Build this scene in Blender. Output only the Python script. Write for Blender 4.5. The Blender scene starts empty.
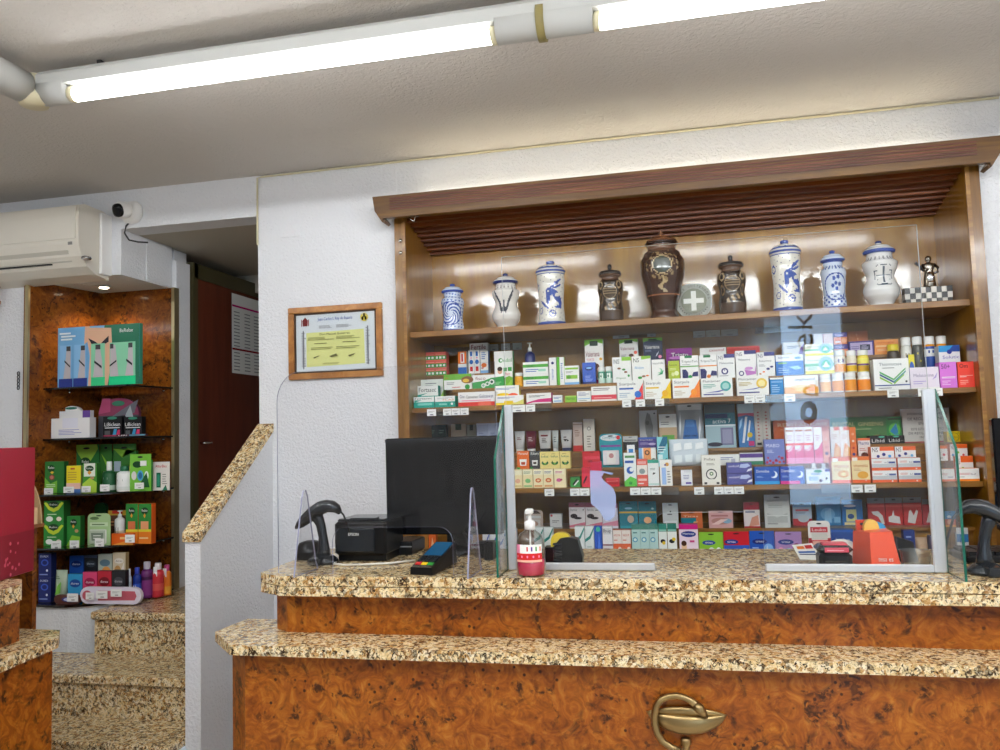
import bpy, math, random
from mathutils import Vector, Matrix
PI = math.pi
random.seed(7)
SC = bpy.context.scene
COL = SC.collection

# ------------------------------------------------------------------ camera
YAW, PITCH, ROLL, FPX, CAMZ = 0.215100, 0.0735, -0.030227, 800.0, 1.55
fw = Vector((-math.sin(YAW)*math.cos(PITCH), math.cos(YAW)*math.cos(PITCH), math.sin(PITCH)))
r0 = Vector((math.cos(YAW), math.sin(YAW), 0)); u0_ = r0.cross(fw)
RT = math.cos(ROLL)*r0 + math.sin(ROLL)*u0_
UP = -math.sin(ROLL)*r0 + math.cos(ROLL)*u0_
cam = bpy.data.cameras.new('camera'); cam.sensor_width = 36; cam.lens = FPX*36/1000
cam.clip_start = .05
co = bpy.data.objects.new('camera', cam); COL.objects.link(co)
M = Matrix((RT, UP, -fw)).transposed().to_4x4(); M.translation = (0, 0, CAMZ)
co.matrix_world = M
SC.camera = co

def ray(x, y): return RT*((x-500)/FPX) - UP*((y-375)/FPX) + fw
def P(x, y, Y):                       # point seen at (x, y) of the photo that stands at depth Y
    d = ray(x, y); p = d*(Y/d.y); return Vector((p.x, Y, p.z+CAMZ))
def PZ(x, y, z):
    d = ray(x, y); p = d*((z-CAMZ)/d.z); return Vector((p.x, p.y, z))

# ------------------------------------------------------------------ colours
def s2l(c): return c/12.92 if c <= .04045 else ((c+.055)/1.055)**2.4
def hx(h): return tuple(s2l(int(h[i:i+2], 16)/255) for i in (0, 2, 4))
C = {k: hx(v) for k, v in dict(w='f2f2ee', k='17181a', r='cf2226', dr='8f1a22', g='2f9a3c', lg='8cc43a', dg='14603a', b='2467b8',
     nb='1f2a6a', lb='7fb6e6', t='18a08c', dt='0f6a74', y='f2cf1c', o='ee7a22', p='ee8fb0', m='c8197a', v='5a2f8a', lv='b9a6d8',
     cr='efe2bd', gy='8d8f90', lgy='cfd2d2', br='8a5a34', co='ee6f62', cu='a8623a', am='eaa21c', sk='dba888', pw='f4dfe4', mt='a6dcc4',
     ol='6f7a2a', cb='c3a77c', pu='c9a0e0', rb='3f7fe0', dk='2c3440', ig='4a4f5a', ub='3a2a1e', tl='5fb8c6', ro='e83a30', pk='e2539a').items()}
def col(c): return C[c] if c in C else hx(c)

# ------------------------------------------------------------------ materials
MATS = {}
def mat(name, base=(.8, .8, .8), rough=.5, metal=0, coat=0, coatr=.1, spec=.5, emit=None, es=0, trans=0, ior=1.45, attr=False):
    m = bpy.data.materials.new(name); m.use_nodes = True
    n = m.node_tree.nodes; b = n['Principled BSDF']
    b.inputs['Base Color'].default_value = (*base, 1); b.inputs['Roughness'].default_value = rough
    b.inputs['Metallic'].default_value = metal; b.inputs['Coat Weight'].default_value = coat
    b.inputs['Coat Roughness'].default_value = coatr; b.inputs['Specular IOR Level'].default_value = spec
    b.inputs['Transmission Weight'].default_value = trans; b.inputs['IOR'].default_value = ior
    if emit: b.inputs['Emission Color'].default_value = (*emit, 1); b.inputs['Emission Strength'].default_value = es
    if attr:
        a = n.new('ShaderNodeAttribute'); a.attribute_name = 'Col'
        m.node_tree.links.new(a.outputs['Color'], b.inputs['Base Color'])
    MATS[name] = m; return m
def nt(m): return m.node_tree.nodes, m.node_tree.links, m.node_tree.nodes['Principled BSDF']
def coords(m, scale=(1, 1, 1), rot=(0, 0, 0)):
    n, l, b = nt(m)
    t = n.new('ShaderNodeTexCoord'); mp = n.new('ShaderNodeMapping')
    mp.inputs['Scale'].default_value = scale; mp.inputs['Rotation'].default_value = rot
    l.new(t.outputs['Object'], mp.inputs['Vector']); return mp.outputs['Vector']
def noise(m, vec, scale, detail=4, rough=.5, dist=0):
    n, l, b = nt(m); x = n.new('ShaderNodeTexNoise')
    x.inputs['Scale'].default_value = scale; x.inputs['Detail'].default_value = detail
    x.inputs['Roughness'].default_value = rough; x.inputs['Distortion'].default_value = dist
    l.new(vec, x.inputs['Vector']); return x
def ramp(m, fac, stops, interp='LINEAR'):
    n, l, b = nt(m); x = n.new('ShaderNodeValToRGB'); x.color_ramp.interpolation = interp
    e = x.color_ramp.elements
    while len(e) < len(stops): e.new(.5)
    for i, (p, c) in enumerate(stops):
        e[i].position = p; e[i].color = (*(c if isinstance(c, tuple) else hx(c)), 1)
    l.new(fac, x.inputs['Fac']); return x.outputs['Color']
def mixc(m, fac, a, b_, mode='MIX'):
    n, l, b = nt(m); x = n.new('ShaderNodeMix'); x.data_type = 'RGBA'; x.blend_type = mode
    for s, v in ((0, fac), (6, a), (7, b_)):
        if hasattr(v, 'is_output'): l.new(v, x.inputs[s])
        elif isinstance(v, tuple): x.inputs[s].default_value = (*v, 1)
        else: x.inputs[s].default_value = v
    return x.outputs[2]
def bump(m, h, dist, strength=1.0, coat=False):
    n, l, b = nt(m); x = n.new('ShaderNodeBump'); x.inputs['Distance'].default_value = dist
    x.inputs['Strength'].default_value = strength
    l.new(h, x.inputs['Height']); l.new(x.outputs['Normal'], b.inputs['Normal'])
    if coat: l.new(x.outputs['Normal'], b.inputs['Coat Normal'])

def plaster(name, c, sc=90, d=.004):
    m = mat(name, hx(c), rough=.85, spec=.2); v = coords(m); a = noise(m, v, sc, 3, .55, .6); bump(m, a.outputs['Fac'], d); return m
WALL = plaster('white_stucco', 'e6e7ea', 75, .0075)
CEIL = plaster('ceiling_plaster', 'cfcac4', 60, .005)
SOFF = plaster('soffit_paint', 'bdb6a8', 120, .001)

def burl(name, k_=1.0):
    m = mat(name, rough=.42, coat=.22, coatr=.08, spec=.3); n, l, b = nt(m); v = coords(m)
    a = noise(m, v, 4.5, 5, .6, 2.2)
    base = ramp(m, a.outputs['Fac'], [(.28, '7e3e0a'), (.5, 'a95e14'), (.70, 'c67c22')])
    w = noise(m, v, 15, 5, .62, 3.0)
    base = mixc(m, .6, base, ramp(m, w.outputs['Fac'], [(.34, '642c08'), (.46, '9c5010'), (.56, 'ba6c1a'), (.68, 'd48c34')]))
    # clusters of dark knots
    k = noise(m, v, 12, 3, .55, 1.6); kf = ramp(m, k.outputs['Fac'], [(.52, (0, 0, 0)), (.66, (1, 1, 1))])
    k2 = noise(m, v, 52, 3, .6, 1.0); k2f = ramp(m, k2.outputs['Fac'], [(.40, (0, 0, 0)), (.52, (1, 1, 1))])
    f1 = mixc(m, 1.0, kf, k2f, 'MULTIPLY')
    base = mixc(m, f1, base, hx('4a2408'))
    # small pin knots
    vo = n.new('ShaderNodeTexVoronoi'); vo.inputs['Scale'].default_value = 34; l.new(v, vo.inputs['Vector'])
    dots = ramp(m, vo.outputs['Distance'], [(.13, (1, 1, 1)), (.20, (0, 0, 0))])
    g = noise(m, v, 6, 2, .5, .5); gf = ramp(m, g.outputs['Fac'], [(.44, (0, 0, 0)), (.58, (1, 1, 1))])
    f2 = mixc(m, 1.0, dots, gf, 'MULTIPLY')
    base = mixc(m, f2, base, hx('4a2208'))
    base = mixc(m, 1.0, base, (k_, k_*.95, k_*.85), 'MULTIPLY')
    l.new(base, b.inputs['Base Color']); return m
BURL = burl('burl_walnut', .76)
BURL_SHADED = burl('burl_walnut_shaded', .50)  # same burl darkened; the shade inside the niche is put into its colour

def granite(name='granite'):
    m = mat(name, rough=.2, coat=.15, coatr=.05, spec=.35); n, l, b = nt(m); v = coords(m)
    ds = noise(m, v, 38, 3, .5, 0)
    add = n.new('ShaderNodeMixRGB'); add.blend_type = 'ADD'; add.inputs[0].default_value = .02
    l.new(v, add.inputs[1]); l.new(ds.outputs['Color'], add.inputs[2])
    vo = n.new('ShaderNodeTexVoronoi'); vo.inputs['Scale'].default_value = 92; l.new(add.outputs[0], vo.inputs['Vector'])
    sep = n.new('ShaderNodeSeparateColor'); l.new(vo.outputs['Color'], sep.inputs[0])
    c1 = ramp(m, sep.outputs[0], [(0, 'f0deb4'), (.24, 'dfbf86'), (.42, 'bd8844'), (.54, 'ecd5a2'), (.68, '8e5c28'), (.79, '30200f'), (.89, 'f6e8c8')], 'CONSTANT')
    n2 = noise(m, v, 120, 3, .6, 1.0)
    c2 = mixc(m, .35, c1, ramp(m, n2.outputs['Fac'], [(.36, '75501f'), (.48, 'd4b47e'), (.6, 'f2e4c4')]))
    ed = n.new('ShaderNodeTexVoronoi'); ed.feature = 'DISTANCE_TO_EDGE'; ed.inputs['Scale'].default_value = 62; l.new(add.outputs[0], ed.inputs['Vector'])
    ef = ramp(m, ed.outputs['Distance'], [(.05, (1, 1, 1)), (.17, (0, 0, 0))])
    n4 = noise(m, v, 26, 3, .6, .5); g4 = ramp(m, n4.outputs['Fac'], [(.53, (0, 0, 0)), (.66, (1, 1, 1))])
    c2 = mixc(m, mixc(m, 1.0, ef, g4, 'MULTIPLY'), c2, hx('3c2818'))
    n3 = noise(m, v, 70, 4, .65, 2.0)
    dk = ramp(m, n3.outputs['Fac'], [(.55, (0, 0, 0)), (.60, (1, 1, 1))])
    c3 = mixc(m, dk, c2, hx('2a1d12'))
    l.new(c3, b.inputs['Base Color']); return m
GRAN = granite()

def wood(name, a, b_, c_, rough=.3, coat=.6, coatr=.12, sc=(1.2, 14, 14), bmp=.0, coatbump=True):
    m = mat(name, rough=rough, coat=coat, coatr=coatr); n, l, b = nt(m)
    v = coords(m, sc); x = noise(m, v, 2.2, 6, .62, .5)
    l.new(ramp(m, x.outputs['Fac'], [(.3, a), (.5, b_), (.7, c_)]), b.inputs['Base Color'])
    if bmp:
        v2 = coords(m, (1, 1, 1)); y = noise(m, v2, 130, 4, .65, .6); bump(m, y.outputs['Fac'], bmp, 1, True)
    return m
OAK = wood('varnished_oak', '7c5006', '90620a', 'a67816', .36, 1.0, .04, (4, 4, .8), .00012)
OAK.node_tree.nodes['Principled BSDF'].inputs['Coat IOR'].default_value = 1.55
OAKH = wood('oak_edge', '70481a', '8c6026', 'a67a36', .35, .5, .12, (1.2, 14, 14))
OAKV = wood('oak_frame', '5a370c', '785016', '8e6420', .35, .5, .12, (14, 14, 1.2))
MAHO = wood('mahogany_slat', '4e1f05', '6e350a', '8a4c12', .38, .3, .2, (.6, 5, 5))
CORN = wood('cornice_walnut', '46290a', '5e3d10', '745018', .4, .4, .12, (1.0, 16, 16))
CGRV = wood('cornice_reeding', '3a140a', '5e2a18', '80442c', .45, .2, .2, (1.0, 20, 20))
DOORM = wood('door_brown', '55200f', '662a15', '70331b', .45, .2, .2, (6, 6, .8))
FRAMEW = wood('picture_wood', '8a5520', 'a56b2c', 'bd8440', .4, .4, .12, (8, 8, 8))

PRINT = mat('printed_card', rough=.42, coat=.12, coatr=.12, spec=.3, attr=True)
MATTE = mat('printed_paper', rough=.8, spec=.2, attr=True)
GLAZE = mat('glazed_ceramic', rough=.16, coat=.6, coatr=.05, attr=True)
PLAS = mat('coloured_plastic', rough=.3, attr=True)
BLK = mat('black_plastic', hx('0b0c0e'), rough=.33, spec=.4)
BLKG = mat('black_gloss', hx('08090c'), rough=.10, spec=.35)
DGP = mat('charcoal_plastic', hx('1d2126'), rough=.25, coat=.3)
WHP = mat('white_plastic', hx('f0efec'), rough=.4)
IVO = mat('ivory_plastic', hx('d8cfae'), rough=.5)
ALU = mat('brushed_aluminium', hx('c9ccd0'), rough=.42, metal=.55)
CHAMP = mat('champagne_metal', hx('b7a983'), rough=.3, metal=.8)
CHR = mat('chrome', hx('d8d8d8'), rough=.15, metal=1)
STEEL = mat('dark_steel', hx('4a4a4c'), rough=.4, metal=.8)
BRASS = mat('aged_brass', hx('9c845a'), rough=.33, metal=1)
SILV = mat('tarnished_silver', hx('8f887c'), rough=.25, metal=1)
CABLE = mat('white_cable', hx('dddbd2'), rough=.5)
GEDGE = mat('green_glass_edge', hx('0f5a48'), rough=.15, spec=.8)
AEDGE = mat('acrylic_edge', hx('8f8fa6'), rough=.2, spec=.7)
DARKG = mat('smoked_shelf_glass', hx('14100c'), rough=.1, coat=.5)
LAMP = mat('fluorescent_tube', (1, 1, 1), emit=(.97, .985, 1.0), es=12)
LAMPB = mat('fluorescent_tube_room', (1, 1, 1), emit=(.95, .98, 1.0), es=46)
LAMPFILL = mat('left_fill_tube', (1, 1, 1), emit=(.95, .98, 1.0), es=14)  # tube of the added fill lamp on the left
LAMPC = mat('cornice_tube', (1, 1, 1), emit=(1.0, .93, .68), es=8)
SPOT = mat('spot_bulb', (1, 1, 1), emit=(1, .86, .62), es=14)
SCR = mat('lcd_blue', hx('174a6a'), rough=.15, emit=hx('2a70a8'), es=.12)
FLOORM = mat('floor_tile', hx('d6cdbf'), rough=.35)
SKYP = mat('daylight_pane', (1, 1, 1), emit=(.62, .80, 1.0), es=5.5)

def clear(name, tint, refl=1.0, rough=0.0):
    m = bpy.data.materials.new(name); m.use_nodes = True; n = m.node_tree.nodes; l = m.node_tree.links
    n.clear(); o = n.new('ShaderNodeOutputMaterial'); mx = n.new('ShaderNodeMixShader')
    t = n.new('ShaderNodeBsdfTransparent'); t.inputs[0].default_value = (*tint, 1)
    g = n.new('ShaderNodeBsdfGlossy'); g.inputs['Roughness'].default_value = rough
    ge = n.new('ShaderNodeNewGeometry'); dt = n.new('ShaderNodeVectorMath'); dt.operation = 'DOT_PRODUCT'
    l.new(ge.outputs['Normal'], dt.inputs[0]); l.new(ge.outputs['Incoming'], dt.inputs[1])
    def mth(op, a, b_=None):
        q = n.new('ShaderNodeMath'); q.operation = op
        for i, x in enumerate((a, b_)):
            if x is None: continue
            if hasattr(x, 'is_output'): l.new(x, q.inputs[i])
            else: q.inputs[i].default_value = x
        return q.outputs[0]
    f = mth('POWER', mth('SUBTRACT', 1.0, mth('ABSOLUTE', dt.outputs['Value'])), 5.0)
    mx_f = mth('MULTIPLY', mth('ADD', mth('MULTIPLY', f, .9), .03), refl)
    l.new(mx_f, mx.inputs[0])
    l.new(t.outputs[0], mx.inputs[1]); l.new(g.outputs[0], mx.inputs[2]); l.new(mx.outputs[0], o.inputs[0])
    MATS[name] = m; return m
GLASS = clear('clear_glass', (.975, .985, .98), 1.0)
ACRY = clear('clear_acrylic', (.97, .97, .975), 1.0)
FILM = clear('cellophane', (.90, .92, .94), 3.0, .08)
CUPM = clear('frosted_plastic', (.82, .82, .80), 3.0, .3)
LIQ = mat('pink_liquid', hx('e0285e'), rough=.1, coat=.6)

# ------------------------------------------------------------------ mesh builder
TXT = {}
def text_mesh(s):
    if s in TXT: return TXT[s]
    c = bpy.data.curves.new('t', 'FONT'); c.body = s; c.resolution_u = 2; c.fill_mode = 'BOTH'
    o = bpy.data.objects.new('t', c); me = bpy.data.meshes.new_from_object(o)
    vs = [v.co.copy() for v in me.vertices]; fs = [tuple(p.vertices) for p in me.polygons]
    bpy.data.objects.remove(o); bpy.data.curves.remove(c); bpy.data.meshes.remove(me)
    if vs:
        a = min(v.x for v in vs); b = max(v.x for v in vs); c_ = min(v.y for v in vs); d = max(v.y for v in vs)
        vs = [((v.x-a)/max(b-a, 1e-6), (v.y-c_)/max(d-c_, 1e-6)) for v in vs]
    TXT[s] = (vs, fs); return TXT[s]

class B:
    def __init__(s): s.v = []; s.f = []; s.c = []; s.m = []; s.sm = []
    def add(s, vs, fs, c=(.8, .8, .8), m=0, smooth=False):
        o = len(s.v); s.v += [tuple(v) for v in vs]
        for i, f in enumerate(fs):
            s.f.append([o+k for k in f]); s.c.append(c[i] if isinstance(c, list) else c); s.m.append(m); s.sm.append(smooth)
        return s
    def box(s, x0, x1, y0, y1, z0, z1, c=(.8, .8, .8), m=0, front=None, bev=0):
        if bev:
            b = bev; xs = (x0, x0+b, x1-b, x1); pts = []
            # chamfered box: octagon-like plan extruded with chamfered top
            pl = [(x0+b, y0), (x1-b, y0), (x1, y0+b), (x1, y1-b), (x1-b, y1), (x0+b, y1), (x0, y1-b), (x0, y0+b)]
            cx, cy = (x0+x1)/2, (y0+y1)/2
            ins = [(cx+(x-cx)*(1-2*b/max(x1-x0, 1e-6)), cy+(y-cy)*(1-2*b/max(y1-y0, 1e-6))) for x, y in pl]
            vs = [(x, y, z0+b) for x, y in pl]+[(x, y, z1-b) for x, y in pl]+[(x, y, z1) for x, y in ins]+[(x, y, z0) for x, y in ins]
            fs = [(i, (i+1) % 8, 8+(i+1) % 8, 8+i) for i in range(8)]+[(8+i, 8+(i+1) % 8, 16+(i+1) % 8, 16+i) for i in range(8)]
            fs += [(24+i, 24+(i+1) % 8, (i+1) % 8, i) for i in range(8)]+[tuple(range(16, 24)), tuple(range(31, 23, -1))]
            cc = [c]*len(fs)
            if front: cc[0] = front
            return s.add(vs, fs, cc, m)
        vs = [(x0, y0, z0), (x1, y0, z0), (x1, y1, z0), (x0, y1, z0), (x0, y0, z1), (x1, y0, z1), (x1, y1, z1), (x0, y1, z1)]
        fs = [(0, 1, 5, 4), (1, 2, 6, 5), (2, 3, 7, 6), (3, 0, 4, 7), (4, 5, 6, 7), (3, 2, 1, 0)]
        return s.add(vs, fs, [front or c]+[c]*5, m)
    def hexa(s, p, c=(.8, .8, .8), m=0):      # 8 points: bottom 4, top 4
        return s.add(p, [(0, 1, 5, 4), (1, 2, 6, 5), (2, 3, 7, 6), (3, 0, 4, 7), (4, 5, 6, 7), (3, 2, 1, 0)], c, m)
    def prism(s, poly, z0, z1, c=(.8, .8, .8), m=0, mside=None, axis='z', csides=None):
        n = len(poly)
        def q(a, b, h): return {'z': (a, b, h), 'x': (h, a, b), 'y': (a, h, b)}[axis]
        vs = [q(a, b, z0) for a, b in poly]+[q(a, b, z1) for a, b in poly]
        s.add(vs, [tuple(range(n-1, -1, -1)), tuple(range(n, 2*n))], c, m)
        s.add(vs, [(i, (i+1) % n, n+(i+1) % n, n+i) for i in range(n)], csides or c, m if mside is None else mside)
        return s
    def lathe(s, cx, cy, z0, prof, n=24, c=(.8, .8, .8), m=0, fn=None, sx=1, sy=1, cap=True):
        vs = []; k = len(prof)
        for r, z in prof:
            for i in range(n):
                a = 2*PI*i/n; vs.append((cx+r*sx*math.cos(a), cy+r*sy*math.sin(a), z0+z))
        fs = []; cc = []
        for j in range(k-1):
            for i in range(n):
                fs.append((j*n+i, j*n+(i+1) % n, (j+1)*n+(i+1) % n, (j+1)*n+i))
                cc.append(fn((i+.5)/n*360, (prof[j][1]+prof[j+1][1])/2, (prof[j][0]+prof[j+1][0])/2) if fn else c)
        if cap:
            fs.append(tuple(range(n-1, -1, -1))); cc.append(cc[0]); fs.append(tuple(range((k-1)*n, k*n))); cc.append(cc[-2])
        return s.add(vs, fs, cc, m, True)
    def loft(s, secs, n=14, c=(.8, .8, .8), m=0, smooth=True):
        # secs: (centre, half-axis vector a, half-axis vector b)
        vs = []
        for ce, a, b in secs:
            ce, a, b = Vector(ce), Vector(a), Vector(b)
            for i in range(n):
                t = 2*PI*i/n; ct, st = math.cos(t), math.sin(t)
                ct = math.copysign(abs(ct)**.8, ct); st = math.copysign(abs(st)**.8, st)
                vs.append(ce+a*ct+b*st)
        fs = [(j*n+i, j*n+(i+1) % n, (j+1)*n+(i+1) % n, (j+1)*n+i) for j in range(len(secs)-1) for i in range(n)]
        fs += [tuple(range(n-1, -1, -1)), tuple(range((len(secs)-1)*n, len(secs)*n))]
        return s.add(vs, fs, c, m, smooth)
    def tube(s, pts, r, n=8, c=(.8, .8, .8), m=0):
        pts = [Vector(p) for p in pts]; secs = []
        up = Vector((.13, .27, 1)).normalized()
        for i, p in enumerate(pts):
            d = (pts[min(i+1, len(pts)-1)]-pts[max(i-1, 0)]).normalized()
            a = d.cross(up); a = a.normalized() if a.length > .05 else d.orthogonal().normalized()
            b = a.cross(d); rr = r[i] if isinstance(r, (list, tuple)) else r
            secs.append((p, a*rr, b*rr))
        vs = []
        for ce, a, b in secs:
            vs += [ce+a*math.cos(2*PI*k/n)+b*math.sin(2*PI*k/n) for k in range(n)]
        fs = [(j*n+i, j*n+(i+1) % n, (j+1)*n+(i+1) % n, (j+1)*n+i) for j in range(len(secs)-1) for i in range(n)]
        fs += [tuple(range(n-1, -1, -1)), tuple(range((len(secs)-1)*n, len(secs)*n))]
        return s.add(vs, fs, c, m, True)
    # flat artwork on a face looking towards -y: rect (x0,x1,z0,z1) at depth y
    def art(s, x0, x1, z0, z1, y, ops, m=0, eps=.0005):
        W, H = x1-x0, z1-z0; k = 0
        def q(u, v): return (x0+u*W, y-k*eps, z0+v*H)
        for op in ops.split(';'):
            t = op.split()
            if not t: continue
            k += 1
            if t[0] == 'r':
                a, b, c, d = map(float, t[1:5]); s.add([q(a, b), q(c, b), q(c, d), q(a, d)], [(0, 1, 2, 3)], col(t[5]), m)
            elif t[0] == 'q':                       # free polygon: q col u v u v ...
                f = list(map(float, t[2:])); pts = [q(f[i], f[i+1]) for i in range(0, len(f), 2)]
                s.add(pts, [tuple(range(len(pts)))], col(t[1]), m)
            elif t[0] in ('c', 'e'):                # disc u v r col  (r in widths) / ellipse u v ru rv col
                a, b = float(t[1]), float(t[2]); ru = float(t[3])
                rv = float(t[4]) if t[0] == 'e' else ru*W/H; cc = t[5] if t[0] == 'e' else t[4]
                pts = [q(a+ru*math.cos(i*PI/8), b+rv*math.sin(i*PI/8)) for i in range(16)]
                s.add(pts, [tuple(range(16))], col(cc), m)
            elif t[0] == 't':
                a, b, c, d = map(float, t[1:5]); vs, fs = text_mesh(' '.join(t[6:]))
                s.add([q(a+u*(c-a), b+v*(d-b)) for u, v in vs], fs, col(t[5]), m)
            elif t[0] == 'l':                       # fine print: l u0 v0 u1 v1 n col
                a, b, c, d = map(float, t[1:5]); n = int(t[5]); rg = random.Random(len(s.v))
                for i in range(n):
                    vv = b+(d-b)*(i+.25)/n; e = a+(c-a)*rg.uniform(.6, 1)
                    s.add([q(a, vv), q(e, vv), q(e, vv+(d-b)*.4/n), q(a, vv+(d-b)*.4/n)], [(0, 1, 2, 3)], col(t[6]), m)
        return s
    def build(s, name, mats, parent=None, base=None, **tags):
        if not isinstance(mats, (list, tuple)): mats = [mats]
        off = Vector((0, 0, 0))
        if parent is not None: off = Vector(parent['_w'])
        elif base is not None: off = Vector(base)
        me = bpy.data.meshes.new(name)
        me.from_pydata([(v[0]-off.x, v[1]-off.y, v[2]-off.z) for v in s.v], [], s.f)
        for mm in mats: me.materials.append(mm)
        at = me.color_attributes.new('Col', 'FLOAT_COLOR', 'CORNER'); buf = []
        for p, c in zip(me.polygons, s.c): buf += [c[0], c[1], c[2], 1.0]*p.loop_total
        at.data.foreach_set('color', buf)
        me.polygons.foreach_set('material_index', s.m); me.polygons.foreach_set('use_smooth', s.sm)
        me.update()
        o = bpy.data.objects.new(name, me); COL.objects.link(o)
        if parent is not None: o.parent = parent; o['_w'] = tuple(off)
        else: o.location = off; o['_w'] = tuple(off)
        tag(o, **tags); return o
def tag(o, label=None, cat=None, group=None, kind=None):
    if label: o['label'] = label
    if cat: o['category'] = cat
    if group: o['group'] = group
    if kind: o['kind'] = kind
    return o
def thing(name, loc, label, cat, group=None):
    o = bpy.data.objects.new(name, None); o.empty_display_size = .05; COL.objects.link(o); o.location = loc; o['_w'] = tuple(loc)
    return tag(o, label, cat, group)
def struct(name, b, mats, parent=None):
    return b.build(name, mats, parent, kind='structure') if parent is None else b.build(name, mats, parent)

# ------------------------------------------------------------------ key sizes
D = 3.60                     # wall plane
ZT, ZL = 1.12, .931          # counter tops
CEILZ = 2.883
NX0, NX1 = -3.33, -2.79      # niche
OPX = -2.006                 # right jamb of the passage opening
LINT = 2.677                 # underside of lintel
SOFZ = 2.438                 # niche soffit

# ---- room shell
struct('floor', B().box(-6, 4, -4, 6.5, -.1, 0), FLOORM)
struct('ceiling', B().box(-6, 4, -4, D+.2, CEILZ, CEILZ+.12), CEIL)
w = B()
CX0, CX1, CBY = -1.272, 1.255, 3.985    # cabinet outer sides and back
w.box(OPX, CX0, D, D+.14, 0, CEILZ)                    # right of passage, with diploma
w.box(CX0, CX1, D+.003, D+.14, 2.62, CEILZ)            # above cabinet
w.box(CX1, 4, D, D+.14, 0, CEILZ)
w.box(CX0, CX1, CBY+.03, CBY+.1, 0, 2.7)
w.box(NX1, OPX, D, D+.14, LINT, CEILZ)                 # lintel
w.box(-6, NX0, D, D+.14, 0, CEILZ)                     # left of niche
w.box(NX0, NX1, D, D+.43, SOFZ, CEILZ)                 # bulkhead above niche
struct('wall_back', w, WALL)
w = B(); w.box(NX1-.02, NX1+.03, 4.03, 4.16, .745, 2.60); w.box(-4.2, NX1-.02, 4.08, 4.2, 0, 2.9)
struct('wall_passage_jamb', w, WALL)
w = B(); w.box(-3.0, -2.93, 4.16, 6.2, .745, 2.68); w.box(-3.0, -1.2, 6.1, 6.2, 0, 2.9); w.box(OPX, OPX+.06, D+.14, 6.1, 0, 2.9)
struct('wall_passage', w, WALL)
w = B(); w.box(NX1, OPX, D+.14, 4.03, LINT, LINT+.04); w.box(-3.1, OPX+.06, 4.03, 4.9, LINT, LINT+.04); w.box(-3.1, OPX+.06, 4.9, 6.2, LINT-.12, LINT+.04)
struct('ceiling_passage', w, SOFF)
struct('wall_left', B().box(-6.1, -6, -4, D+.14, 0, CEILZ), WALL)
struct('wall_right', B().box(4, 4.1, -4, D+.14, 0, CEILZ), WALL)
# shop front behind the camera: wall with openings
w = B(); w.box(-6, 4, -4.1, -4, 0, .7); w.box(-6, 4, -4.1, -4, 2.80, CEILZ)
VY = 2*2.522+4.05
wx0, wx1 = P(784, 400, VY).x, P(846, 400, VY).x
xs_open = [(wx0, wx1)]; px = -6
for a, b_ in xs_open: w.box(px, a, -4.1, -4, .7, 2.80); px = b_
w.box(px, 4, -4.1, -4, .7, 2.80)
struct('wall_front', w, WALL)
wl = thing('window_lettering', (wx0, -4.03, 1.5), 'dark letters stuck on the shop front window behind the camera', 'lettering')
for ch, (xa, xb, ya, yb), rot in (('k', (788, 812, 313, 329), 1), ('e', (797, 813, 334, 352), 1), ('o', (800, 817, 401, 424), 0), ('d', (802, 818, 380, 396), 0)):
    b = B(); vs, fs = text_mesh(ch)
    if ch == 'o':
        n = 20; vs = [(.5+.5*k_*math.cos(i*2*PI/n), .5+.5*k_*math.sin(i*2*PI/n)) for k_ in (1, .42) for i in range(n)]; fs = [(i, (i+1) % n, n+(i+1) % n, n+i) for i in range(n)]
    pts = []
    for u, v in vs:
        q_ = (xb-v*(xb-xa), yb-u*(yb-ya)) if rot else (xa+u*(xb-xa), yb-v*(yb-ya))
        p = P(q_[0], q_[1], VY); pts.append((p.x, -4.03, p.z))
    b.add(pts, fs, col('dk')).build('letter', MATTE, wl)
# ceiling-edge cable
b = B(); q = [P(257.5, 245, D-.012), P(257.3, 178, D-.012), P(262, 176.8, D-.014), P(500, 150.5, D-.012), P(760, 122.5, D-.012), P(999, 97.5, D-.012)]
b.tube(q, .005, 6); q.append
b.build('ceiling_cable', IVO, base=q[0], label='thin cream cable running along the top edge of the back wall', cat='cable')

# ---- half wall beside the stairs, with sloped granite cap
hx0, hx1, hy = -2.008, -1.937, 2.99
b = B(); b.prism([(hy, 0), (D, 0), (D, 1.595), (hy, 1.15)], hx0, hx1, axis='x'); struct('wall_stair_half', b, WALL)
b = B(); sl = (1.60-1.135)/(D-hy)
b.prism([(hy-.010, 1.144), (D-.002, 1.597), (D-.002, 1.635), (hy-.010, 1.182)], hx0-.006, hx1+.008, axis='x')
b.build('stair_wall_cap', GRAN, base=(hx0, hy, 1.14), label='sloped granite capping on the white half wall beside the stairs', cat='wall cap')

# ---- stairs
noses = [(.745, 3.445), (.542, 3.132), (.36, 2.876), (.18, 2.60)]
st = thing('staircase', (-2.5, 2.6, 0), 'granite steps rising to the passage beside the white half wall', 'stairs')
for i, (z, y) in enumerate(noses):
    yb = 4.16 if i == 0 else noses[i-1][1]+.03
    xl = NX0 if i else -2.84
    b = B(); b.box(-3.4 if i else -2.835, hx0-.001, y, yb, z-.038, z, bev=.006)
    b.build('tread', GRAN, st)
    b = B(); b.box(-3.4 if i else -2.825, hx0-.001, y+.022, y+.04, noses[i+1][0] if i < 3 else 0, z-.038); b.build('riser', GRAN, st)
struct('floor_landing', B().box(-3.0, OPX, 4.161, 6.1, .70, .745), GRAN)
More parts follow.
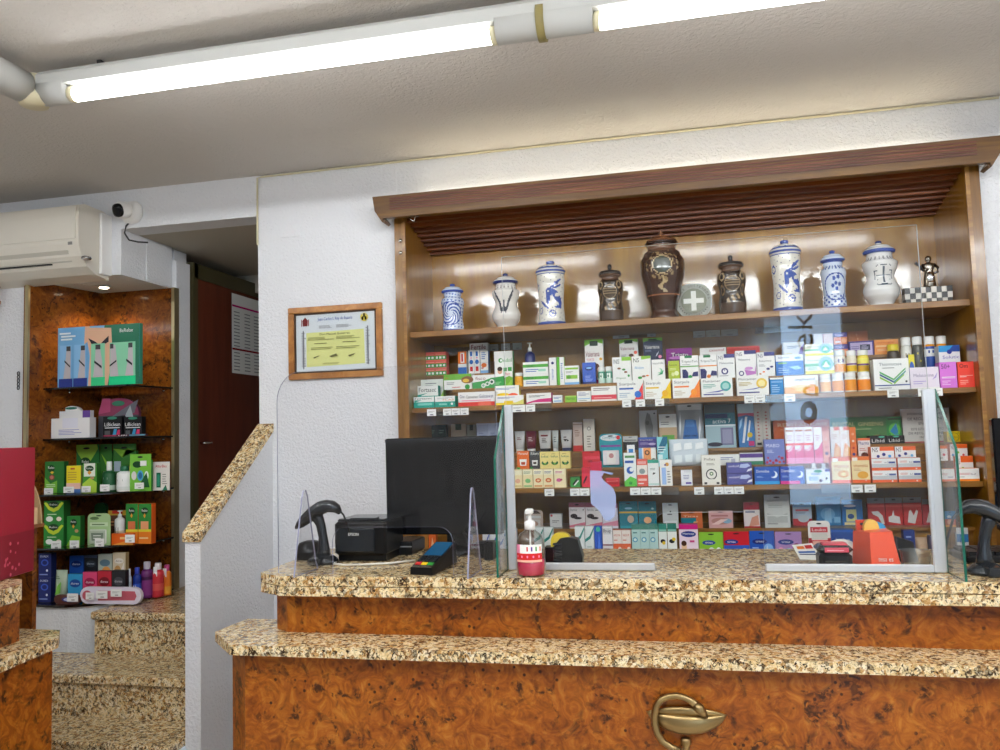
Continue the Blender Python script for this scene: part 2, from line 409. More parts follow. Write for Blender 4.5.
# door on the left side of the passage
dr = thing('door_1', (-2.92, 4.2, .745), None, None); dr['kind'] = 'structure'
b = B(); b.box(-2.80, -2.755, 4.185, 4.235, .745, 2.62); b.box(-2.80, -2.755, 4.2, 5.6, 2.53, 2.62); b.box(-2.80, -2.755, 5.55, 5.6, .745, 2.62)
b.build('door_frame', mat('olive_frame', hx('4a4429'), rough=.45), dr)
b = B(); b.box(-2.79, -2.762, 4.235, 5.55, .75, 2.53); b.build('door_leaf', DOORM, dr)
a = P(195, 452, 4.4); b = B().tube([(-2.765, 4.27, 1.55), (-2.73, 4.27, 1.55), (-2.73, 4.33, 1.55)], .008); b.build('door_handle', CHR, dr)
b = B(); X = -2.75; ya, yb, za, zb = 4.60, 4.98, 1.99, 2.505
b.add([(X, ya, za), (X, yb, za), (X, yb, zb), (X, ya, zb)], [(0, 1, 2, 3)], col('w'))
b.add([(X-.002, ya, za), (X-.002, yb, za), (X-.002, yb, zb), (X-.002, ya, zb)], [(3, 2, 1, 0)], col('w'))
for z in (2.42, 2.14): b.add([(X+.001, ya, z), (X+.001, yb, z), (X+.001, yb, z+.012), (X+.001, ya, z+.012)], [(0, 1, 2, 3)], col('m' if z > 2.3 else 'dr'))
for i in range(22):
    z = 2.01+i*.022
    if abs(z-2.14) < .02 or z > 2.4: continue
    for y0_ in (ya+.02, ya+.15, ya+.27): b.add([(X+.001, y0_, z), (X+.001, y0_+.07, z), (X+.001, y0_+.07, z+.006), (X+.001, y0_, z+.006)], [(0, 1, 2, 3)], col('gy'))
b.build('notice_sheet', MATTE, base=(X, ya, za), label='white printed notice with a pink line taped on the brown door', cat='notice')

# ---- corner niche with shelves
def plan(off=0):
    pts = [(-3.325, 3.585), (-3.26, 3.555), (-3.17, 3.54), (-3.06, 3.542), (-2.96, 3.585), (-2.87, 3.65), (-2.80, 3.74), (-2.765, 3.86), (-2.757, 4.0)]
    c = Vector((-3.2, 3.9))
    return [(Vector(p)-c).normalized().x*off+p[0] if off else p[0] for p in pts], [p[1]+((Vector(p)-c).normalized().y*off if off else 0) for p in pts]
px_, py_ = plan(); PL = list(zip(px_, py_))+[(-3.235, 4.02)]
ni = thing('corner_niche', (-3.1, 3.9, .745), 'burl wood corner niche with curved dark shelves beside the stairs', 'display niche')
b = B(); b.hexa([(-3.36, 3.575, .70), (-3.327, 3.575, .70), (-3.232, 4.045, .70), (-3.27, 4.045, .70), (-3.36, 3.575, SOFZ), (-3.327, 3.575, SOFZ), (-3.232, 4.045, SOFZ), (-3.27, 4.045, SOFZ)])
b.build('left_panel', BURL_SHADED, ni)
b = B(); b.box(-3.24, -2.775, 4.018, 4.05, .70, SOFZ); b.build('back_panel', BURL_SHADED, ni)
b = B(); b.box(-3.345, -3.325, 3.565, 3.58, .72, SOFZ); b.build('trim_strip', CHAMP, ni)
b = B(); b.box(-2.776, -2.757, 4.006, 4.05, .745, SOFZ); b.build('trim_strip', CHAMP, ni)
NZ = dict(A=1.868, B=1.596, C=1.308, D=1.035, E=.752)
for k, z in NZ.items():
    b = B()
    if k == 'E': b.prism(PL, z-.012, z); b.build('base_shelf', DARKG, ni); continue
    ins = 0
    if k in 'AB': pl = [(-3.31, 3.66), (-2.80, 3.66+.0), (-2.765, 4.01), (-3.235, 4.01)]
    else: pl = PL
    b.prism(pl, z-.009, z); b.build('shelf', DARKG, ni)
    for x_, y_ in ((-3.27, 3.8), (-2.83, 4.0)): B().tube([(x_-.0, y_, z-.018), (x_+.03, y_-.03, z-.018)], .006).build('shelf_pin', CHR, ni)
b = B(); b.prism([(x, y+.02) for x, y in PL[:-1]]+[(-3.30, 4.01)], 0, .739); struct('wall_niche_base', b, WALL)
# recessed spot
sp = thing('ceiling_spot', (-3.0, 3.78, SOFZ), 'small round lit spotlight recessed above the corner niche', 'spotlight')
p = PZ(104, 287, SOFZ-.004); b = B().lathe(p.x, p.y, SOFZ-.008, [(.045, 0), (.045, .004), (.03, .007)], 20); b.build('ring', WHP, sp)
b = B().lathe(p.x, p.y, SOFZ-.012, [(.005, 0), (.022, .001), (.026, .005)], 16); b.build('bulb', SPOT, sp)
SPX, SPY = p.x, p.y
l = bpy.data.lights.new('niche_spot_light', 'SPOT'); l.energy = 9; l.spot_size = 2.2; l.spot_blend = .6; l.color = (1, .82, .58); l.shadow_soft_size = .025
lo = bpy.data.objects.new('niche_spot_light', l); lo.location = (p.x, p.y, SOFZ-.02); COL.objects.link(lo)
# access panel on the side of the bulkhead
b = B(); b.box(NX1, NX1+.006, 3.80, 4.025, 2.445, 2.665, bev=.0015); b.build('access_panel', WALL, base=(NX1, 3.8, 2.445), label='square white access panel on the bulkhead side above the niche', cat='access panel')
# turned wooden end and hanging hook on the wall left of the niche
p = P(0, 302, D-.03); b = B().lathe(p.x-.02, p.y-.02, p.z-.02, [(.028, 0), (.035, .02), (.02, .04), (.017, .07), (.03, .1), (.036, .13), (.03, .15)], 18)
b.build('wooden_bracket', FRAMEW, base=(p.x, p.y, p.z), label='turned brown wooden bracket end on the wall under the air conditioner', cat='bracket')
b = B(); p = P(18.5, 372, D-.006)
for k in range(5):
    cz = p.z-.008-k*.019; b.tube([(p.x+.007*math.cos(t*PI/5), p.y, cz+.010*math.sin(t*PI/5)) for t in range(11)], .0025, 5)
b.build('hanging_chain', STEEL, base=tuple(p), label='short dark chain hanging on the white wall left of the niche', cat='chain')

# ---- air conditioner
ac = thing('air_conditioner', (-3.25, 3.5, 2.42), 'white split air conditioner mounted high on the wall above the niche', 'air conditioner')
prof = [(3.598, 2.745), (3.56, 2.765), (3.42, 2.768), (3.385, 2.755), (3.378, 2.70), (3.38, 2.56), (3.40, 2.50), (3.44, 2.455), (3.50, 2.425), (3.598, 2.41)]
ACM = mat('ac_cream', hx('e2dccf'), rough=.35)
b = B().prism(prof, -3.85, -2.862, axis='x'); b.build('body', ACM, ac)
prof2 = [(3.374, 2.745), (3.371, 2.70), (3.373, 2.585), (3.381, 2.585), (3.381, 2.745)]
b = B().prism(prof2, -3.845, -2.875, axis='x'); b.build('front_panel', ACM, ac)
b = B(); b.hexa([(-3.84, 3.419, 2.477), (-2.93, 3.419, 2.477), (-2.93, 3.44, 2.477), (-3.84, 3.44, 2.477), (-3.84, 3.384, 2.53), (-2.93, 3.384, 2.53), (-2.93, 3.41, 2.53), (-3.84, 3.41, 2.53)]); b.build('air_flap', mat('ac_grey', hx('c4bfb2'), rough=.4), ac)
b = B(); b.box(-3.84, -3.05, 3.413, 3.44, 2.470, 2.476); b.build('air_slot', BLK, ac)
b = B(); p = P(86, 258, 3.385); b.loft([((p.x, 3.372, p.z), (.018, 0, 0), (0, 0, .009)), ((p.x, 3.40, p.z), (.02, 0, 0), (0, 0, .011))]); b.build('sensor', CHR, ac)
p = P(70, 257, 3.38); b = B(); b.box(p.x-.012, p.x+.012, 3.378, 3.40, 2.555, 2.570); b.build('display', mat('ac_display', hx('8e8c86'), rough=.3), ac)
b = B(); b.box(-2.86, -2.842, 3.52, 3.599, 2.43, 2.75, bev=.004); b.build('mounting_plate', WHP, ac)

# ---- security camera
sc = thing('security_camera', (-2.72, 3.59, 2.77), 'white dome security camera with black lens and grey cable above the passage opening', 'security camera')
p = P(133, 213, D); q = p
secs = [(.058, 0), (.06, .012), (.052, .03), (.03, .04)]
b = B(); n = 24
b.loft([((p.x, D-h, p.z), (r, 0, 0), (0, 0, r)) for r, h in secs], n); b.build('mount', WHP, sc)
c = Vector((p.x-.012, D-.052, p.z+.004)); d = Vector((-.12, -.93, -.30)).normalized(); a_ = d.cross(Vector((0, 0, 1))).normalized(); bb = a_.cross(d)
b = B(); b.loft([(c+d*t, a_*r, bb*r) for t, r in ((-.04, .012), (-.03, .03), (-.005, .042), (.02, .043), (.042, .036))], 20); b.build('eyeball', WHP, sc)
b = B(); b.loft([(c+d*t, a_*r, bb*r) for t, r in ((.041, .035), (.047, .034), (.052, .024))], 18); b.build('lens', BLKG, sc)
b = B(); b.tube([P(130, 222, D-.01), P(126, 226, D-.012), P(124.5, 233, D-.008), P(129, 240, D-.008), P(138, 242, D-.006), P(148, 242.5, D+.03)], .0045, 7); b.build('cable', STEEL, sc)

# blank wall plate
a, c = P(279.5, 238.5, D), P(300.5, 217, D)
b = B(); b.box(a.x, c.x, D-.007, D+.001, a.z, c.z, bev=.002); b.build('blank_plate', WALL, base=(a.x, D, a.z), label='square white blank cover plate on the wall above the diploma', cat='wall plate')

# ---- framed diploma
dx0, dx1, dz0, dz1 = -1.838, -1.352, 1.842, 2.196
dp = thing('framed_diploma', ((dx0+dx1)/2, D, dz0), 'yellow and white Spanish diploma in a brown wooden frame on the white wall', 'framed diploma')
b = B(); t = .030
for (x0, x1, z0, z1) in ((dx0, dx1, dz0, dz0+t), (dx0, dx1, dz1-t, dz1), (dx0, dx0+t, dz0+t, dz1-t), (dx1-t, dx1, dz0+t, dz1-t)):
    b.box(x0, x1, D-.022, D-.002, z0, z1, bev=.003)
b.build('frame', FRAMEW, dp)
b = B(); ti = .008; xi0, xi1, zi0, zi1 = dx0+t, dx1-t, dz0+t, dz1-t
for (x0, x1, z0, z1) in ((xi0, xi1, zi0, zi0+ti), (xi0, xi1, zi1-ti, zi1), (xi0, xi0+ti, zi0, zi1), (xi1-ti, xi1, zi0, zi1)):
    b.box(x0, x1, D-.014, D-.004, z0, z1)
b.build('inner_moulding', mat('dark_moulding', hx('3a2412'), rough=.5), dp)
b = B(); x0, x1, z0, z1 = xi0+ti, xi1-ti, zi0+ti, zi1-ti
b.box(x0, x1, D-.008, D-.003, z0, z1, col('dfe3ea'))
b.art(x0, x1, z0, z1, D-.0085, "q e3e39a .13 .08 .87 .10 .86 .70 .13 .68;r .085 .05 .10 .72 6f7078;r .90 .08 .915 .75 6f7078;l .07 .08 .125 .70 14 8f9098;l .885 .08 .935 .74 14 8f9098;"
      "t .28 .87 .72 .94 2f57a8 Juan Carlos I, Rey de España;q 7c2f2f .09 .80 .15 .80 .155 .90 .12 .96 .085 .90;r .07 .80 .08 .92 8a3a3a;r .16 .80 .17 .92 8a3a3a;c .87 .90 .05 e6cf2a;e .87 .93 .012 .04 222222;e .85 .88 .012 .035 222222;e .89 .88 .012 .035 222222;"
      "l .30 .745 .49 .80 3 8f9098;l .52 .745 .72 .80 3 8f9098;t .31 .625 .69 .66 3a3a22 Don Manuel Gutiérrez;l .16 .54 .49 .60 3 8c8c55;l .52 .54 .84 .60 3 8c8c55;r .24 .475 .40 .487 77774a;r .60 .48 .77 .492 77774a;l .20 .37 .49 .42 2 8c8c55;l .52 .37 .84 .42 2 8c8c55;"
      "q 6f6f4a .23 .24 .30 .27 .31 .265 .24 .22;q 6f6f4a .43 .25 .52 .29 .54 .25 .46 .23;q 6f6f4a .67 .25 .76 .28 .74 .25 .69 .22;l .35 .11 .65 .14 2 8c8c55")
b.build('diploma_sheet', MATTE, dp)
B().box(xi0+.004, xi1-.004, D-.0135, D-.012, zi0+.004, zi1-.004).build('glass_pane', GLASS, dp)

# ---- wall cabinet
cab = thing('wall_cabinet', (0, 3.8, 0), 'large varnished wooden wall cabinet with long shelves and slatted soffit behind the counter', 'cabinet')
for s in (0, 1):
    b = B()
    if s == 0: b.box(CX0, CX0+.052, D-.04, CBY, .0, 2.62); b.build('side_panel', OAKV, cab)
    else: b.box(CX1-.052, CX1, D-.04, CBY, .0, 2.62); b.build('side_panel', OAKV, cab)
    x = CX0+.040 if s == 0 else CX1-.056
    B().box(x, x+.016, D-.048, D-.036, 0, 2.60).build('edge_strip', OAKH, cab)
    xi = CX0+.052 if s == 0 else CX1-.055
    B().box(xi, xi+.003, D-.03, CBY, 0, 2.60).build('inner_lining', OAK, cab)
ix0, ix1 = CX0+.055, CX1-.055
b = B(); b.box(ix0, ix1, CBY-.004, CBY+.02, .3, 2.6); b.build('back_panel', OAK, cab)
SH = [(2.045, .027), (1.683, .022), (1.300, .022), (.985, .022)]
for i, (z, th) in enumerate(SH):
    B().box(ix0, ix1, D-.0, CBY-.004, z-th, z, bev=.002).build('shelf', OAKH, cab)
B().box(ix0, ix1, D+.02, CBY-.004, 0, .98-.022).build('base_cupboard', OAKV, cab)
# risers on shelves
def riser(y0, z, zs, x0, x1):
    b = B(); b.box(x0, x1, y0, CBY-.006, z-.014, z); b.box(x0, x1, y0+.02, y0+.03, zs, z-.014); b.build('riser_board', OAKH, cab)
xr = P(452, 395, 3.7).x
riser(3.715, 1.770, 1.683, xr, ix1); riser(3.832, 1.852, 1.683, ix0, ix1)
riser(3.715, 1.380, 1.300, ix0, ix1); riser(3.832, 1.455, 1.300, ix0, ix1); riser(3.74, 1.10, .985, ix0, ix1)
# slatted soffit: rises towards the front
def sof(y): return 2.488+(CBY-y)*(.108/(CBY-3.53))
b = B(); b.hexa([(ix0, CBY, sof(CBY)+.02), (ix1, CBY, sof(CBY)+.02), (ix1, 3.50, sof(3.50)+.02), (ix0, 3.50, sof(3.5)+.02), (ix0, CBY, sof(CBY)+.035), (ix1, CBY, sof(CBY)+.035), (ix1, 3.50, sof(3.50)+.035), (ix0, 3.50, sof(3.5)+.035)])
nsl = 9
for i in range(nsl):
    ya = CBY-.004-(CBY-3.53)*i/nsl; yb = ya-(CBY-3.53)/nsl*.72
    b.hexa([(ix0, yb, sof(yb)-.006), (ix1, yb, sof(yb)-.006), (ix1, ya, sof(ya)+.004), (ix0, ya, sof(ya)+.004), (ix0, yb, sof(yb)+.022), (ix1, yb, sof(yb)+.022), (ix1, ya, sof(ya)+.022), (ix0, ya, sof(ya)+.022)])
b.build('slatted_soffit', MAHO, cab)
# cornice
cyf = 3.46; kx0, kx1 = P(372.3, 196.7, cyf).x, 1.312
cb, ct = 2.568, 2.672
cn = thing('cornice', (0, cyf, cb), 'long reeded wooden cornice above the wall cabinet with a lamp behind it', 'cornice')
b = B(); b.prism([(kx0, ct), (kx0+.01, cb+.035), (kx0+.045, cb-.018), (kx0+.05, cb), (kx1-.05, cb), (kx1-.045, cb-.018), (kx1-.01, cb+.035), (kx1, ct)], cyf, cyf+.022, axis='y')
for xe, sg in ((kx0, 1), (kx1, -1)):
    b.prism([(xe, ct), (xe+sg*.010, cb+.035), (xe+sg*.045, cb-.018), (xe+sg*.057, cb-.010), (xe+sg*.025, cb+.035), (xe+sg*.018, ct)], cyf+.02, cyf+.09, axis='y')
b.box(kx0+.05, kx1-.05, cyf+.02, 3.535, cb+.012, cb+.03)
b.build('board', CORN, cn)
b = B()
for k in range(5):
    z = cb+.034+k*.0125; b.box(kx0+.085, kx1-.095, cyf-.0035, cyf+.002, z, z+.0065)
b.build('reeding', CGRV, cn)
B().tube([(-1.16, 3.545, cb+.065), (1.16, 3.545, cb+.065)], .013, 10).build('lamp_tube', LAMPC, cn)
# small hooks at the cabinet's top left corner
b = B(); b.tube([P(408, 216, 3.5), P(412, 220, 3.5), P(414, 222, 3.5), P(415.5, 215, 3.5), P(418, 217, 3.5)], .003, 6); b.build('hook', CHR, cab)
for yy in (241, 253):
    p = P(400.5, yy, 3.55); B().lathe(p.x, 3.552, p.z, [(.008, -.006), (.010, 0), (.008, .008)], 12).build('hinge', CHR, cab)

# ---- counter
CY = 2.392
ct_ = thing('service_counter', (0, 2.7, 0), 'two level burl wood counter with granite tops and a brass emblem', 'counter')
def slab(pl, z0, z1, name, seam=False):
    b = B()
    if seam: b.prism(pl, z0, (z0+z1)/2-.0015); b.prism([(x*.995, y+.007 if y < 2.5 else y) for x, y in pl], (z0+z1)/2-.0015, (z0+z1)/2+.0015); b.prism(pl, (z0+z1)/2+.0015, z1)
    else: b.prism(pl, z0, z1)
    o = b.build(name, GRAN, ct_)
    md = o.modifiers.new('bevel', 'BEVEL'); md.width = .006; md.segments = 2; md.limit_method = 'ANGLE'
    return o
slab([(-1.258, CY-.02), (2.3, CY-.02), (2.3, 2.975), (-1.378, 2.975), (-1.356, 2.43)], ZT-.062, ZT, 'upper_top', True)
b = B(); b.prism([(-1.262, 2.432), (2.3, 2.432), (2.3, 2.94), (-1.318, 2.94), (-1.318, 2.47)], ZL, ZT-.062); b.build('upper_panel', BURL, ct_)
slab([(-1.365, 2.26), (2.3, 2.28), (2.3, 2.60), (-1.50, 2.60), (-1.51, 2.41)], ZL-.03, ZL, 'lower_top')
b = B(); b.prism([(-1.345, 2.312), (2.3, 2.312), (2.3, 2.90), (-1.44, 2.90), (-1.44, 2.40)], 0, ZL-.03); b.build('lower_panel', BURL, ct_)

# brass bowl-and-snake emblem
em = thing('brass_emblem', (0, 2.3, .7), 'brass emblem of a snake drinking from a bowl on the counter front', 'emblem')
EY = 2.30
def E(x, y): p = P(x, y, EY); return p
L, R_ = E(646, 713), E(727, 715)
b = B(); n = 16
for i in range(n+1): pass
secs = []
cx = (L.x+R_.x)/2; W = (R_.x-L.x)/2; zr = (L.z+R_.z)/2
for i in range(n+1):
    t = -1+2*i/n; x = cx+W*t; h = (1-abs(t)**2.2)
    dep = .052*h**.75+.001; secs.append(((x, 2.308-.012*h, zr-dep/2), (0, .014*h+.001, 0), (0, 0, dep/2+.0005)))
b.loft([(c, b2, a2) for c, a2, b2 in secs], 12); b.build('bowl', BRASS, em)
b = B(); secs = []
for i in range(n+1):
    t = -1+2*i/n; h = max(0, 1-abs(t)**2); secs.append(((cx+W*t*.98, 2.306-.006*h, zr+.008*h), (0, 0, .012*h+.0008), (0, .007*h+.001, 0)))
b.loft(secs, 10); b.build('rim', BRASS, em)
p = E(686, 741); b = B(); b.lathe(p.x, 2.305, p.z-.15, [(.03, 0), (.012, .03), (.009, .06), (.010, .135), (.014, .14), (.014, .15), (.011, .156)], 14, sy=.7); b.build('stem', BRASS, em)
pts = [(683, 750), (672, 745.5), (663, 740), (657.5, 731), (655, 721), (655, 712), (656.5, 704), (661, 698), (668, 695), (677, 694), (685, 696), (691, 699), (697, 704), (701, 710), (706, 715.5)]
rr = [.008, .0095, .0095, .0095, .0095, .0095, .0095, .009, .009, .009, .009, .010, .012, .009, .002]
b = B(); b.tube([tuple(E(*q)+Vector((0, -.014, 0))) for q in pts], rr, 10); b.build('snake', BRASS, em)
hd = [E(695, 702)+Vector((0, -.016, 0)), E(699, 706)+Vector((0, -.018, 0)), E(703, 711)+Vector((0, -.017, 0)), E(707, 716)+Vector((0, -.014, 0))]
b = B(); b.tube([tuple(v) for v in hd], [.010, .0145, .011, .003], 12); b.build('snake_head', BRASS, em)
b = B(); p = E(700, 707); b.lathe(p.x, 2.272, p.z-.003, [(.001, 0), (.003, .002), (.003, .004), (.001, .006)], 8); b.build('snake_eye', CHR, em)

# ---- counter at lower left
lc = thing('side_counter', (-2.3, 2.2, 0), 'smaller burl and granite counter at the foot of the stairs beside the red box', 'counter')
def sl2(pl, z0, z1, nm, m_):
    o = B().prism(pl, z0, z1).build(nm, m_, lc)
    if m_ is GRAN: md = o.modifiers.new('bevel', 'BEVEL'); md.width = .006; md.segments = 2; md.limit_method = 'ANGLE'
A1, A2, A3 = PZ(60, 630, ZL), PZ(58, 636, ZL), PZ(-30, 672, ZL)
sl2([(A1.x, A1.y), (A2.x+.002, A2.y), (A3.x, A3.y), (A3.x-.9, A3.y), (-3.0, A1.y+.03)], ZL-.038, ZL, 'lower_top', GRAN)
b1, b2, b3 = PZ(53, 645, ZL-.03), PZ(53, 646, ZL-.03), PZ(-30, 690, ZL-.03)
bx_ = P(52, 690, 2.30).x; sl2([(bx_, 2.30), (A3.x-.06, A3.y), (A3.x-.9, A3.y), (-3.0, 2.30)], 0, ZL-.038, 'lower_panel', BURL)
c1, c2 = PZ(22, 579, ZT), PZ(22, 584, ZT)
sl2([(c1.x, c1.y), (c2.x, c2.y), (c2.x+.06, c2.y-.35), (c2.x-.8, c2.y-.35), (c1.x-.8, c1.y)], ZT-.05, ZT, 'upper_top', GRAN)
c3 = P(10, 620, 2.2)
sl2([(c3.x, c1.y-.04), (c3.x+.05, c2.y-.33), (c2.x-.8, c2.y-.33), (c1.x-.8, c1.y-.04)], ZL, ZT-.05, 'upper_panel', BURL)
# burl display stand behind it
ds = B(); ds.box(-2.9, -2.298, 2.50, 2.52, 1.02, ZT-.002); ds.box(-2.33, -2.298, 2.50, 2.52, ZT-.002, 1.262); ds.box(-2.355, -2.298, 2.50, 2.52, 0, 1.02); ds.box(-2.9, -2.84, 2.50, 2.52, 0, 1.02)
ds.build('display_stand', BURL_SHADED, base=(-2.3, 2.51, 0), label='burl wood display stand behind the red box at the photo edge', cat='display stand')
b = B(); xL, xR, zt_ = -2.47, -2.276, P(35, 474, 2.51).z
b.box(xL, xR, 2.47, 2.53, 1.263, 1.275, col('br'))
arc = [((xL+xR)/2, 1.275)]+[((xL+xR)/2+(xR-xL)/2*math.cos(t*PI/20), 1.275+(zt_-1.275)*math.sin(t*PI/20)) for t in range(0, 11)]
b.prism(arc, 2.515, 2.52, col('cb'), axis='y')
b.box(xL+.02, xR-.012, 2.475, 2.51, 1.275, 1.335, col('e8cfa0'))
b.art(-2.345, xR-.014, 1.28, 1.33, 2.4745, "t .3 .1 .9 .85 k KI")
b.build('cardboard_display', PRINT, base=(xL, 2.5, 1.263), label='rounded brown cardboard display half hidden behind the red box', cat='display')
b = B(); b.box(-.24, .24, 0, .14, 0, .432, col('a3122f'), bev=.003)
ops = "r 0 .0 1 .33 8c1028;"
for i in range(26):
    u = .30+random.random()*.55; v = random.random()*.26; ops += f"c {u:.2f} {v:.2f} {.006+random.random()*.008:.3f} d8566e;"
b.art(-.235, .235, .004, .428, -.0005, ops, eps=.0003)
o = b.build('red_promo_box', PRINT, label='large glossy dark red box standing on the side counter at the photo edge', cat='box')
o.rotation_euler.z = math.radians(105); o.location = (-2.228+.256*.24, 2.432-.967*.24, ZT+.001)

# ---- screens on the counter
def frame_poly_sheet(b, outline, y0, y1, mi_face=0, mi_edge=1):
    b.prism(outline, y0, y1, m=mi_face, mside=mi_edge, axis='y')
ls = thing('acrylic_screen', (-.9, 2.42, ZT), 'low clear acrylic screen with rounded corner on the counter before the monitor', 'screen')
x0, x1, z1 = -1.285, -.545, 1.775
arc = [(x0+.085-.085*math.cos(t*PI/16), z1-.1+.1*math.sin(t*PI/16)) for t in range(0, 9)]
cut = [(-.695, ZT+.001)]+[(-.715-.045+.045*math.cos(t*PI/12)+.02, 1.222+.045*math.sin(t*PI/12)) for t in range(0, 7)]+[(-1.05-.045*math.sin(t*PI/12), 1.222+.045*math.cos(t*PI/12)) for t in range(0, 7)]+[(-1.095, ZT+.001)]
out = [(x0, ZT+.001)]+arc+[(x1, z1), (x1, ZT+.001)]+cut
frame_poly_sheet(b := B(), out, 2.418, 2.423); b.build('sheet', [ACRY, AEDGE], ls)
for x in (-1.195, -.632):
    pr = [(2.345, ZT+.001), (2.352, ZT+.03), (2.405, 1.365), (2.418, 1.387), (2.432, 1.387), (2.445, 1.365), (2.50, ZT+.03), (2.515, ZT+.001)]
    b = B(); b.prism(pr, x, x+.005, m=0, mside=1, axis='x'); b.build('foot', [ACRY, AEDGE], ls)
gs = thing('glass_screen', (.1, 2.52, ZT), 'tall clear glass screen with aluminium posts and side wings in the middle of the counter', 'screen')
GY = 2.515; gx0, gx1 = P(506.6, 480, GY).x, .727
cut = [(.237, ZT+.001)]+[(.197+.04*math.cos(t*PI/12), 1.255+.04*math.sin(t*PI/12)) for t in range(7)]+[(-.042-.04*math.sin(t*PI/12), 1.255+.04*math.cos(t*PI/12)) for t in range(7)]+[(-.082, ZT+.001)]
out = [(gx0+.004, ZT+.001), (gx0+.004, 2.125), (gx1-.014, 2.125), (gx1-.014, ZT+.001)]+cut
frame_poly_sheet(b := B(), out, GY+.003, GY+.011); b.build('sheet', [GLASS, mat('polished_edge', hx('dfe3e6'), rough=.2)], gs)
for xa, xb in ((gx0, gx0+.027), (gx1-.035, gx1)):
    b = B(); b.box(xa, xb, GY-.012, GY+.001, ZT+.001, 1.642, bev=.003); b.box(xa+.011, xa+.014, GY-.014, GY-.01, ZT+.03, 1.63); b.build('post', ALU, gs)
for xa, xb in ((gx0+.027, -.084), (.237, gx1-.035)):
    b = B(); b.box(xa, xb, GY-.012, GY+.001, ZT+.001, ZT+.024, bev=.003); b.build('bottom_rail', ALU, gs)
for xw in (gx0-.009, gx1+.001):
    b = B(); b.prism([(2.372, ZT+.001), (GY+.01, ZT+.001), (GY+.01, 1.642), (2.378, 1.475)], xw, xw+.007, m=0, mside=1, axis='x'); b.build('wing', [GLASS, GEDGE], gs)

# ---- monitor
mx0, mx1, my, mz0, mz1 = P(386, 490, 2.85).x, P(501, 490, 2.85).x, 2.85, 1.188, 1.545
mo = thing('monitor', ((mx0+mx1)/2, 2.9, ZT), 'large glossy black monitor standing on the counter behind the acrylic screen', 'monitor')
b = B(); b.box(mx0, mx1, my, my+.035, mz0, mz1, bev=.004); b.build('case', BLKG, mo)
b = B(); b.box(mx0+.012, mx1-.012, my-.002, my+.001, mz0+.05, mz1-.03); b.build('display_panel', BLKG, mo)
b = B(); b.box(mx0, mx1, my-.003, my+.001, mz1-.014, mz1-.004); b.build('top_bezel', DGP, mo)
c = (mx0+mx1)/2+.04
b = B(); b.box(c-.04, c+.04, my+.035, my+.06, ZT+.02, mz0+.15, bev=.006); b.build('stand_neck', BLK, mo)
b = B(); b.lathe(c, my+.025, ZT+.001, [(.098, 0), (.10, .008), (.09, .018), (.05, .024)], 28, sy=.8); b.build('stand_base', BLK, mo)
# ---- receipt printer
a, c = P(335, 562, 2.66), P(376, 562, 2.66)
pr = thing('receipt_printer', (a.x+.09, 2.75, ZT), 'black receipt printer on the counter beside the left barcode scanner', 'printer')
zt_ = P(350, 518.5, 2.70).z; zb = ZT+.022
b = B(); b.box(a.x, c.x+.040, 2.655, 2.84, zb, zt_-.008, bev=.008); b.box(a.x+.01, c.x+.035, 2.67, 2.85, ZT+.001, zb+.005); b.build('body', BLK, pr)
b = B(); b.box(a.x+.008, c.x+.0, 2.648, 2.66, zb+.012, P(350, 528, 2.66).z, bev=.003); b.build('front_cover', DGP, pr)
b = B(); b.box(a.x+.002, c.x+.03, 2.68, 2.85, zt_-.012, zt_, bev=.004); b.box(a.x+.06, c.x+.0, 2.66, 2.70, zt_-.002, zt_+.006); b.build('lid', DGP, pr)
b = B(); q = P(353, 534, 2.646); b.art(q.x-.018, q.x+.02, q.z-.006, q.z+.004, 2.6465, "t 0 0 1 1 w EPSON"); b.build('lettering', MATTE, pr)
b = B(); q = [P(336, 557, 2.62), P(334, 564, 2.58), P(345, 566.5, 2.56), P(365, 566, 2.57), P(390, 562, 2.6), P(415, 558, 2.66)]
q = [Vector((v.x, v.y, ZT+.005)) for v in q]; b.tube(q, .0035, 7)
b.build('printer_cable', CABLE, base=tuple(q[0]), label='white cable curling on the granite before the receipt printer', cat='cable')
# ---- black cash drawer / clutter behind
b = B(); a = P(403, 550, 2.88); b.box(a.x-.02, a.x+.062, 2.80, 2.96, ZT+.001, ZT+.05, col('k'), bev=.005); b.box(a.x-.02, a.x+.062, 2.797, 2.80, ZT+.030, ZT+.034, col('gy'))
b.build('cash_tray', PLAS, base=(a.x, 2.85, ZT), label='flat black box on the counter between the printer and the monitor base', cat='box')
b = B(); a = P(481, 552, 2.76); b.box(a.x-.02, a.x+.06, 2.74, 2.80, ZT+.001, ZT+.055, bev=.004); b.tube([(a.x-.02, 2.77, ZT+.03), (a.x-.06, 2.75, ZT+.09), (a.x-.02, 2.76, ZT+.14)], .006); b.tube([(a.x, 2.74, ZT+.04), (a.x-.07, 2.72, ZT+.012), (a.x-.12, 2.73, ZT+.04)], .004)
b.build('power_adapter', BLK, base=(a.x, 2.76, ZT), label='black adapter with looping cables right of the monitor base', cat='adapter')
b = B(); a = P(488, 556, 2.70); b.box(a.x-.012, a.x+.020, 2.69, 2.73, ZT+.001, ZT+.065, bev=.003)
b.build('card_reader', BLK, base=(a.x, 2.7, ZT), label='small upright black block on the counter right of the acrylic foot', cat='device')

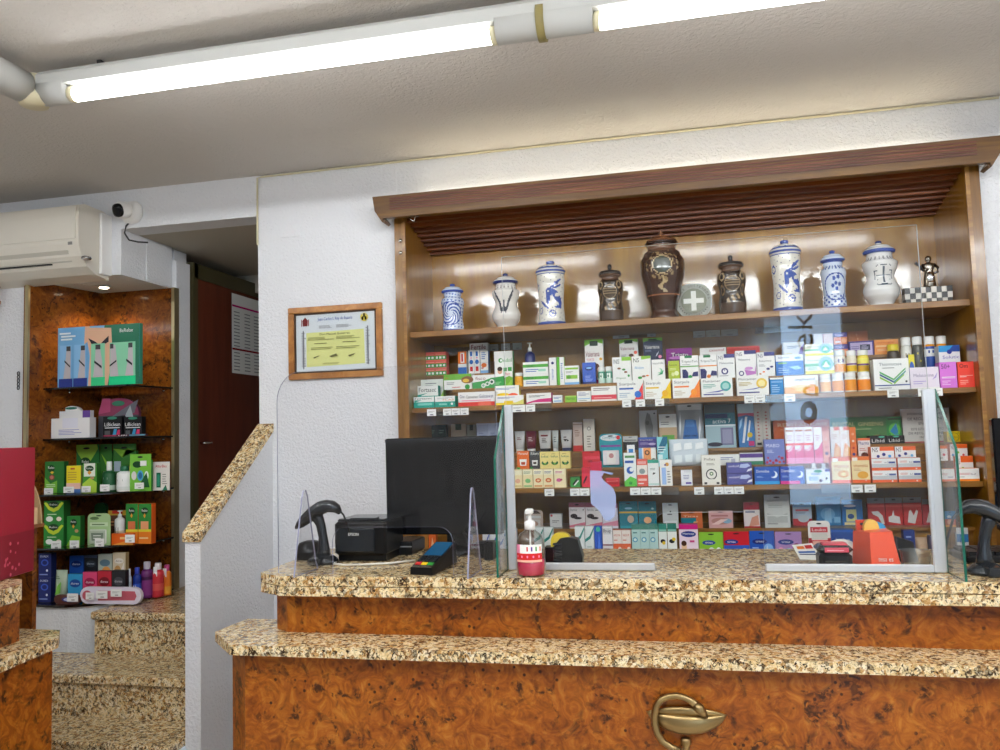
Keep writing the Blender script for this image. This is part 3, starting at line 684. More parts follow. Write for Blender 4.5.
# ---- payment terminal
pt = thing('payment_terminal', (-.8, 2.48, ZT), 'black card payment terminal with blue screen and coloured keys on the counter', 'payment terminal')
a, c = P(409.5, 574, 2.42), P(437, 576, 2.42); w_ = .078
cx = -.775; b = B()
def tl(y): return ZT+.028+(y-2.42)*.30
o_ = []
b.hexa([(cx-w_/2, 2.415, ZT+.001), (cx+w_/2, 2.415, ZT+.001), (cx+w_/2, 2.60, ZT+.012), (cx-w_/2, 2.60, ZT+.012), (cx-w_/2+.003, 2.415, ZT+.024), (cx+w_/2-.003, 2.415, ZT+.024), (cx+w_/2-.003, 2.60, ZT+.078), (cx-w_/2+.003, 2.60, ZT+.078)]); b.build('case', BLK, pt)
def onf(x0, x1, y0, y1, h, nm, m_, c=None):
    f = lambda y: ZT+.024+(y-2.415)*(.054/.185)
    b = B(); b.hexa([(x0, y0, f(y0)-.002), (x1, y0, f(y0)-.002), (x1, y1, f(y1)-.002), (x0, y1, f(y1)-.002), (x0, y0, f(y0)+h), (x1, y0, f(y0)+h), (x1, y1, f(y1)+h), (x0, y1, f(y1)+h)], c or (.5, .5, .5)); b.build(nm, m_, pt)
onf(cx-.031, cx+.031, 2.50, 2.592, .002, 'display', SCR)
for i, cc in enumerate(('r', 'y', 'g')): onf(cx-.030+i*.021, cx-.012+i*.021, 2.432, 2.446, .003, 'key', PLAS, col(cc))
for r_ in range(3):
    for i in range(3): onf(cx-.030+i*.021, cx-.013+i*.021, 2.451+r_*.015, 2.461+r_*.015, .003, 'key', DGP)
onf(cx-.034, cx+.034, 2.416, 2.428, .002, 'grip_bar', SILV)
RZ = Matrix.Rotation(-.35, 4, 'Z')
for ch in pt.children: pass
pt.rotation_euler.z = -.15; pt.location = Vector((-.782, 2.49, ZT))
for ch in pt.children:
    for v in ch.data.vertices: v.co -= Vector((cx, 2.5, ZT))-Vector((-.8, 2.48, ZT))

# ---- barcode scanners
def scanner(px, pb, Y, flip, label, scale=1.0):
    base = PZ(px, pb, ZT); base.y = Y; base.x = P(px, pb, Y).x
    t = thing('barcode_scanner', (base.x, Y, ZT), label, 'barcode scanner')
    X0 = base.x; f = flip; s = scale
    def pt3(x, y, z): return Vector((X0+f*x*s, Y+y*s, ZT+z*s))
    def sec(x, z, ax, az, w): return (pt3(x, 0, z), Vector((f*ax*s, 0, az*s)), Vector((0, w*s, 0)))
    b = B(); b.loft([(pt3(0, 0, z), (a*s, 0, 0), (0, w*s, 0)) for z, a, w in ((.001, .052, .05), (.010, .052, .05), (.02, .045, .042), (.03, .03, .028))], 18)
    b.build('stand_base', DGP, t)
    b = B(); b.box(X0-f*.0-.02*s, X0+.02*s, Y-.075*s, Y-.02*s, ZT+.001, ZT+.03*s, bev=.004*s); b.build('stand_clip', DGP, t)
    b = B(); b.loft([(pt3(x, 0, z), (a*s, 0, 0), (0, w*s, 0)) for x, z, a, w in ((0, .02, .028, .024), (.004, .05, .020, .018), (.002, .09, .015, .014), (-.006, .13, .016, .015), (-.018, .155, .022, .018), (-.024, .172, .022, .018))], 14); b.build('handle', DGP, t)
    # head: loft running from nose to tail
    b = B(); H_ = [(-.092, .138, .014, .016), (-.084, .143, .028, .030), (-.058, .160, .042, .038), (-.028, .177, .043, .038), (.002, .190, .033, .032), (.032, .196, .022, .026), (.055, .188, .015, .019), (.066, .176, .009, .012)]
    b.loft([(pt3(x, 0, z), Vector((f*h*.45*s, 0, h*.9*s)), Vector((0, w*s, 0))) for x, z, h, w in H_], 16); b.build('head', DGP, t)
    b = B(); b.loft([(pt3(-.0895+.0, 0, .138), Vector((0, 0, .008*s)), Vector((0, .014*s, 0))), (pt3(-.0915, 0, .138), Vector((0, 0, .007*s)), Vector((0, .013*s, 0)))], 12); b.build('scan_window', BLKG, t)
    b = B(); b.tube([pt3(-.05, -.026, .178), pt3(-.02, -.029, .196), pt3(.01, -.024, .206)], .004*s, 6); b.build('trim_line', CHR, t)
    b = B(); b.tube([pt3(.058, 0, .19), pt3(.075, .01, .165), pt3(.09, .03, .10), pt3(.10, .05, .02), pt3(.07, .07, .006)], .0035*s, 7); b.build('cable', BLK, t)
    return t
scanner(323, 566, 2.62, 1, 'grey barcode scanner on a stand beside the receipt printer', 1.0)
scanner(987, 575, 2.50, -1, 'grey barcode scanner on a stand at the right end of the counter', .95)
b = B(); a = P(311, 560, 2.74); b.lathe(a.x, 2.74, ZT+.001, [(.06, 0), (.058, .03), (.045, .055), (.02, .062)], 20, sx=.9); b.build('scanner_cradle', BLK, base=(a.x, 2.74, ZT), label='round black cradle behind the left barcode scanner', cat='cradle')
# keyboard at right
b = B(); a = P(962, 560, 2.72); b.box(a.x, a.x+.46, 2.68, 2.84, ZT+.001, ZT+.022, bev=.004)
k = thing('keyboard', (a.x, 2.7, ZT), 'black computer keyboard behind the right barcode scanner', 'keyboard'); b.build('base', BLK, k)
for r_ in range(4):
    for i in range(12): B().box(a.x+.012+i*.037, a.x+.044+i*.037, 2.692+r_*.036, 2.722+r_*.036, ZT+.022, ZT+.033).build('key', BLK, k)
b = B(); a = P(997, 490, 2.88); b.box(a.x, a.x+.5, 2.88, 2.91, ZT+.07, P(1000, 418, 2.88).z, bev=.005)
b.box(a.x+.2, a.x+.3, 2.91, 2.93, ZT+.001, ZT+.2); b.box(a.x+.13, a.x+.37, 2.86, 2.96, ZT+.001, ZT+.012); b.build('second_monitor', BLKG, base=(a.x+.2, 2.9, ZT), label='edge of a black monitor cut off at the right end of the photo', cat='monitor')

# ---- sanitizer bottle
a = PZ(531, 577, ZT); sx_, sy_ = P(531, 560, 2.425).x, 2.425
sb = thing('sanitizer_bottle', (sx_, sy_, ZT), 'clear pump bottle of pink gel in front of the left aluminium post', 'bottle')
h = P(531, 523, sy_).z-ZT
body = [(.040, 0), (.044, .004), (.045, .035), (.043, .085), (.041, .105), (.034, .122), (.018, .134), (.015, .14)]
b = B(); b.lathe(sx_, sy_, ZT+.001, body, 28, cap=False); b.build('bottle_body', CUPM, sb)
b = B(); b.lathe(sx_, sy_, ZT+.004, [(.039, 0), (.0425, .003), (.0430, .033), (.0420, .045)], 28); b.build('gel', LIQ, sb)
b = B(); b.lathe(sx_, sy_, ZT+.001, [(.0160, .136), (.0165, .158), (.012, .162), (.006, .164), (.005, .185)], 18); b.box(sx_-.011, sx_+.011, sy_-.02, sy_+.012, ZT+.184, ZT+.200, bev=.003); b.build('pump', WHP, sb)
b = B(); n = 20; r = .0455
def lab(u, v): t = -PI/2+(u-.5)*2.0; return (sx_+r*math.cos(t), sy_+r*math.sin(t), ZT+.045+v*.052)
for i in range(n):
    for j in range(8):
        u, v = (i+.5)/n, (j+.5)/8; cc = 'w' if v > .55 else ('r' if v > .12 else 'f0b8a0')
        if v > .55 and .35 < u < .95 and (i % 3 == 0) and .65 < v < .9: cc = ('v', 'g', 'o', 'r')[(i//3) % 4]
        if v < .4 and v > .25 and i % 4 == 1: cc = 'p'
        if u < .2 and v > .5: cc = 'p'
        b.add([lab(i/n, j/8), lab((i+1)/n, j/8), lab((i+1)/n, (j+1)/8), lab(i/n, (j+1)/8)], [(0, 1, 2, 3)], col(cc), 0, True)
b.build('wrap_label', PRINT, sb)
b = B().tube([(sx_, sy_, ZT+.01), (sx_, sy_, ZT+.14)], .003, 6); b.build('dip_tube', WHP, sb)

# ---- black tape dispenser
a = P(563, 567, 2.585)
td = thing('tape_dispenser', (a.x, 2.6, ZT), 'black tape dispenser with a roll of yellow tape behind the pump bottle', 'tape dispenser')
b = B(); b.prism([(-.058, 0), (.062, 0), (.064, .03), (.05, .085), (.02, .092), (-.006, .088), (-.03, .06), (-.058, .06)], 0, .05, axis='y')
for i in range(len(b.v)): b.v[i] = (a.x+b.v[i][0], 2.58+b.v[i][1], ZT+.001+b.v[i][2])
b.build('body', BLK, td)
b = B()
for k in range(6): b.box(a.x-.028+.0, a.x+.0, 2.574, 2.58, ZT+.014+k*.011, ZT+.020+k*.011)
b.build('grip_ribs', DGP, td)
b = B(); cc = Vector((a.x-.005, 2.605, ZT+.072)); b.loft([(cc+Vector((0, -.012, 0)), (.034, 0, 0), (0, 0, .034)), (cc+Vector((0, .012, 0)), (.034, 0, 0), (0, 0, .034))], 24, c=col('e8c93a'), smooth=False); b.build('tape_roll', PLAS, td)
# ---- black date stamp with red top
a, c = P(818, 568, 2.57), P(855, 568, 2.57)
stp = thing('stamp_pad', ((a.x+c.x)/2, 2.6, ZT), 'black desk gadget with a red lid inside the glass screen', 'stamp pad')
b = B(); b.box(a.x+.005, c.x-.005, 2.565, 2.64, ZT+.001, ZT+.045, bev=.008); b.build('base', BLK, stp)
b = B(); b.box(a.x, c.x-.002, 2.56, 2.645, ZT+.045, ZT+.068, bev=.01); b.build('housing', DGP, stp)
b = B(); b.box(a.x+.018, c.x-.014, 2.575, 2.63, ZT+.066, ZT+.073, col('d8485c'), bev=.003); b.art(a.x+.02, c.x-.016, ZT+.05, ZT+.064, 2.5585, "r 0 0 1 1 d8485c;r .1 .3 .8 .5 f0b0b8"); b.build('lid', PLAS, stp)
b = B(); b.box(a.x+.02, c.x-.02, 2.563, 2.566, ZT+.02, ZT+.024); b.build('trim_line', SILV, stp)
# ---- white tape gun behind
b = B(); a2 = P(842, 553, 2.72); b.lathe(a2.x, 2.72, ZT+.001, [(.045, 0), (.05, .02), (.045, .045), (.03, .06), (.01, .066)], 20, sy=.8); b.box(a2.x-.01, a2.x+.006, 2.672, 2.69, ZT+.035, ZT+.062, m=1); b.box(a2.x+.03, a2.x+.085, 2.70, 2.73, ZT+.015, ZT+.03)
b.build('computer_mouse', [WHP, BLK], base=(a2.x, 2.72, ZT), label='rounded white gadget with black slot behind the red lidded pad', cat='device')
# ---- orange dispenser
od = thing('poster_tape_box', (.57, 2.6, ZT), 'orange tape dispenser with white lettering in the glass screen right bay', 'tape dispenser')
xa, xm, xb = P(857, 568, 2.62).x, P(871.5, 570, 2.57).x, P(902, 570, 2.565).x
zt1 = P(885, 531, 2.58).z
b = B(); b.hexa([(xm, 2.565, ZT+.001), (xb, 2.565, ZT+.001), (xb, 2.68, ZT+.001), (xa, 2.68, ZT+.001), (xm+.002, 2.575, zt1-.004), (xb-.018, 2.575, zt1), (xb-.018, 2.66, zt1), (xa+.005, 2.67, zt1-.01)], col('ee5a3c'))
b.build('box_body', PRINT, od)
b = B(); b.art(xm+.012, xb-.01, ZT+.008, ZT+.034, 2.5635, "t .12 .58 .8 1 w tesa es;t .1 0 .85 .42 w motors"); b.build('lettering', MATTE, od)
b = B(); b.box(P(857, 540, 2.69).x, P(874, 540, 2.69).x, 2.684, 2.70, ZT+.02, P(860, 520, 2.69).z, col('e04a34')); b.art(P(857, 540, 2.69).x, P(874, 540, 2.69).x, ZT+.08, P(860, 520, 2.69).z, 2.6835, "r .25 .1 .8 .5 dk;r .2 .7 .8 .85 dk"); b.build('back_card', PRINT, od)
cc = Vector((P(872, 529, 2.64).x, 2.655, zt1-.008))
b = B(); b.loft([(cc+Vector((0, -.012, 0)), (.022, 0, 0), (0, 0, .034)), (cc+Vector((0, .012, 0)), (.022, 0, 0), (0, 0, .034))], 24, c=col('f0c860'), smooth=False)
b.loft([(cc+Vector((.015, -.010, 0)), (.026, 0, 0), (0, 0, .026)), (cc+Vector((.015, .014, 0)), (.026, 0, 0), (0, 0, .026))], 24, c=col('38a0d8'), smooth=False); b.build('tape_roll', PLAS, od)
# ---- clear plastic tub and black clip
a = P(917, 571, 2.60); b = B(); b.lathe(a.x, 2.60, ZT+.001, [(.036, 0), (.038, .002), (.043, .045), (.046, .05)], 24, cap=False)
b.build('plastic_tub', CUPM, base=(a.x, 2.6, ZT), label='small frosted plastic tub beside the orange dispenser', cat='tub')
b = B(); a = P(906, 556, 2.72); b.hexa([(a.x-.03, 2.70, ZT+.001), (a.x+.03, 2.70, ZT+.001), (a.x+.03, 2.75, ZT+.001), (a.x-.03, 2.75, ZT+.001), (a.x-.025, 2.71, ZT+.075), (a.x+.02, 2.71, ZT+.06), (a.x+.02, 2.74, ZT+.06), (a.x-.025, 2.74, ZT+.075)])
b.build('desk_stapler', BLK, base=(a.x, 2.72, ZT), label='small black stapler shape behind the frosted plastic tub', cat='stapler')
# ---- leaflet lying on the counter
b = B(); q = [PZ(792, 545, ZT+.002), PZ(800, 559, ZT+.002), PZ(822, 560, ZT+.002), PZ(812, 543, ZT+.002)]
b.add([tuple(v) for v in q]+[(v.x, v.y, ZT+.001) for v in q], [(0, 1, 2, 3), (0, 1, 5, 4), (1, 2, 6, 5), (2, 3, 7, 6), (3, 0, 4, 7)], col('w'))
def lq(u, v): return (q[0]*(1-u)*(1-v)+q[3]*u*(1-v)+q[1]*(1-u)*v+q[2]*u*v)+Vector((0, 0, .0006))
for u0, v0, u1, v1, cc in ((.1, .5, .9, .62, 'b'), (.1, .68, .9, .74, 'nb'), (.15, .15, .5, .35, 'o'), (.55, .12, .9, .35, 'r')):
    b.add([lq(u0, v0), lq(u1, v0), lq(u1, v1), lq(u0, v1)], [(0, 1, 2, 3)], col(cc))
b.build('leaflet', MATTE, base=tuple(q[0]), label='folded white leaflet with blue lines lying beside the black and red pad', cat='leaflet')
#@@PRODUCTS@@
# ------------------------------------------------------------------ goods
LV = {}                                    # level -> (front Y, base z, depth)
for n_, z_, a_, b_ in (('2', 1.683, 1.770, 1.852), ('3', 1.300, 1.380, 1.455), ('4', .985, 1.10, 1.10)):
    LV['F'+n_] = (3.615, z_, .062); LV['G'+n_] = (3.685, z_, .026)
    LV['M'+n_] = (3.722, a_, .058); LV['N'+n_] = (3.785, a_, .040); LV['R'+n_] = (3.838, b_, .055); LV['S'+n_] = (3.905, b_, .050)
LV['F4'] = (3.615, .985, .058); LV['M4'] = (3.75, 1.10, .045); LV['R4'] = (3.82, 1.10, .045); LV['S4'] = (3.89, 1.10, .03)
LV['G2'] = (3.690, 1.683, .045); LV['H2'] = (3.745, 1.683, .045)
last = {}
def shape(kind, w_, h, d, main, side, art):
    """one mesh in local coordinates: x centred, front face at y=0, base at z=0"""
    b = B(); m, s = col(main), col(side)
    if kind == 'box':
        b.box(-w_/2, w_/2, 0, d, 0, h, s, front=m); b.art(-w_/2, w_/2, 0, h, -.0004, art, eps=.0004)
    elif kind == 'hang':                   # carton with a hanging header and a slot
        hh = h*.84; b.box(-w_/2, w_/2, 0, d*.55, 0, hh, s, front=m); b.box(-w_/2, w_/2, 0, .002, hh, h, s, front=m)
        b.art(-w_/2, w_/2, 0, h, -.0004, art+';e .5 .92 .13 .022 k', eps=.0004)
    elif kind == 'blister':                # card with clear bubble and rounded top
        n = 6; r = w_*.18
        pl = [(-w_/2, 0), (w_/2, 0)]+[(w_/2-r+r*math.cos(t*PI/12), h-r+r*math.sin(t*PI/12)) for t in range(7)]+[(-w_/2+r-r*math.sin(t*PI/12), h-r+r*math.cos(t*PI/12)) for t in range(7)]
        b.prism(pl, 0, .003, m, axis='y'); b.box(-w_*.36, w_*.36, -.012, 0, h*.06, h*.5, s, bev=.003)
        b.art(-w_/2, w_/2, 0, h, -.0004, art.split('//')[0]+';e .5 .93 .12 .02 k', eps=.0004)
        if '//' in art: b.art(-w_*.34, w_*.34, h*.08, h*.48, -.0125, art.split('//')[1], eps=.0004)
    elif kind == 'round':                  # carton with rounded top
        r = w_*.46; pl = [(-w_/2, 0), (w_/2, 0), (w_/2, h-r*.7)]+[(w_/2*math.cos(t*PI/12), h-r*.7+r*.7*math.sin(t*PI/12)) for t in range(1, 12)]+[(-w_/2, h-r*.7)]
        b.prism(pl, 0, .02, m, axis='y', csides=s); b.art(-w_/2, w_/2, 0, h, -.0004, art, eps=.0004)
    elif kind in ('jar', 'bottle', 'pump', 'drop'):
        r = w_/2; cap = {'jar': .24, 'bottle': .2, 'pump': .2, 'drop': .3}[kind]; hb = h*(1-cap)
        cr = r*{'jar': .88, 'bottle': .55, 'pump': .38, 'drop': .4}[kind]
        body = [(r*.94, 0), (r, hb*.03), (r, hb*.82), (r*.93, hb*.92), (cr*.95, hb)]
        wraps = [t.split() for t in art.split(';') if t.strip().startswith('band')]
        ring = [(0, hb*.03)]
        def f(a, z, rr):
            for t in wraps:
                if float(t[1])*h <= z <= float(t[2])*h: return col(t[3])
            return m
        pr = []
        zs = sorted(set([0, hb*.03, hb*.82]+[min(float(t[k])*h, hb*.82) for t in wraps for k in (1, 2)]))
        for z in zs: pr.append((r*.94 if z == 0 else r, z))
        pr += [(r*.93, hb*.92), (cr*.95, hb)]
        b.lathe(0, r, 0, pr, 16, fn=f)
        b.lathe(0, r, 0, [(cr, hb), (cr*1.02, hb+h*cap*.1), (cr*1.02, h*.97), (cr*.9, h)] if kind != 'pump' else [(cr, hb), (cr, hb+h*cap*.4), (cr*.4, hb+h*cap*.5), (cr*.4, h*.97), (cr*1.3, h*.975), (cr*1.3, h)], 16, c=s)
        rest = ';'.join(t for t in art.split(';') if not t.strip().startswith('band'))
        if rest.strip(): b.art(-r*.62, r*.62, 0, h, r*.12-.0015, rest, eps=.0003)
    elif kind == 'tube':                   # squeeze tube standing on its cap
        capz = h*.17; secs = [((0, w_*.4, 0), (w_*.36, 0, 0), (0, w_*.34, 0)), ((0, w_*.4, capz), (w_*.38, 0, 0), (0, w_*.36, 0))]
        b.loft(secs, 14, c=s)
        b.loft([((0, w_*.4, capz), (w_*.40, 0, 0), (0, w_*.38, 0)), ((0, w_*.4, h*.6), (w_*.46, 0, 0), (0, w_*.25, 0)), ((0, w_*.4, h), (w_*.5, 0, 0), (0, w_*.04, 0))], 14, c=m)
        b.art(-w_*.34, w_*.34, h*.22, h*.95, -.0005+w_*.02, art, eps=.0004)
    elif kind == 'bag':                    # soft pouch
        b.loft([((0, d/2, h*t), (w_/2*a, 0, 0), (0, d/2*c, 0)) for t, a, c in ((0, .9, .5), (.08, .98, .9), (.5, 1, 1), (.85, .98, .6), (.97, 1, .12), (1, 1, .1))], 18, c=m, smooth=True)
        b.art(-w_*.42, w_*.42, h*.05, h*.97, -.002, art, eps=.0004)
    elif kind == 'card':
        b.box(-w_/2, w_/2, 0, .004, 0, h, s, front=m); b.art(-w_/2, w_/2, 0, h, -.0004, art, eps=.0004)
    return b
CATS = dict(box=('medicine_box', 'medicine box'), hang=('hanging_pack', 'pack'), blister=('blister_pack', 'pack'), round=('dental_pack', 'pack'), jar=('supplement_jar', 'jar'),
            bottle=('bottle', 'bottle'), pump=('pump_bottle', 'bottle'), drop=('dropper_bottle', 'bottle'), tube=('cream_tube', 'tube'), bag=('pouch', 'pouch'), card=('display_card', 'sign'))
def place(row, lvget=None):
    f = [x.strip() for x in row.split('|')]
    lv, xs, y0, kind, main, side, art, label = f[:8]
    grp = f[8] if len(f) > 8 else None; nv = 1; yy = None
    if '*' in lv: lv, nv = lv.split('*'); nv = int(nv)
    on = None
    if '+' in lv: lv, on = lv.split('+')
    if lv in LV: Y, z, d = LV[lv]
    else:
        p_ = lv.split(','); Y = float(p_[0]); z = NZ[p_[1]]+.001; d = float(p_[2]) if len(p_) > 2 else .05
    xs = [float(x) for x in xs.split('-')]; y0 = float(y0); n = len(xs)-1
    if on: z = last[on]
    za = P((xs[0]+xs[-1])/2, y0, Y).z; ym = y0+8
    z += .0006
    H = (za-z)/nv; ws = [P(xs[i+1], ym, Y).x-P(xs[i], ym, Y).x for i in range(n)]; W = sum(ws)/n
    nm, cat = CATS[kind]
    if d > W*.9 and kind != 'bag': d = max(W*.9, .02)
    shp = shape(kind, W-.0012, H-.0004, d-.003, main, side, art)
    m_ = PLAS if kind in ('jar', 'bottle', 'pump', 'drop', 'tube') else PRINT
    first = None; sc_ = n*nv > 1
    for j in range(nv):
        for i in range(n):
            loc = (P((xs[i]+xs[i+1])/2, ym, Y).x, Y, z+j*H)
            if first is None: o = first = shp.build(nm, m_, label=label, cat=cat, group=grp or (('identical '+cat+' packs: '+label)[:60] if sc_ else None))
            else: o = first.copy(); COL.objects.link(o)
            o.location = loc
    last['top'] = za
    return first
def rows(s):
    for r in s.strip().split('\n'):
        if r.strip() and not r.startswith('#'): place(r)
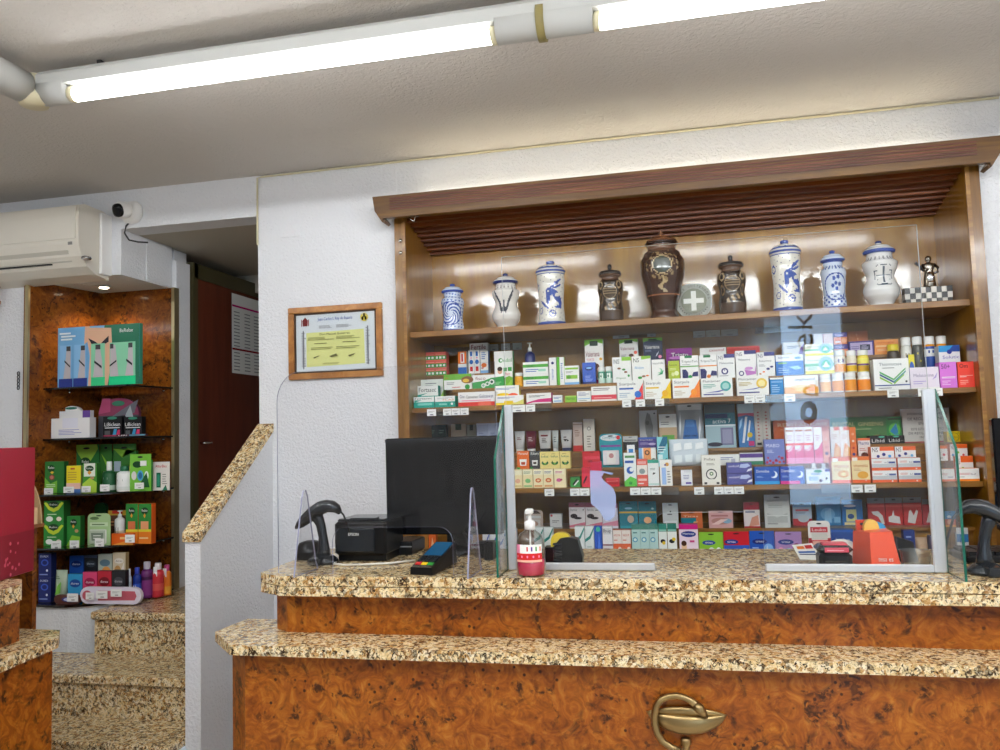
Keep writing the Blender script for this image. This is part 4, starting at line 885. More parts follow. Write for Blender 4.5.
# ---------------- second shelf
rows('''
R2*3|423.7-435-446.4|352|box|co|co|r 0 0 1 .52 g;r .08 .12 .26 .4 w;r .38 .12 .58 .4 w;r .7 .12 .9 .4 w;r .05 .62 .95 .7 f6a89c|coral and green small carton in the stacked block at the cabinet left end|coral and green cartons
R2|457.9-466.6|351.5|box|o|w|r 0 0 1 .3 b;r 0 .3 1 .45 w;r .3 .5 .75 .95 w;r .4 .55 .6 .9 r|orange and blue upright carton beside the white toothpaste cartons
R2|468.4-474-479.8|350.3|box|w|lgy|e .5 .5 .35 .1 b;r .3 .75 .7 .95 b;r .25 .1 .75 .3 r;r .35 .65 .65 .7 p|narrow white carton with blue oval and red foot behind the green box
R2|480.2-488.2|350.5|box|w|b|e .45 .35 .35 .1 o;r 0 0 1 .12 lb;l .15 .6 .85 .95 4 b;r .1 .2 .4 .25 r|narrow white carton with small orange hand drawing beside the twin white cartons
S2|469.5-487.8|343|box|w|lgy|t .1 .8 .9 .95 dr Fertile;l .1 .4 .9 .6 3 gy|white carton with dark red lettering behind the narrow white cartons
N2|494-512.6|351|box|w|g|c .35 .75 .12 g;c .38 .75 .07 w;t .5 .7 .95 .8 g ndol;e .3 .46 .13 .08 sk;e .3 .52 .14 .06 ub;r .5 .35 .68 .55 g;r .74 .38 .95 .56 g;r 0 0 1 .3 r;r .0 .05 1 .15 w|white upright carton with a green ring and child face behind the large green box
N2|523.4-534.2|342|pump|nb|w|band 0 .45 nb;r .1 .3 .8 .42 w|white pump bottle with navy label standing behind the green striped boxes
M2*2|522.9-548.4|361.8|box|w|lgy|r 0 .55 1 .8 4fae3a;t .12 .6 .4 .76 dg mucus;l .1 .15 .8 .45 2 b;r .6 .2 .9 .4 mt|white flat box with a green stripe stacked beside the yellow capped jar|green striped boxes
M2|549-556.2|357.5|box|w|lgy|r .35 .1 .65 .9 w;c .5 .8 .2 nb;l .35 .2 .7 .6 8 b|tall narrow white carton with small blue print right of the green striped boxes
M2|556.6-564|357|box|w|lg|r 0 0 .4 1 5fb533;l .55 .2 .85 .8 8 b|tall narrow white and lime carton right of the green striped boxes
M2|564.4-579|365.6|box|w|lgy|r .05 .8 .95 .9 8cc43a;r .1 .3 .9 .5 8cc43a;c .3 .4 .14 5aa02a;r 0 0 1 .12 lb;l .1 .6 .6 .72 2 gy|white carton with a lime stripe and green disc left of the blue carton
M2|582.4-595.6|362.4|box|3c62c4|nb|e .5 .72 .3 .1 nb;e .5 .74 .22 .05 lb;l .2 .1 .8 .4 4 9db4f0;r 0 0 1 .08 nb|blue upright carton with a dark eye emblem before the first valerian carton
M2|597.6-605-612.3|366.4|jar|cfe8dc|w|band .3 .72 4f9a80;r .1 .3 .9 .6 e8f2ea;c .4 .42 .2 2d7a5a|small pale green jar with white cap left of the white natural remedy box|pale green jars
M2|513.6-522.6|372.6|jar|e8a81c|w|band .08 .62 eba81c;c .5 .35 .2 8a3a1a|small white capped jar with amber label left of the green striped boxes
M2|443.8-471.6|374|box|f2f2ee|w|r .0 .62 1 1 6fb53a;e .85 .6 .22 .24 8a5a34;e .8 .55 .12 .12 e8c24a;t .05 .7 .2 .82 r Daflon;l .1 .3 .5 .5 2 gy;c .85 .14 .09 g;r .3 .12 .6 .16 r|large white and lime box with a seed picture left of the green leaf box
M2|472.3-504|374.6|box|3fa050|2f8a3c|q w 0 .45 .35 .55 .6 .75 1 .85 1 1 0 1;t .1 .62 .42 .88 dr fisco;c .35 .2 .07 w;c .48 .32 .07 w;c .62 .45 .08 w;c .35 .2 .04 7fb6a0;c .48 .32 .04 4a8a5a;c .62 .45 .045 3a5a4a;l .7 .2 .95 .45 3 9fe0a0|green box with white wave and red lettering in the cabinet left part
M2|504.4-512.8|371|box|6fae2a|4f9a2c|q w 0 .6 .6 .7 1 .6 1 1 0 1;t .08 .74 .7 .95 r fisco;q 8cc43a .2 .1 .9 .5 .9 .1|small part of a second green box with red lettering behind the green wave box
G2|417.6-438.2|385.7|box|w|t|t .06 .72 .9 .92 k Fortasec;r 0 0 1 .55 18a08c;r .15 .2 .85 .42 7fd0c4;q 18a08c .0 .5 .5 .68 .0 .6|white and teal flat box behind the front teal boxes at the left end
H2|420.8-443.4|379.3|box|e6ebe2|8cc43a|l .2 .75 .7 .9 2 gy;q 8cc43a .6 0 1 0 1 .6;r 0 .2 .5 .5 w|pale grey and lime box behind the teal and white boxes
F2|413.6-434.4|396.8|box|w|t|t .06 .76 .9 .94 k Fortasec;r 0 0 1 .52 18a08c;r .2 .22 .9 .42 7fd0c4;q 18a08c .05 .5 .4 .7 .05 .7|front left white and teal box with black lettering under the stacked teal boxes
F2|434.9-455.2|396|box|w|t|l .1 .72 .9 .9 2 9fb0b4;r 0 0 1 .5 18a08c;r .2 .18 .6 .34 7fd0c4;c .85 .28 .06 w;t .4 .6 .95 .72 o FLAS|front teal and white box with orange print left of the red and white box
F2|458-494.7|391.8|box|w|lgy|r 0 0 1 .28 df3a34;r .55 0 .9 .3 f0705a;t .05 .58 .18 .82 nb Gine;t .22 .56 .55 .76 k Canesten;t .58 .56 .97 .8 nb Gelcanest;r .1 .36 .9 .42 p|long white box with red base stripe at the front of the second shelf
G2|494.8-519.2|385.4|box|w|e2c81c|l .05 .78 .85 .9 2 b;e .35 .35 .42 .28 f2cf1c;e .75 .45 .22 .16 ee5a22;r 0 0 .4 .2 y|white and yellow box with an orange leaf standing above the front yellow box
F2|495.8-523.8|395.3|box|w|e8dc4a|l .06 .66 .7 .86 2 2a4aa8;r 0 0 1 .22 f2dc3a;r .3 0 .62 .42 f2cf1c;q e6e07a .5 .0 1 .0 1 .55 .8 .3|front white and yellow box with blue print right of the long red box
F2|526.4-551.4|393|box|w|m|l .1 .6 .75 .82 2 k;q d8287a 0 .12 .5 .42 1 .5 1 .0 0 0;q w 0 0 .3 .12 1 .12 1 0|low white box with magenta wave left of the small white box
F2|552.8-562.4|395|box|w|lgy|l .1 .5 .9 .8 2 b;r .1 .15 .9 .3 lb|very small white box with blue print at the shelf front
F2|565.2-576.6|395.6|box|8cc43a|g|t .12 .4 .88 .66 dg forte;r 0 .85 1 1 b6dc6a|very small lime green box at the shelf front
F2|577-590.8|391|box|w|lgy|l .1 .55 .9 .9 3 5a62a0;r .05 .25 .95 .32 lb;l .1 .05 .8 .2 1 gy|small white box with blue lines right of the tiny lime box
F2|591.2-616.6|386.2|box|f4f2ee|lgy|r 0 .12 1 .42 d43a4a;l .08 .7 .85 .92 2 5a4a4a;r .1 .2 .8 .26 f0a0a0|white box with a broad red stripe left of the blue dot box
F2|617-643.6|380.4|box|w|lgy|t .08 .72 .7 .9 4a4a5a Starpuls;r .08 .54 .62 .63 2f62b8;q e23a3a .98 .1 1 .0 .64 .0 .78 .35 .98 .85;c .78 .28 .13 2f6fc8;l .08 .12 .5 .4 3 9fb0c8|white throat tablet box with a blue ball and red corner
F2|644.2-670.8|379.2|box|w|e2b41c|t .06 .70 .62 .88 4a4a5a Starpuls;r .06 .53 .55 .61 e8c030;q f2c81c 1 0 .6 0 .75 .35 1 .9;c .78 .28 .12 f0b81c;l .06 .12 .5 .4 3 c8b89f|white throat tablet box with a yellow fruit corner
F2|672.4-699.8|378|box|w|ea8a2a|t .06 .70 .62 .88 4a4a5a Starpuls;r .06 .53 .6 .61 e88030;q f0842c 1 0 .58 0 .75 .35 1 .9;c .78 .28 .12 f0922c;l .06 .12 .5 .4 3 c8b89f|white throat tablet box with an orange fruit corner
F2|701-732.6|377.8|box|w|lgy|t .06 .78 .62 .9 3a3a4a Fluicamer;c .78 .55 .17 4fb0a8;c .78 .55 .11 a8d8d4;q 5a62b0 .1 .22 .5 .3 .9 .42 .55 .24;r .06 .1 .7 .16 3a3a8a;l .06 .45 .5 .7 3 4fa090|white box with a teal disc and blue swoosh at the shelf front
F2|736.6-768.8|375.6|box|w|lgy|t .06 .78 .62 .9 3a3a4a Fluicamer;c .78 .6 .17 e8c44a;c .78 .6 .11 f4e49a;q 5a62b0 .1 .28 .5 .34 .9 .46 .55 .3;r .06 .12 .7 .18 3a3a8a;l .06 .48 .5 .7 3 c0a850|white box with a yellow disc and blue swoosh at the shelf front
F2|770-783.6|377.6|box|2f8ad0|b|r .1 .7 .9 .8 lb;l .1 .1 .8 .6 4 a8d4f4;r 0 .9 1 1 w|small blue box with pale lines left of the orange and white cough box
F2|784-818.3|375.4|box|w|e0a040|t .32 .68 .9 .86 3a2a2a angileptol;r 0 0 1 .35 f0b050;e .45 .3 .15 .2 f6cf7a;e .8 .3 .15 .2 f09a3a;q f4ddb0 0 .35 1 .35 .6 .5 .2 .45|white and orange long box with dark lettering in the shelf front row
F2|820.2-832.2|373.8|jar|w|w|band .06 .58 f2bd70;c .5 .33 .12 c87a2a|white jar with pale peach label, leftmost of the low jar row
F2|832.8-844.8|372.8|jar|w|w|band .06 .60 f0a01c;c .6 .35 .12 5a2a0a|white jar with amber label second in the low jar row
F2|845.2-857.6|372|jar|w|w|band .06 .62 eb9412;c .5 .55 .12 3a2a1a|white jar with amber label and black mark third in the low jar row
F2|858.4-872|371.3|jar|w|w|band .06 .60 ee8c12;c .35 .5 .1 r|white jar with deep orange label, last of the low jar row
F2|873.2-908.8|358.6|box|f4f4f2|lgy|t .16 .78 .8 .88 5a6a70 Thiomucase;l .25 .68 .7 .74 1 gy;q 5fae6a .16 .55 .55 .30 .55 .36 .16 .61;q 2f5a8a .16 .47 .55 .22 .55 .28 .16 .53;q 8cc43a .16 .38 .5 .17 .5 .22 .16 .44;q 5fae6a .9 .65 .55 .30 .55 .36 .9 .70;q 3a9a9a .9 .56 .55 .22 .55 .28 .9 .61;q 8cc43a .85 .46 .55 .17 .55 .22 .85 .5;r .0 .14 1 .17 3a4a9a;l .1 .04 .5 .1 1 gy;c .9 .26 .03 dk|large white box with blue and green chevrons at the shelf front
F2|909.8-939|367|box|e9e0ec|lv|t .12 .55 .82 .7 8a7aa0 Melatonina;q b9a6d8 .75 .4 .9 .5 .95 .75 .85 .55;l .1 .2 .6 .4 2 b9a6d8;r 0 0 1 .06 w|white and pale lilac box with a thin moon line left of the pink 50+ box
F2|939.4-956.6|361.9|box|d87ad8|c060c0|t .1 .74 .62 .92 3a1a4a 50+;r .1 .40 .9 .43 w;r .1 .36 .9 .38 f0c0f0;l .1 .1 .6 .3 3 f0c8f0|square pink violet box marked 50+ near the right end of the shelf
F2|957.4-974.2|361.5|box|ee4636|d03a2c|t .12 .76 .62 .92 2a1010 Om;r .1 .44 .9 .47 f4a090;r .1 .4 .5 .42 w;l .1 .1 .6 .3 3 f6b0a0|square bright red box marked Om at the right end of the shelf
N2|584.5-603|339.6|box|f0eeea|lgy|q 7fc43a 0 .86 .5 .96 1 .9 1 1 0 1;r .28 .86 .72 .97 1f3a2a;t .04 .62 .8 .74 8a2a3a Valeriana;t .1 .52 .5 .58 c86a6a FORTE;e .66 .3 .14 .16 sk;e .62 .4 .13 .06 5a2a1a;c .86 .56 .08 e8b02a;l .06 .25 .4 .45 4 gy;r .5 0 1 .1 m|white valerian carton with green top and yellow dot, left of the two others
R2|619.2-638|339.2|box|f0eeea|lgy|q 7fc43a 0 .84 .5 .95 1 .88 1 1 0 1;r .28 .84 .72 .97 1f3a2a;t .04 .6 .8 .72 8a2a3a Valeriana;e .66 .3 .14 .16 sk;e .62 .4 .13 .06 5a2a1a;c .86 .5 .09 ee5a3a;l .06 .25 .4 .45 4 gy|white valerian carton with green top and red dot above the natural remedy boxes
R2|643-662.4|337.8|box|2a3450|1f2a40|q 7fc43a 0 .86 .5 .95 1 .88 1 1 0 1;r .28 .86 .72 .97 1f3a2a;t .06 .6 .84 .74 w Valeriana;t .1 .5 .4 .56 9fb0d0 FORTE;q d8e0f0 .62 .3 .7 .42 .82 .5 .72 .36;c .86 .3 .09 p|dark navy valerian carton with green top between the white cartons and purple pack
R2|666-692.2|348.2|box|8a1f86|6a1668|e .5 .3 .38 .4 5a1060;t .2 .34 .85 .72 w Tripto;e .4 .4 .3 .1 c070c0|purple pack with white lettering behind the white herbal cartons
M2|612.2-631.2|357|box|f2f2ee|lgy|r .5 .85 1 1 8cc43a;t .08 .74 .38 .92 3a4a3a NS;e .35 .55 .09 .04 8a5a34;e .6 .5 .09 .04 4a8a3a;e .7 .4 .09 .04 8a4a2a;t .2 .12 .7 .2 4a8a4a Digest;e .85 .25 .06 .05 g|white remedy carton with herb pieces and lime corner, left of its twin
M2|631.8-650.8|356|box|f2f2ee|lgy|q 8cc43a .5 1 1 1 1 .9 .5 .86;t .08 .76 .38 .93 3a4a3a NS;t .12 .5 .62 .6 4f9ad0 Aliviane;e .4 .15 .12 .05 g;e .6 .2 .1 .04 8a5a34;e .8 .22 .08 .03 o|white remedy carton with pale blue wording and pods right of its twin
M2|651.6-665|359.4|box|f4f4f2|lgy|t .08 .78 .9 .88 5a6a6a naturalis;e .6 .46 .22 .12 7fc8a0;e .5 .48 .18 .1 f4f4f2;q 2f9a6a .4 .25 .8 .3 .9 .5 .75 .4;r 0 0 1 .07 gy|white carton with a green swirl left of the lime carton
M2|668.2-679.6|360.8|box|b4c83a|8aa02a|t .1 .74 .8 .84 5a6a1a laxante;e .72 .35 .2 .12 e8f0c0;e .4 .3 .15 .1 dfe8a0;l .1 .5 .7 .65 2 e0e8a0|small lime yellow carton right of the white swirl carton
M2|680-698.6|355.5|box|f4f4f2|lgy|r .25 .9 .65 1 1f7a4a;t .06 .68 .94 .8 4a5a5a TriptoTan;r 0 .52 1 .57 6fae5a;q 2a2f6a .1 0 .4 0 .42 .28 .3 .42 .1 .42;q 2a2f6a .6 .12 .95 .12 .95 .32 .7 .3;c .52 .1 .11 3aae5a;l .1 .6 .7 .65 1 gy|white carton with navy blocks and a green line left of its orange lined twin
M2|699-716.8|355|box|f4f4f2|lgy|r .25 .9 .65 1 1f7a4a;t .06 .68 .94 .8 4a5a5a TriptoTan;r 0 .52 1 .57 ee9a4a;q 2a2f6a .05 0 .35 0 .42 .3 .3 .42 .05 .42;q 2a2f6a .6 .12 .98 .12 .98 .3 .7 .34;c .52 .1 .11 ee8a3a|white carton with navy blocks and an orange line left of the sleep cartons
R2|700-726.4|347.6|box|f0eeea|lgy|t .35 .74 .92 .92 b03a2a casenol;l .1 .4 .5 .6 2 gy|white carton with brick red lettering behind the navy cornered cartons
S2|727-760|346.4|box|c8322c|a0281f|r 0 .9 1 1 e0504a;t .2 .3 .8 .6 w forte|flat red carton behind the three navy cornered sleep cartons
M2|717.2-734.8|354|box|f4f4f2|lgy|t .06 .78 .34 .94 3a3a5a NS;r .38 .84 1 1 3a3a7a;t .12 .58 .9 .67 5a5a6a Melatonina;c .4 .28 .2 3a3a7a;c .4 .28 .12 f4f4f2;q 3a3a7a .38 .28 .42 .28 .42 .4 .38 .4;l .1 .06 .6 .12 1 gy|white sleep carton with a navy clock drawing
M2|735.4-756.2|350.4|box|f4f4f2|lgy|t .06 .80 .32 .94 3a3a5a NS;r .42 .86 1 1 3a3a7a;t .12 .62 .7 .70 5a5a6a Melatonina;q c880c8 .4 .28 .9 .2 1 .5 .95 .1 .5 .05;c .25 .14 .13 3a3a7a;c .25 .14 .08 f4f4f2;e .62 .32 .2 .06 d8a0d8|white sleep carton with a pink cat silhouette between its two neighbours
M2|756.8-774.8|352|box|f4f4f2|lgy|t .06 .78 .34 .94 3a3a5a NS;r .4 .84 1 1 3a3a7a;t .12 .6 .8 .68 5a5a6a Insomni;e .6 .3 .1 .05 3a3a7a;e .8 .38 .1 .04 3a3a7a;e .35 .18 .07 .03 o;e .15 .1 .07 .03 c87a2a;l .1 .4 .5 .5 2 gy|white sleep carton with small navy birds left of the blue box
M2|775.6-803.4|354.4|box|3f7fd0|2f62b0|r 0 .68 1 1 eef2f6;t .08 .80 .5 .90 2f5aa0 AQUILEA;r .08 .56 .4 .62 9fd04a;q 9fd0f4 .45 .4 .8 .45 .95 .3 .7 .25;l .08 .1 .5 .4 3 a8c8f0;e .8 .82 .12 .06 lb|blue and white box with a leaping shape beside the green disc boxes
M2|804.8-834.2|355.6|box|f2f6e8|lgy|r 0 .42 1 .58 7fc8a0;r 0 0 1 .18 f0e84a;e .72 .55 .25 .4 9fc8f0;c .72 .5 .17 5fc0a8;q w .62 .42 .72 .68 .82 .42;e .72 .4 .13 .06 w;t .08 .72 .5 .8 5a7a6a Bienestar;l .08 .24 .5 .38 2 6aa890|white and yellow stomach box with a teal disc in front
M2+top|804.8-833.6|343.7|box|f2f6e8|lgy|r 0 .42 1 .56 7fc8a0;r 0 0 1 .2 f0e84a;e .72 .6 .25 .4 9fc8f0;c .72 .5 .15 5fc0a8;q w .62 .4 .72 .72 .82 .4;t .08 .72 .5 .82 5a7a6a Bienestar|white and yellow stomach box with a teal disc stacked on top of its twin
R2|783.2-804.6|342|box|f2f2ee|lgy|l .2 .6 .8 .8 2 7a8aa0;r 0 .12 1 .26 8a7ac0;r 0 .28 .4 .32 e0d04a;q 8a6ac0 .7 .2 1 .3 1 .9 .8 .6|white box with a violet stripe above the blue and white box
R2|813.8-823|333.6|box|f2f2f4|lgy|l .15 .4 .85 .6 3 8a8a9a;r 0 0 1 .1 lb|small white carton at the top rear beside the pale pink carton
R2|823.5-833|333.2|box|f4dfe0|p|l .15 .4 .85 .6 3 d05a5a;r 0 0 1 .1 p|small pale pink carton at the top rear beside the purple carton
R2*2|833.4-847.4|332.2|box|e88a5a|5a3a8a|r 0 .6 1 1 4a3a8a;l .1 .66 .9 .9 2 c8b8e8;e .75 .3 .2 .2 f4b48a;r .1 .15 .5 .25 w|small purple and orange flat carton stacked at the shelf rear|purple and orange cartons
S2|847.4-868|331|box|b86a3a|9a5428|c .2 .5 .04 e0a070;c .5 .7 .04 e0a070;c .8 .5 .04 e0a070;c .35 .3 .04 e0a070;c .65 .25 .04 e0a070;c .45 .85 .04 e0a070|copper coloured carton with light speckles at the shelf rear
R2|848.8-874|341|box|c8b8dc|5a3a8a|r 0 .9 1 1 4a3a8a;r 0 0 .06 1 4a3a8a;r .94 0 1 1 4a3a8a;r .45 .35 .85 .75 2a2a4a;l .5 .42 .8 .7 3 d8d0f0;l .1 .3 .4 .7 3 8a7ab0|lilac carton with a purple rim behind the yellow labelled jars
R2|874.4-898.8|339.4|box|ee9a4a|d07a2a|r .05 .5 .8 .62 f6c88a;t .1 .72 .8 .86 c85a1a energia;l .1 .2 .8 .4 2 f8d0a0|orange carton behind the yellow capped dark jar
M2|834.6-846.8|349.5|jar|f2e6d0|w|band .06 .38 f0a01c;band .40 .62 e8dcc8;r .1 .45 .9 .6 5a2a6a|white jar with orange and cream label below the purple carton
M2|847-857.6|350|jar|f2ecd8|w|band .06 .32 f0c01c;band .34 .42 6a3a8a;band .44 .7 efe6d0|white jar with a violet band and yellow foot between two taller labels
M2|858-870|349.5|jar|f4e04a|w|band .06 .28 f0b81c;band .30 .38 6a3a8a;band .40 .66 f4ec6a|white capped jar with bright yellow label right of the violet banded jar
N2|888-901.2|343.8|jar|3a2a1e|e8cf2a|band .1 .55 4a3a2a|dark brown jar with a yellow cap behind the chevron box
N2|901.4-912.6|336.8|jar|dfe0d8|w|band .1 .3 cfd84a;band .32 .62 e8e8e0;r .2 .4 .8 .52 8a7a3a|tall white capped jar with grey label, first of four behind the chevron box
N2|912.8-924|336.2|jar|4a4a46|w|band .08 .68 4a4a46;c .6 .28 .2 e8d83a;c .4 .5 .18 e8d83a|tall white capped jar with dark label and yellow marks
N2|924.8-936.6|335.8|jar|2a4ea0|w|band .08 .38 2a4ea0;band .40 .62 f2f2ee;r .1 .5 .9 .58 2a4ea0;band .7 .76 f0a01c|tall white capped jar with blue and white label
N2|937-948.6|335.4|jar|f0a01c|w|band .08 .66 3a6ab8;band .68 .78 f0a01c|tall white capped jar with an orange shoulder, last of the four
G2|908.4-914.8|354.4|box|e8dc3a|2f62b8|e .5 .6 .4 .2 3a6ac8;r 0 0 1 .3 f0e04a|narrow yellow and blue carton between the chevron box and the lilac box
M2|938.6-960|345.3|box|f4f4f6|lgy|r 0 .72 1 1 2f9ad8;q 2a4ea0 .4 .72 1 .72 1 1 .7 1;c .5 .72 .12 2a3a9a;t .16 .42 .95 .56 8a7ac0 Solutic;l .2 .2 .6 .3 1 gy|white carton with blue arched top above the pink 50+ box
''')
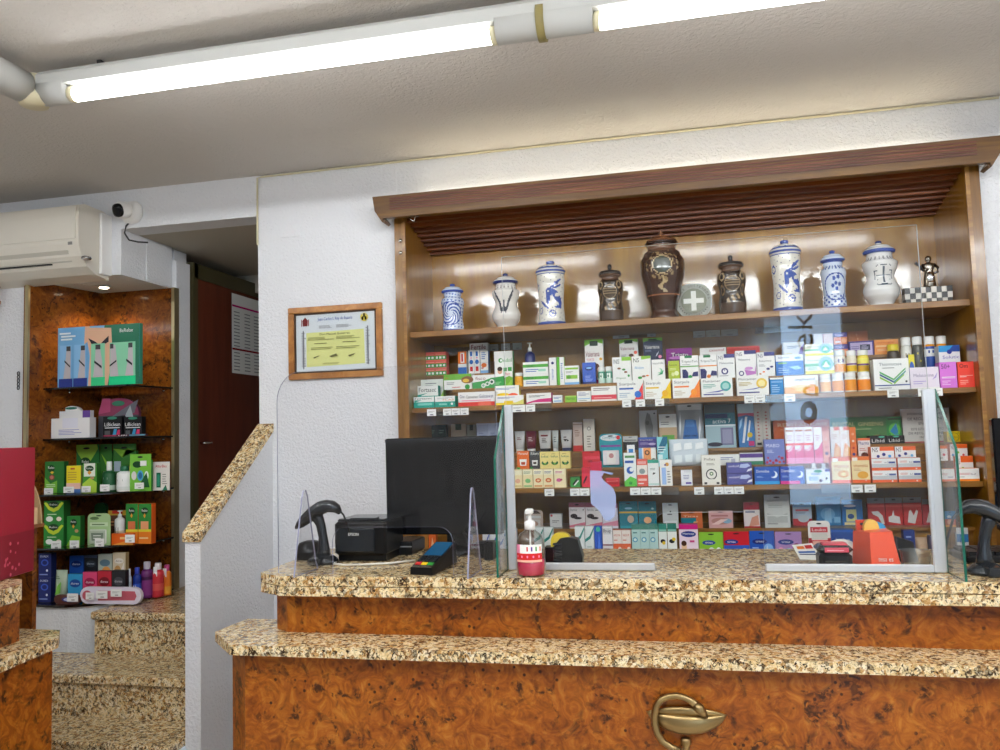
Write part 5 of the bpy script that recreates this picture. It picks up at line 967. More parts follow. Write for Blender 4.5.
# ---------------- third shelf
rows('''
F3|513-522.4|469.5|box|f2e2b0|e0c88a|r 0 .7 1 .95 f6efd0;e .5 .38 .28 .12 e8b090;r .1 .05 .9 .15 dcc88a|cream tea carton with a peach mark, first in the low front row
F3|522.8-532.8|469.2|box|f2e2b0|e0c88a|r 0 .7 1 .95 f6efd0;l .1 .76 .9 .9 2 5a7a4a;e .5 .38 .28 .12 7fc07a;r .1 .05 .9 .15 9fc88a|cream tea carton with a green mark, second in the low front row
F3|533.2-543.2-553.6|469|box|f4e6ba|e0c88a|r 0 .7 1 .95 f6efd0;l .1 .76 .9 .9 2 3a4a8a;e .5 .4 .3 .12 d8703a;e .5 .4 .15 .05 f4d0a0;r .1 .05 .9 .15 e0a870|cream tea carton with an orange red mark in the low front row
F3|554-566|468.8|box|f4e6ba|e6cf90|r 0 .7 .85 .95 f6efd0;l .1 .76 .8 .9 2 c83a8a;e .4 .4 .22 .1 e070a0;e .6 .42 .1 .05 b02a4a|cream tea carton with a pink mark, last in the low front row
M3|517-529.2|451|box|e8702c|c85a1c|t .08 .8 .9 .94 w Manasul;q w .25 .2 .75 .2 .8 .55 .2 .55;q c8501c .35 .25 .65 .25 .68 .4 .32 .4;r 0 0 .25 .12 g|orange tea carton with a white cup picture
M3|529.8-539.8|451.2|box|4a4a4c|3a3a3c|t .08 .8 .9 .94 w Slim;q w .25 .2 .75 .2 .8 .5 .2 .5;q 4a3a2a .35 .28 .65 .28 .66 .4 .33 .4;r 0 0 .25 .12 g|dark grey tea carton with a white cup picture
M3|540-549.8-559.5-571|451.4|box|f0de8e|dcc470|e .5 .35 .34 .13 1f6a3a;e .5 .42 .2 .07 f0de8e;e .5 .3 .12 .04 7fc04a;t .15 .66 .85 .78 3a6a4a Infus;l .2 .84 .8 .9 1 8a7a3a|pale yellow tea carton with a green leaf swirl above the cream row|yellow tea cartons
R3|513.8-524.5|431|tube|dcdcda|w|l .2 .5 .8 .7 2 8a3a4a|white squeeze tube, first in the rear tube row
R3|525-536|431|tube|7a2a3a|w|l .2 .4 .8 .7 3 e0c8c8|dark red squeeze tube second in the rear tube row
R3|537.6-551|430.5|tube|e8e6e2|3a3a3c|l .2 .3 .8 .6 3 5a4a3a;r .1 .7 .9 .8 8a2a2a|wide white squeeze tube with a red line in the rear tube row
R3|551.6-558.4|430.3|tube|d8dcd8|w|l .2 .3 .8 .7 3 7a8a8a|narrow pale tube between the two wide tubes
R3|559.8-572|429.8|tube|dedcda|1f2a5a|l .2 .4 .7 .7 2 2a2a2c;e .4 .4 .12 .05 2a2a2c;e .7 .4 .12 .05 2a2a2c|pale grey squeeze tube with navy cap right of the tube row
R3|572.8-582.2|422|box|cdb9ae|b09a8e|r 0 0 1 .2 c8322c;l .2 .5 .8 .75 4 8a6a5a;r 0 .9 1 .93 9a7a6a|tall beige carton with red foot beside the tall ivory carton
R3|583.2-594.4|418.8|box|e6e0d4|c8c0b0|c .5 .7 .18 8a8a80;c .5 .7 .12 e6e0d4;l .3 .1 .7 .5 5 9a9284|tall ivory carton with a grey ring beside the beige carton
F3|581.7-590|467.3|box|e0324a|c02038|r 0 .7 1 1 c8203a;q 3a1a2a .1 .2 .5 .55 .7 .55 .3 .2|narrow red carton at the front left of the torn plastic pocket
F3|590.3-601.6|462|box|e05a8a|c83a6a|r 0 .6 1 1 d0284a;q 3a1a3a .2 .2 .5 .5 .7 .5 .4 .2|pink and red carton at the front beside the narrow red carton
N3|582.4-601.8|451.2|hang|d02834|b01c28|r .1 .5 .9 .7 e0485a;r .3 .3 .5 .45 9a1a2a|red hanging pack above the two red cartons
F3|570.2-580.4|476.8|box|3f9a4a|2f7a3a|q k .2 .3 .35 .2 .8 .7 .65 .8;q w .35 .2 .45 .15 .9 .6 .8 .7;r 0 .88 1 1 2a7a3a|small green carton with a diagonal black and white stripe
F3|605.8-619.8|478|box|c8202c|a01820|r 0 .3 1 .5 a81824;t .1 .55 .9 .75 f0a0a0 pastil;r 0 .85 1 1 e04a50|small low red carton right of the torn plastic pocket
N3|599.2-622|433.6|blister|1f9aa8|e8e4e8|e .5 .88 .46 .1 e8f0f2;t .12 .84 .74 .92 1f8a9a Compeed;c .84 .88 .09 d8323a;r .05 .6 .95 .66 8a4a9a//r .25 .05 .8 .95 f4f0ec;c .52 .65 .16 c88a8a|teal blister pack with a white plaster case and rounded top
R3|623-638|436|hang|d6d4ce|k|r 0 0 1 .6 3a3a3c;r .1 .65 .9 .75 8a8a8a;e .5 .35 .3 .15 1a1a1c|grey and black hanging pack behind the white green and blue carton
R3|638.4-656.8|437.2|box|5a4a9a|2a4a8a|r 0 .85 1 1 4a6ac0;t .1 .72 .8 .84 w hansap;l .1 .4 .7 .6 3 c0b0e8;e .75 .45 .2 .1 d8c8f0|purple and blue carton behind the orange and white carton
M3|638.6-656|447.8|box|f0eeea|lgy|r .28 0 .72 1 f0a060;c .5 .75 .15 5a3a2a;c .5 .75 .08 f0a060;r 0 0 .2 1 lb;e .85 .3 .15 .15 5a5a4a|white carton with an orange panel and dark ring
M3|656.8-667.6|436.8|box|8ad4dc|1f8a9a|q 1f6a8a 0 .4 .5 .5 1 .8 1 1 .6 1 .2 .7;r .1 .2 .5 .4 e0f4f4;q 2a9a8a .3 .1 .9 .3 .9 .1;l .1 .45 .9 .7 3 e8f8f8|aqua water patterned narrow carton left of the foil pouch
F3|623.6-636|452.8|box|f2f6f4|lgy|r .1 .85 .9 .92 5a9a5a;c .5 .48 .3 2f62b8;c .62 .5 .18 f2f6f4;q 5fc04a 0 0 1 0 1 .22 .5 .3 0 .15;r .1 .7 .8 .77 2f62b8;c .5 .1 .14 2a8a3a|tall white carton with a blue splash and green foot
G3|627-635|444.8|box|f2f2f0|b|r .2 .3 .8 .9 3a8ad0;c .5 .6 .2 f2f2f0|small white and blue carton top behind the tall splash carton
F3|636.6-647.4|459|box|e8685a|d04a3c|r 0 .42 1 .78 f4ece4;r .1 .82 .9 .92 f0b0a8;e .5 .55 .28 .1 8a9a9a;r .1 .2 .9 .28 f4c8c0;r .1 .08 .6 .12 w|tall coral and white carton right of the blue splash carton
F3|647.6-658.8|459.8|box|f0f2f0|lgy|r 0 .88 1 1 3aa08a;q 2a2a2c .4 .45 .5 .52 .7 .5 .55 .44;l .2 .6 .8 .7 2 8a9a9a;r 0 .05 1 .1 c0e0d8|tall white carton with a green top edge
F3|659.6-672|459.6|box|f4f2ee|lgy|r .15 .05 .5 .7 9fc0f0;c .6 .82 .16 d8a04a;c .45 .8 .08 5a3a8a;l .6 .1 .9 .6 5 gy|tall white carton with pale blue block and a gold dot
M3|668.2-708.4|439|bag|d4dee6|c0ccd4|q f4f8fa .05 .55 .3 .62 .28 .9 .06 .85;q f4f8fa .36 .6 .62 .64 .6 .9 .38 .86;q f4f8fa .7 .6 .95 .66 .94 .9 .72 .86;q eaf2f6 .08 .08 .3 .1 .3 .4 .06 .38;q eaf2f6 .4 .1 .6 .1 .62 .42 .38 .4;q eaf2f6 .7 .08 .94 .1 .92 .4 .72 .42|large silvery foil pouch of blister strips in the middle of the third shelf
S3|639-657.2|410.4|box|c8c6c2|9a9894|q 8a8884 .45 .95 .6 .9 .75 .6 .72 .3 .5 .2 .35 .4 .3 .7;e .45 .68 .1 .06 6a6864;r .05 .04 .95 .09 e8e6e2;c .85 .92 .05 4a4a4c;c .15 .1 .05 c83a3a|tall grey carton with a photo of a foot at the rear
R3|658.8-676.6|414|hang|c8a884|8a6a4a|r 0 .62 1 1 e6e4e0;r .15 .0 .85 .4 6aae4a;r .3 .05 .6 .3 8cc86a;l .1 .68 .8 .8 2 gy|hanging pack with a white header and green contents
R3|675.2-703.4|401.6|bag|a8b0b8|8a9298|r 0 .84 1 1 d8dcde;q 2f6ab0 .15 .1 .85 .1 .75 .6 .3 .62;q 4a86c8 .3 .45 .7 .45 .65 .62 .35 .62;r .22 .22 .5 .26 1f4a80;r .55 .22 .78 .26 1f4a80;q f0f4f8 .05 .2 .12 .5 .1 .8 .04 .5;q f0f4f8 .86 .1 .95 .4 .93 .7 .85 .4;e .5 .93 .1 .02 k|clear plastic bag with a blue brace inside hanging at the rear
R3|704.4-734.8|404.2|box|2f7486|1f4a58|r 0 .8 1 1 4a5a62;r 0 .68 .75 .78 1f3a6a;t .25 .56 .85 .66 e0f0f4 activa 7;r 0 0 1 .5 a8c4cc;r .5 .06 .92 .46 7a7a9a;r .56 .1 .86 .42 9a9ab8;e .3 .08 .25 .05 3a3a4a;r 0 .5 1 .53 dfe8ea|tall dark teal carton with a medical device picture at the rear
R3|737.4-753.6|403.6|box|3a7ab8|1f3a6a|r 0 .78 1 1 b8d0d8;q c8587a 0 .7 .5 .74 1 .7 1 .78 0 .78;q e8eef4 .2 .1 .35 .1 .6 .7 .45 .7;q e8eef4 .5 .15 .6 .15 .8 .6 .7 .62;c .7 .28 .17 e8c83a;r .6 .03 .95 .14 c83a7a;q 9fd0f0 .05 .4 .2 .5 .3 .68 .1 .6|tall blue carton with toothbrush shapes and a yellow dot
R3|754-761.8-769.8|404|box|c4bcb0|a49c90|l .35 .15 .65 .85 9 b05a5a;r .2 .04 .8 .1 3a3a3a|tall narrow beige carton with fine red print right of the toothbrush carton|tall beige cartons
M3|740-763.2|452.8|box|f0f0ee|lgy|r 0 .6 1 .95 5a3a8a;r 0 0 1 .3 2f7a5a|flat carton striped purple white and green
M3|718.6-739.6|454.4|box|ecece8|lgy|l .1 .5 .7 .8 2 5a62a0;r .6 .2 .8 .6 b8b8c8|flat white carton left of the purple and green striped carton
F3|681-692.4|470|box|f0f0f2|lgy|r .3 .85 .9 1 e0e0e4;l .2 .4 .8 .7 3 8a8ab0;r .4 .1 .9 .22 5a4aa0|small white carton with violet foot left of the black ring carton
F3|701.4-720.4|455|box|f0ede4|d4cfc0|t .14 .82 .72 .91 6a5a3a Profaes;c .5 .36 .3 3a3a3a;c .5 .36 .24 f0ede4;r .3 .04 .7 .2 f0ede4;c .5 .38 .11 6a8a6a;c .5 .38 .05 f0f0d8;r .1 .03 .25 .1 3a3a3a;r .75 .03 .9 .1 3a3a3a;l .25 .66 .7 .74 2 9a9284|ivory carton with a black ring of hands emblem
F3*2|726.8-752|462.6|box|5a5aa0|4a4a86|t .06 .6 .5 .8 e0e0f4 sedatif;q b8c4e8 .5 .55 .75 .5 .95 .7 .85 .92 .55 .85;q e8e8f4 .78 .15 1 .3 1 .5 .85 .4;r 0 0 1 .08 3a3a78|slate violet box with a pale pill picture, stacked in two|slate violet pill boxes
F3|754.4-779.4|466.9|box|2458b8|1f3a8a|t .08 .68 .6 .84 w Dormidina;c .78 .55 .15 eef4fc;c .71 .6 .13 2458b8;r 0 0 1 .18 2fa0e0;l .08 .38 .4 .5 2 9fc0f0|royal blue box with a white crescent and light blue foot
F3|780-804.6|466.5|box|2a4ab0|4a3a9a|t .06 .68 .6 .84 w Dormidina;c .8 .55 .15 eef4fc;c .73 .6 .13 2a4ab0;r 0 0 .8 .18 e0409a;l .08 .38 .4 .5 2 9fc0f0|royal blue box with a white crescent and pink foot
M3|764.3-784.6|439.3|box|7a86c8|6a76b8|t .08 .68 .75 .82 e8ecfc MABO;c .1 .08 .07 b82a4a;c .25 .14 .07 b82a4a;c .4 .06 .07 b82a4a;c .55 .15 .08 b82a4a;c .72 .08 .07 e05a3a;c .85 .24 .08 b82a4a;c .92 .1 .06 b82a4a;c .15 .26 .05 b82a4a;c .7 .3 .05 b82a4a;l .1 .45 .5 .6 3 d0d8f4|lavender carton with red berries along the foot
S3|773-829.6|419.6|card|d8662c|b04c1c|t .08 .74 .62 .88 f4cf9a REVITAL;t .66 .75 .96 .86 f4cf9a FORTE;l .12 .6 .6 .66 1 f0b080|orange wide card with pale lettering REVITAL behind the pink cartons
S3|830-886.4|416.9|card|4a7a3c|356028|t .04 .66 .44 .82 d8cf8a REVITAL;t .5 .66 .94 .8 d8cf8a GINSENG;l .28 .52 .85 .58 1 b8c88a;e .84 .25 .1 .08 8a7a3a;e .88 .2 .06 .12 2a3a2a|green wide card with pale lettering REVITAL GINSENG at the rear
M3|784.8-794.2-803.6-813|427|box|f4eeee|e8a0b8|r 0 0 1 .38 e23a7a;q e2487a 0 .34 .5 .42 1 .6 1 .38 0 .2;q f8e0e8 .1 .32 .6 .42 .98 .55 .6 .36;r 0 0 1 .16 ee8ab0;r .1 .88 .9 .93 c88a6a;l .2 .62 .8 .8 3 d8b0b8;r 0 .5 1 .56 e8483a|tall white and pink ampoule carton in the row before the orange card|pink ampoule cartons
M3|813.4-822|427|box|f4eeee|e8a0b8|r 0 0 1 .38 e23a7a;q e2487a 0 .34 .5 .42 1 .6 1 .38 0 .2;r 0 0 1 .16 ee8ab0;l .2 .62 .8 .8 3 d8b0b8|tall white and pink ampoule carton, last before the salmon sided one
M3|822.4-829.4|431|box|e8a08a|d08a78|c .5 .75 .2 e8c0b0;c .5 .5 .2 c04a3a;c .5 .3 .25 5a3a6a|narrow salmon carton with three stacked dots
N3|830-839.8-849|426.6|box|f6ece0|ee9a5a|q f0a040 .1 0 1 0 1 .4 .5 .55 .3 .3;q f4c480 .2 .1 .8 .2 .9 .45 .5 .4;r .4 .9 1 1 e8703a;l .2 .65 .8 .8 3 d8b8a0|tall white and orange ampoule carton before the green card|orange ampoule cartons
N3|849.4-856|427|box|e87a3a|d0642a|c .5 .8 .2 f4b48a;c .5 .6 .2 f4e0d0;c .5 .4 .2 c03a2a;c .5 .22 .25 3a3a8a|narrow orange carton with coloured dots at the end of the ampoules
N3|857.9-870.4|438|box|f0e8e4|e87a3a|t .05 .72 .9 .86 2a3a8a Pharma;r 0 .9 1 1 e8703a;e .5 .28 .3 .12 5a2a1a;r 0 0 .4 .14 2a3a8a;l .1 .45 .8 .6 2 d08a7a|small white and orange carton left of the black cartons
S3|886-902.8|416.4|box|2f8a3a|1f6a2a|e .5 .5 .36 .25 5fc04a;q 2a8ac0 .2 .45 .6 .75 .7 .4 .5 .3;e .6 .3 .12 .08 3aa0a0;r .1 .88 .9 .94 1f4a1a|green carton with a blue lizard shape above the black cartons
R3|869.8-887.2|435.7|box|1e1e20|101012|t .12 .18 .85 .6 w Libid;e .7 .85 .18 .12 4fc0a0|black carton with white lettering, left of two under the lizard carton
R3|887.6-905|435.5|box|1e1e20|101012|t .08 .2 .7 .6 w Libid;e .5 .88 .18 .1 4fc0a0;r .72 .3 .95 .36 8a8a8a|black carton with white lettering and small grey line, right of two
M3|871-894.2|446.8|box|f4f4f4|ee7a3a|t .06 .66 .3 .95 3a3a4a NS;r .38 .74 1 1 ee6a34;c .3 .38 .07 3a3a8a;c .55 .5 .08 3a3a8a;c .8 .38 .07 4a9ae0;l .1 .1 .5 .25 1 gy|white vitamin carton with orange corner and blue dots, left of two
M3|895-916|446.3|box|f4f4f4|ee7a3a|t .06 .66 .3 .95 3a3a4a NS;r .38 .74 1 1 ee6a34;c .2 .4 .07 3a3a8a;c .5 .52 .08 3a3a8a;c .8 .4 .07 7ac0e8;l .1 .1 .5 .25 1 gy|white vitamin carton with orange corner and blue dots, right of two
F3*2|871.6-896.6|458.4|box|f0f0f0|ee6a3a|r 0 0 1 .24 ee6a3a;r 0 .24 1 .55 c8ccd0;l .08 .62 .5 .8 2 e08a7a;t .52 .6 .66 .74 3a3a6a A-Z;r .68 .58 .95 .74 4a5a9a;c .8 .12 .03 w|white and grey multivitamin box with orange stripe, in the left stack of two|left stack of vitamin boxes
F3*2|897.8-920.8|457.8|box|f0f0f0|ee6a3a|r 0 0 1 .24 ee6a3a;r 0 .24 1 .55 c8ccd0;l .08 .62 .5 .8 2 e08a7a;t .5 .6 .64 .74 3a3a6a A-Z;r .68 .58 .98 .74 4a5a9a;c .8 .12 .03 w|white and grey multivitamin box with orange stripe, in the middle stack of two|middle stack of vitamin boxes
F3|831.3-850.6|457.2|box|f0dca8|ee6a3a|r 0 .86 1 1 ee7a3a;r .05 .84 .35 .97 f4f0e8;t .1 .6 .9 .72 c87a4a vitamina;e .6 .35 .3 .14 e8a83a;e .6 .35 .15 .07 f4e0a0;r 0 0 1 .12 ee6a3a;l .1 .46 .6 .56 2 c8a080|cream and orange vitamin box with a sun mark, left of two
F3|851.2-869.6|456.5|box|f2deaa|ee6a3a|r 0 .86 1 1 ee7a3a;r .05 .84 .35 .97 f4f0e8;t .1 .6 .9 .72 c87a4a vitamina;e .6 .3 .3 .14 e8a83a;r 0 0 1 .12 ee6a3a;l .1 .46 .6 .56 2 c8a080;c .75 .1 .05 f0b0a0|cream and orange vitamin box with a sun mark beside the stacked grey ones
F3|806.2-830.2|469|box|eef2f6|lgy|e .5 .85 .18 .1 3a9a6a;r .8 .82 1 1 5a4a9a;r .1 .2 .5 .5 b8d0f0;c .6 .2 .07 5a3a5a;c .85 .35 .05 3a3a3a;l .2 .6 .7 .75 2 6a9ac0|white box with a capsule picture beside the pink footed blue box
G3|811-818|463|bottle|f0f0f0|e8e8e8|band .1 .5 c8d8e8|small white bottle top behind the white capsule box
G3|821-828|463.4|bottle|e8ecf0|dde4ea|band .1 .5 b8ccd8|second small pale bottle top behind the white capsule box
S3|900.3-949.4|408.3|card|dcdad4|c4c2bc|t .14 .80 .5 .88 3a3a3c EXISTEN HOJAS;t .54 .80 .95 .88 3a3a3c DE QUEJAS;t .14 .66 .9 .74 3a3a3c DE RECLAMACIONES;t .36 .52 .66 .60 3a3a3c EN ESTE;t .2 .36 .86 .43 3a3a3c ESTE ESTABLECIMIENTO;t .14 .24 .9 .31 3a3a3c DE RECLAMACIONES;t .36 .12 .8 .19 3a3a3c QUIEN SOLICITE;r 0 -.05 1 .03 b03a4a|pale grey printed notice with black Spanish capitals at the cabinet rear
R3|947-961|431.3|box|eed21c|c8ac10|c .5 .45 .38 8a7a2a;c .5 .45 .34 eed21c;r .08 .4 .92 .52 eed21c;t .1 .41 .9 .51 5a4a1a NANO;c .82 .85 .05 8a7a2a|bright yellow square carton at the right end of the third shelf
M3|950-967.6|444.2|box|f4f4f2|ee7a3a|t .05 .7 .26 .95 5a3a4a NS;r .32 .76 1 1 ee6a2a;c .15 .35 .08 3a9ad8;c .45 .5 .07 8cc43a;c .75 .35 .07 e05a6a|white carton with orange corner and coloured rings, top of the right group
M3|935.4-947.6|445.6|box|f4f4f2|ee7a3a|r 0 .8 1 1 ee7a3a;c .3 .5 .12 8cc43a;c .7 .4 .12 e05a6a;l .1 .1 .7 .25 2 gy|white and orange carton seen just right of the right aluminium post
G3|955.2-973.4|455.9|box|f4f4f2|ee7a3a|t .05 .66 .26 .9 5a3a4a NS;r .3 .74 1 1 ee6a2a;c .1 .32 .08 3a6ad8;c .4 .5 .07 8cc43a;c .72 .36 .07 e05a6a|white carton with orange corner and coloured rings, in the right group middle
F3|956.2-979.6|468.4|box|f6f6f4|ee8a3a|r 0 0 1 .18 f08a2a;l .12 .5 .7 .68 2 d08a8a;t .62 .5 .86 .62 5a3a5a A-Z;l .12 .3 .5 .4 1 gy|white vitamin box with an orange foot at the far right shelf end
F3|937-955|469|box|f2f2f0|ee8a3a|r 0 0 1 .18 ee7a4a;l .12 .5 .7 .68 2 c88a8a;r .6 .3 .9 .4 b8b8c8|white vitamin box with orange foot right of the aluminium post
S3|428-437-446|425|box|2f4a48|1f3432|e .5 .3 .35 .12 c88a4a;e .4 .5 .2 .08 4a8a6a;l .2 .7 .8 .85 2 7a9a90|dark green herbal carton with fruit picture above the monitor|dark green herbal cartons
S3|451-466|424|box|b8b0a0|8a8478|t .08 .5 .92 .62 8a3a34 Herbal;r .3 .8 .7 1 2a4a34;e .5 .25 .2 .1 9a9a6a|beige herbal carton with a dark green tab above the monitor
S3|467-476|424.5|box|8a9288|6a7268|l .1 .4 .9 .6 3 e0e4dc;r .3 .8 .7 1 2a3a34|grey green herbal carton above the monitor
R3|476.5-488-499.5|423|box|a8b8d4|8a9ab8|l .2 .5 .8 .7 3 7a8ab0;r 0 .95 1 1 c8d4e8|pale blue carton above the monitor beside the green wing edge|pale blue cartons
''')
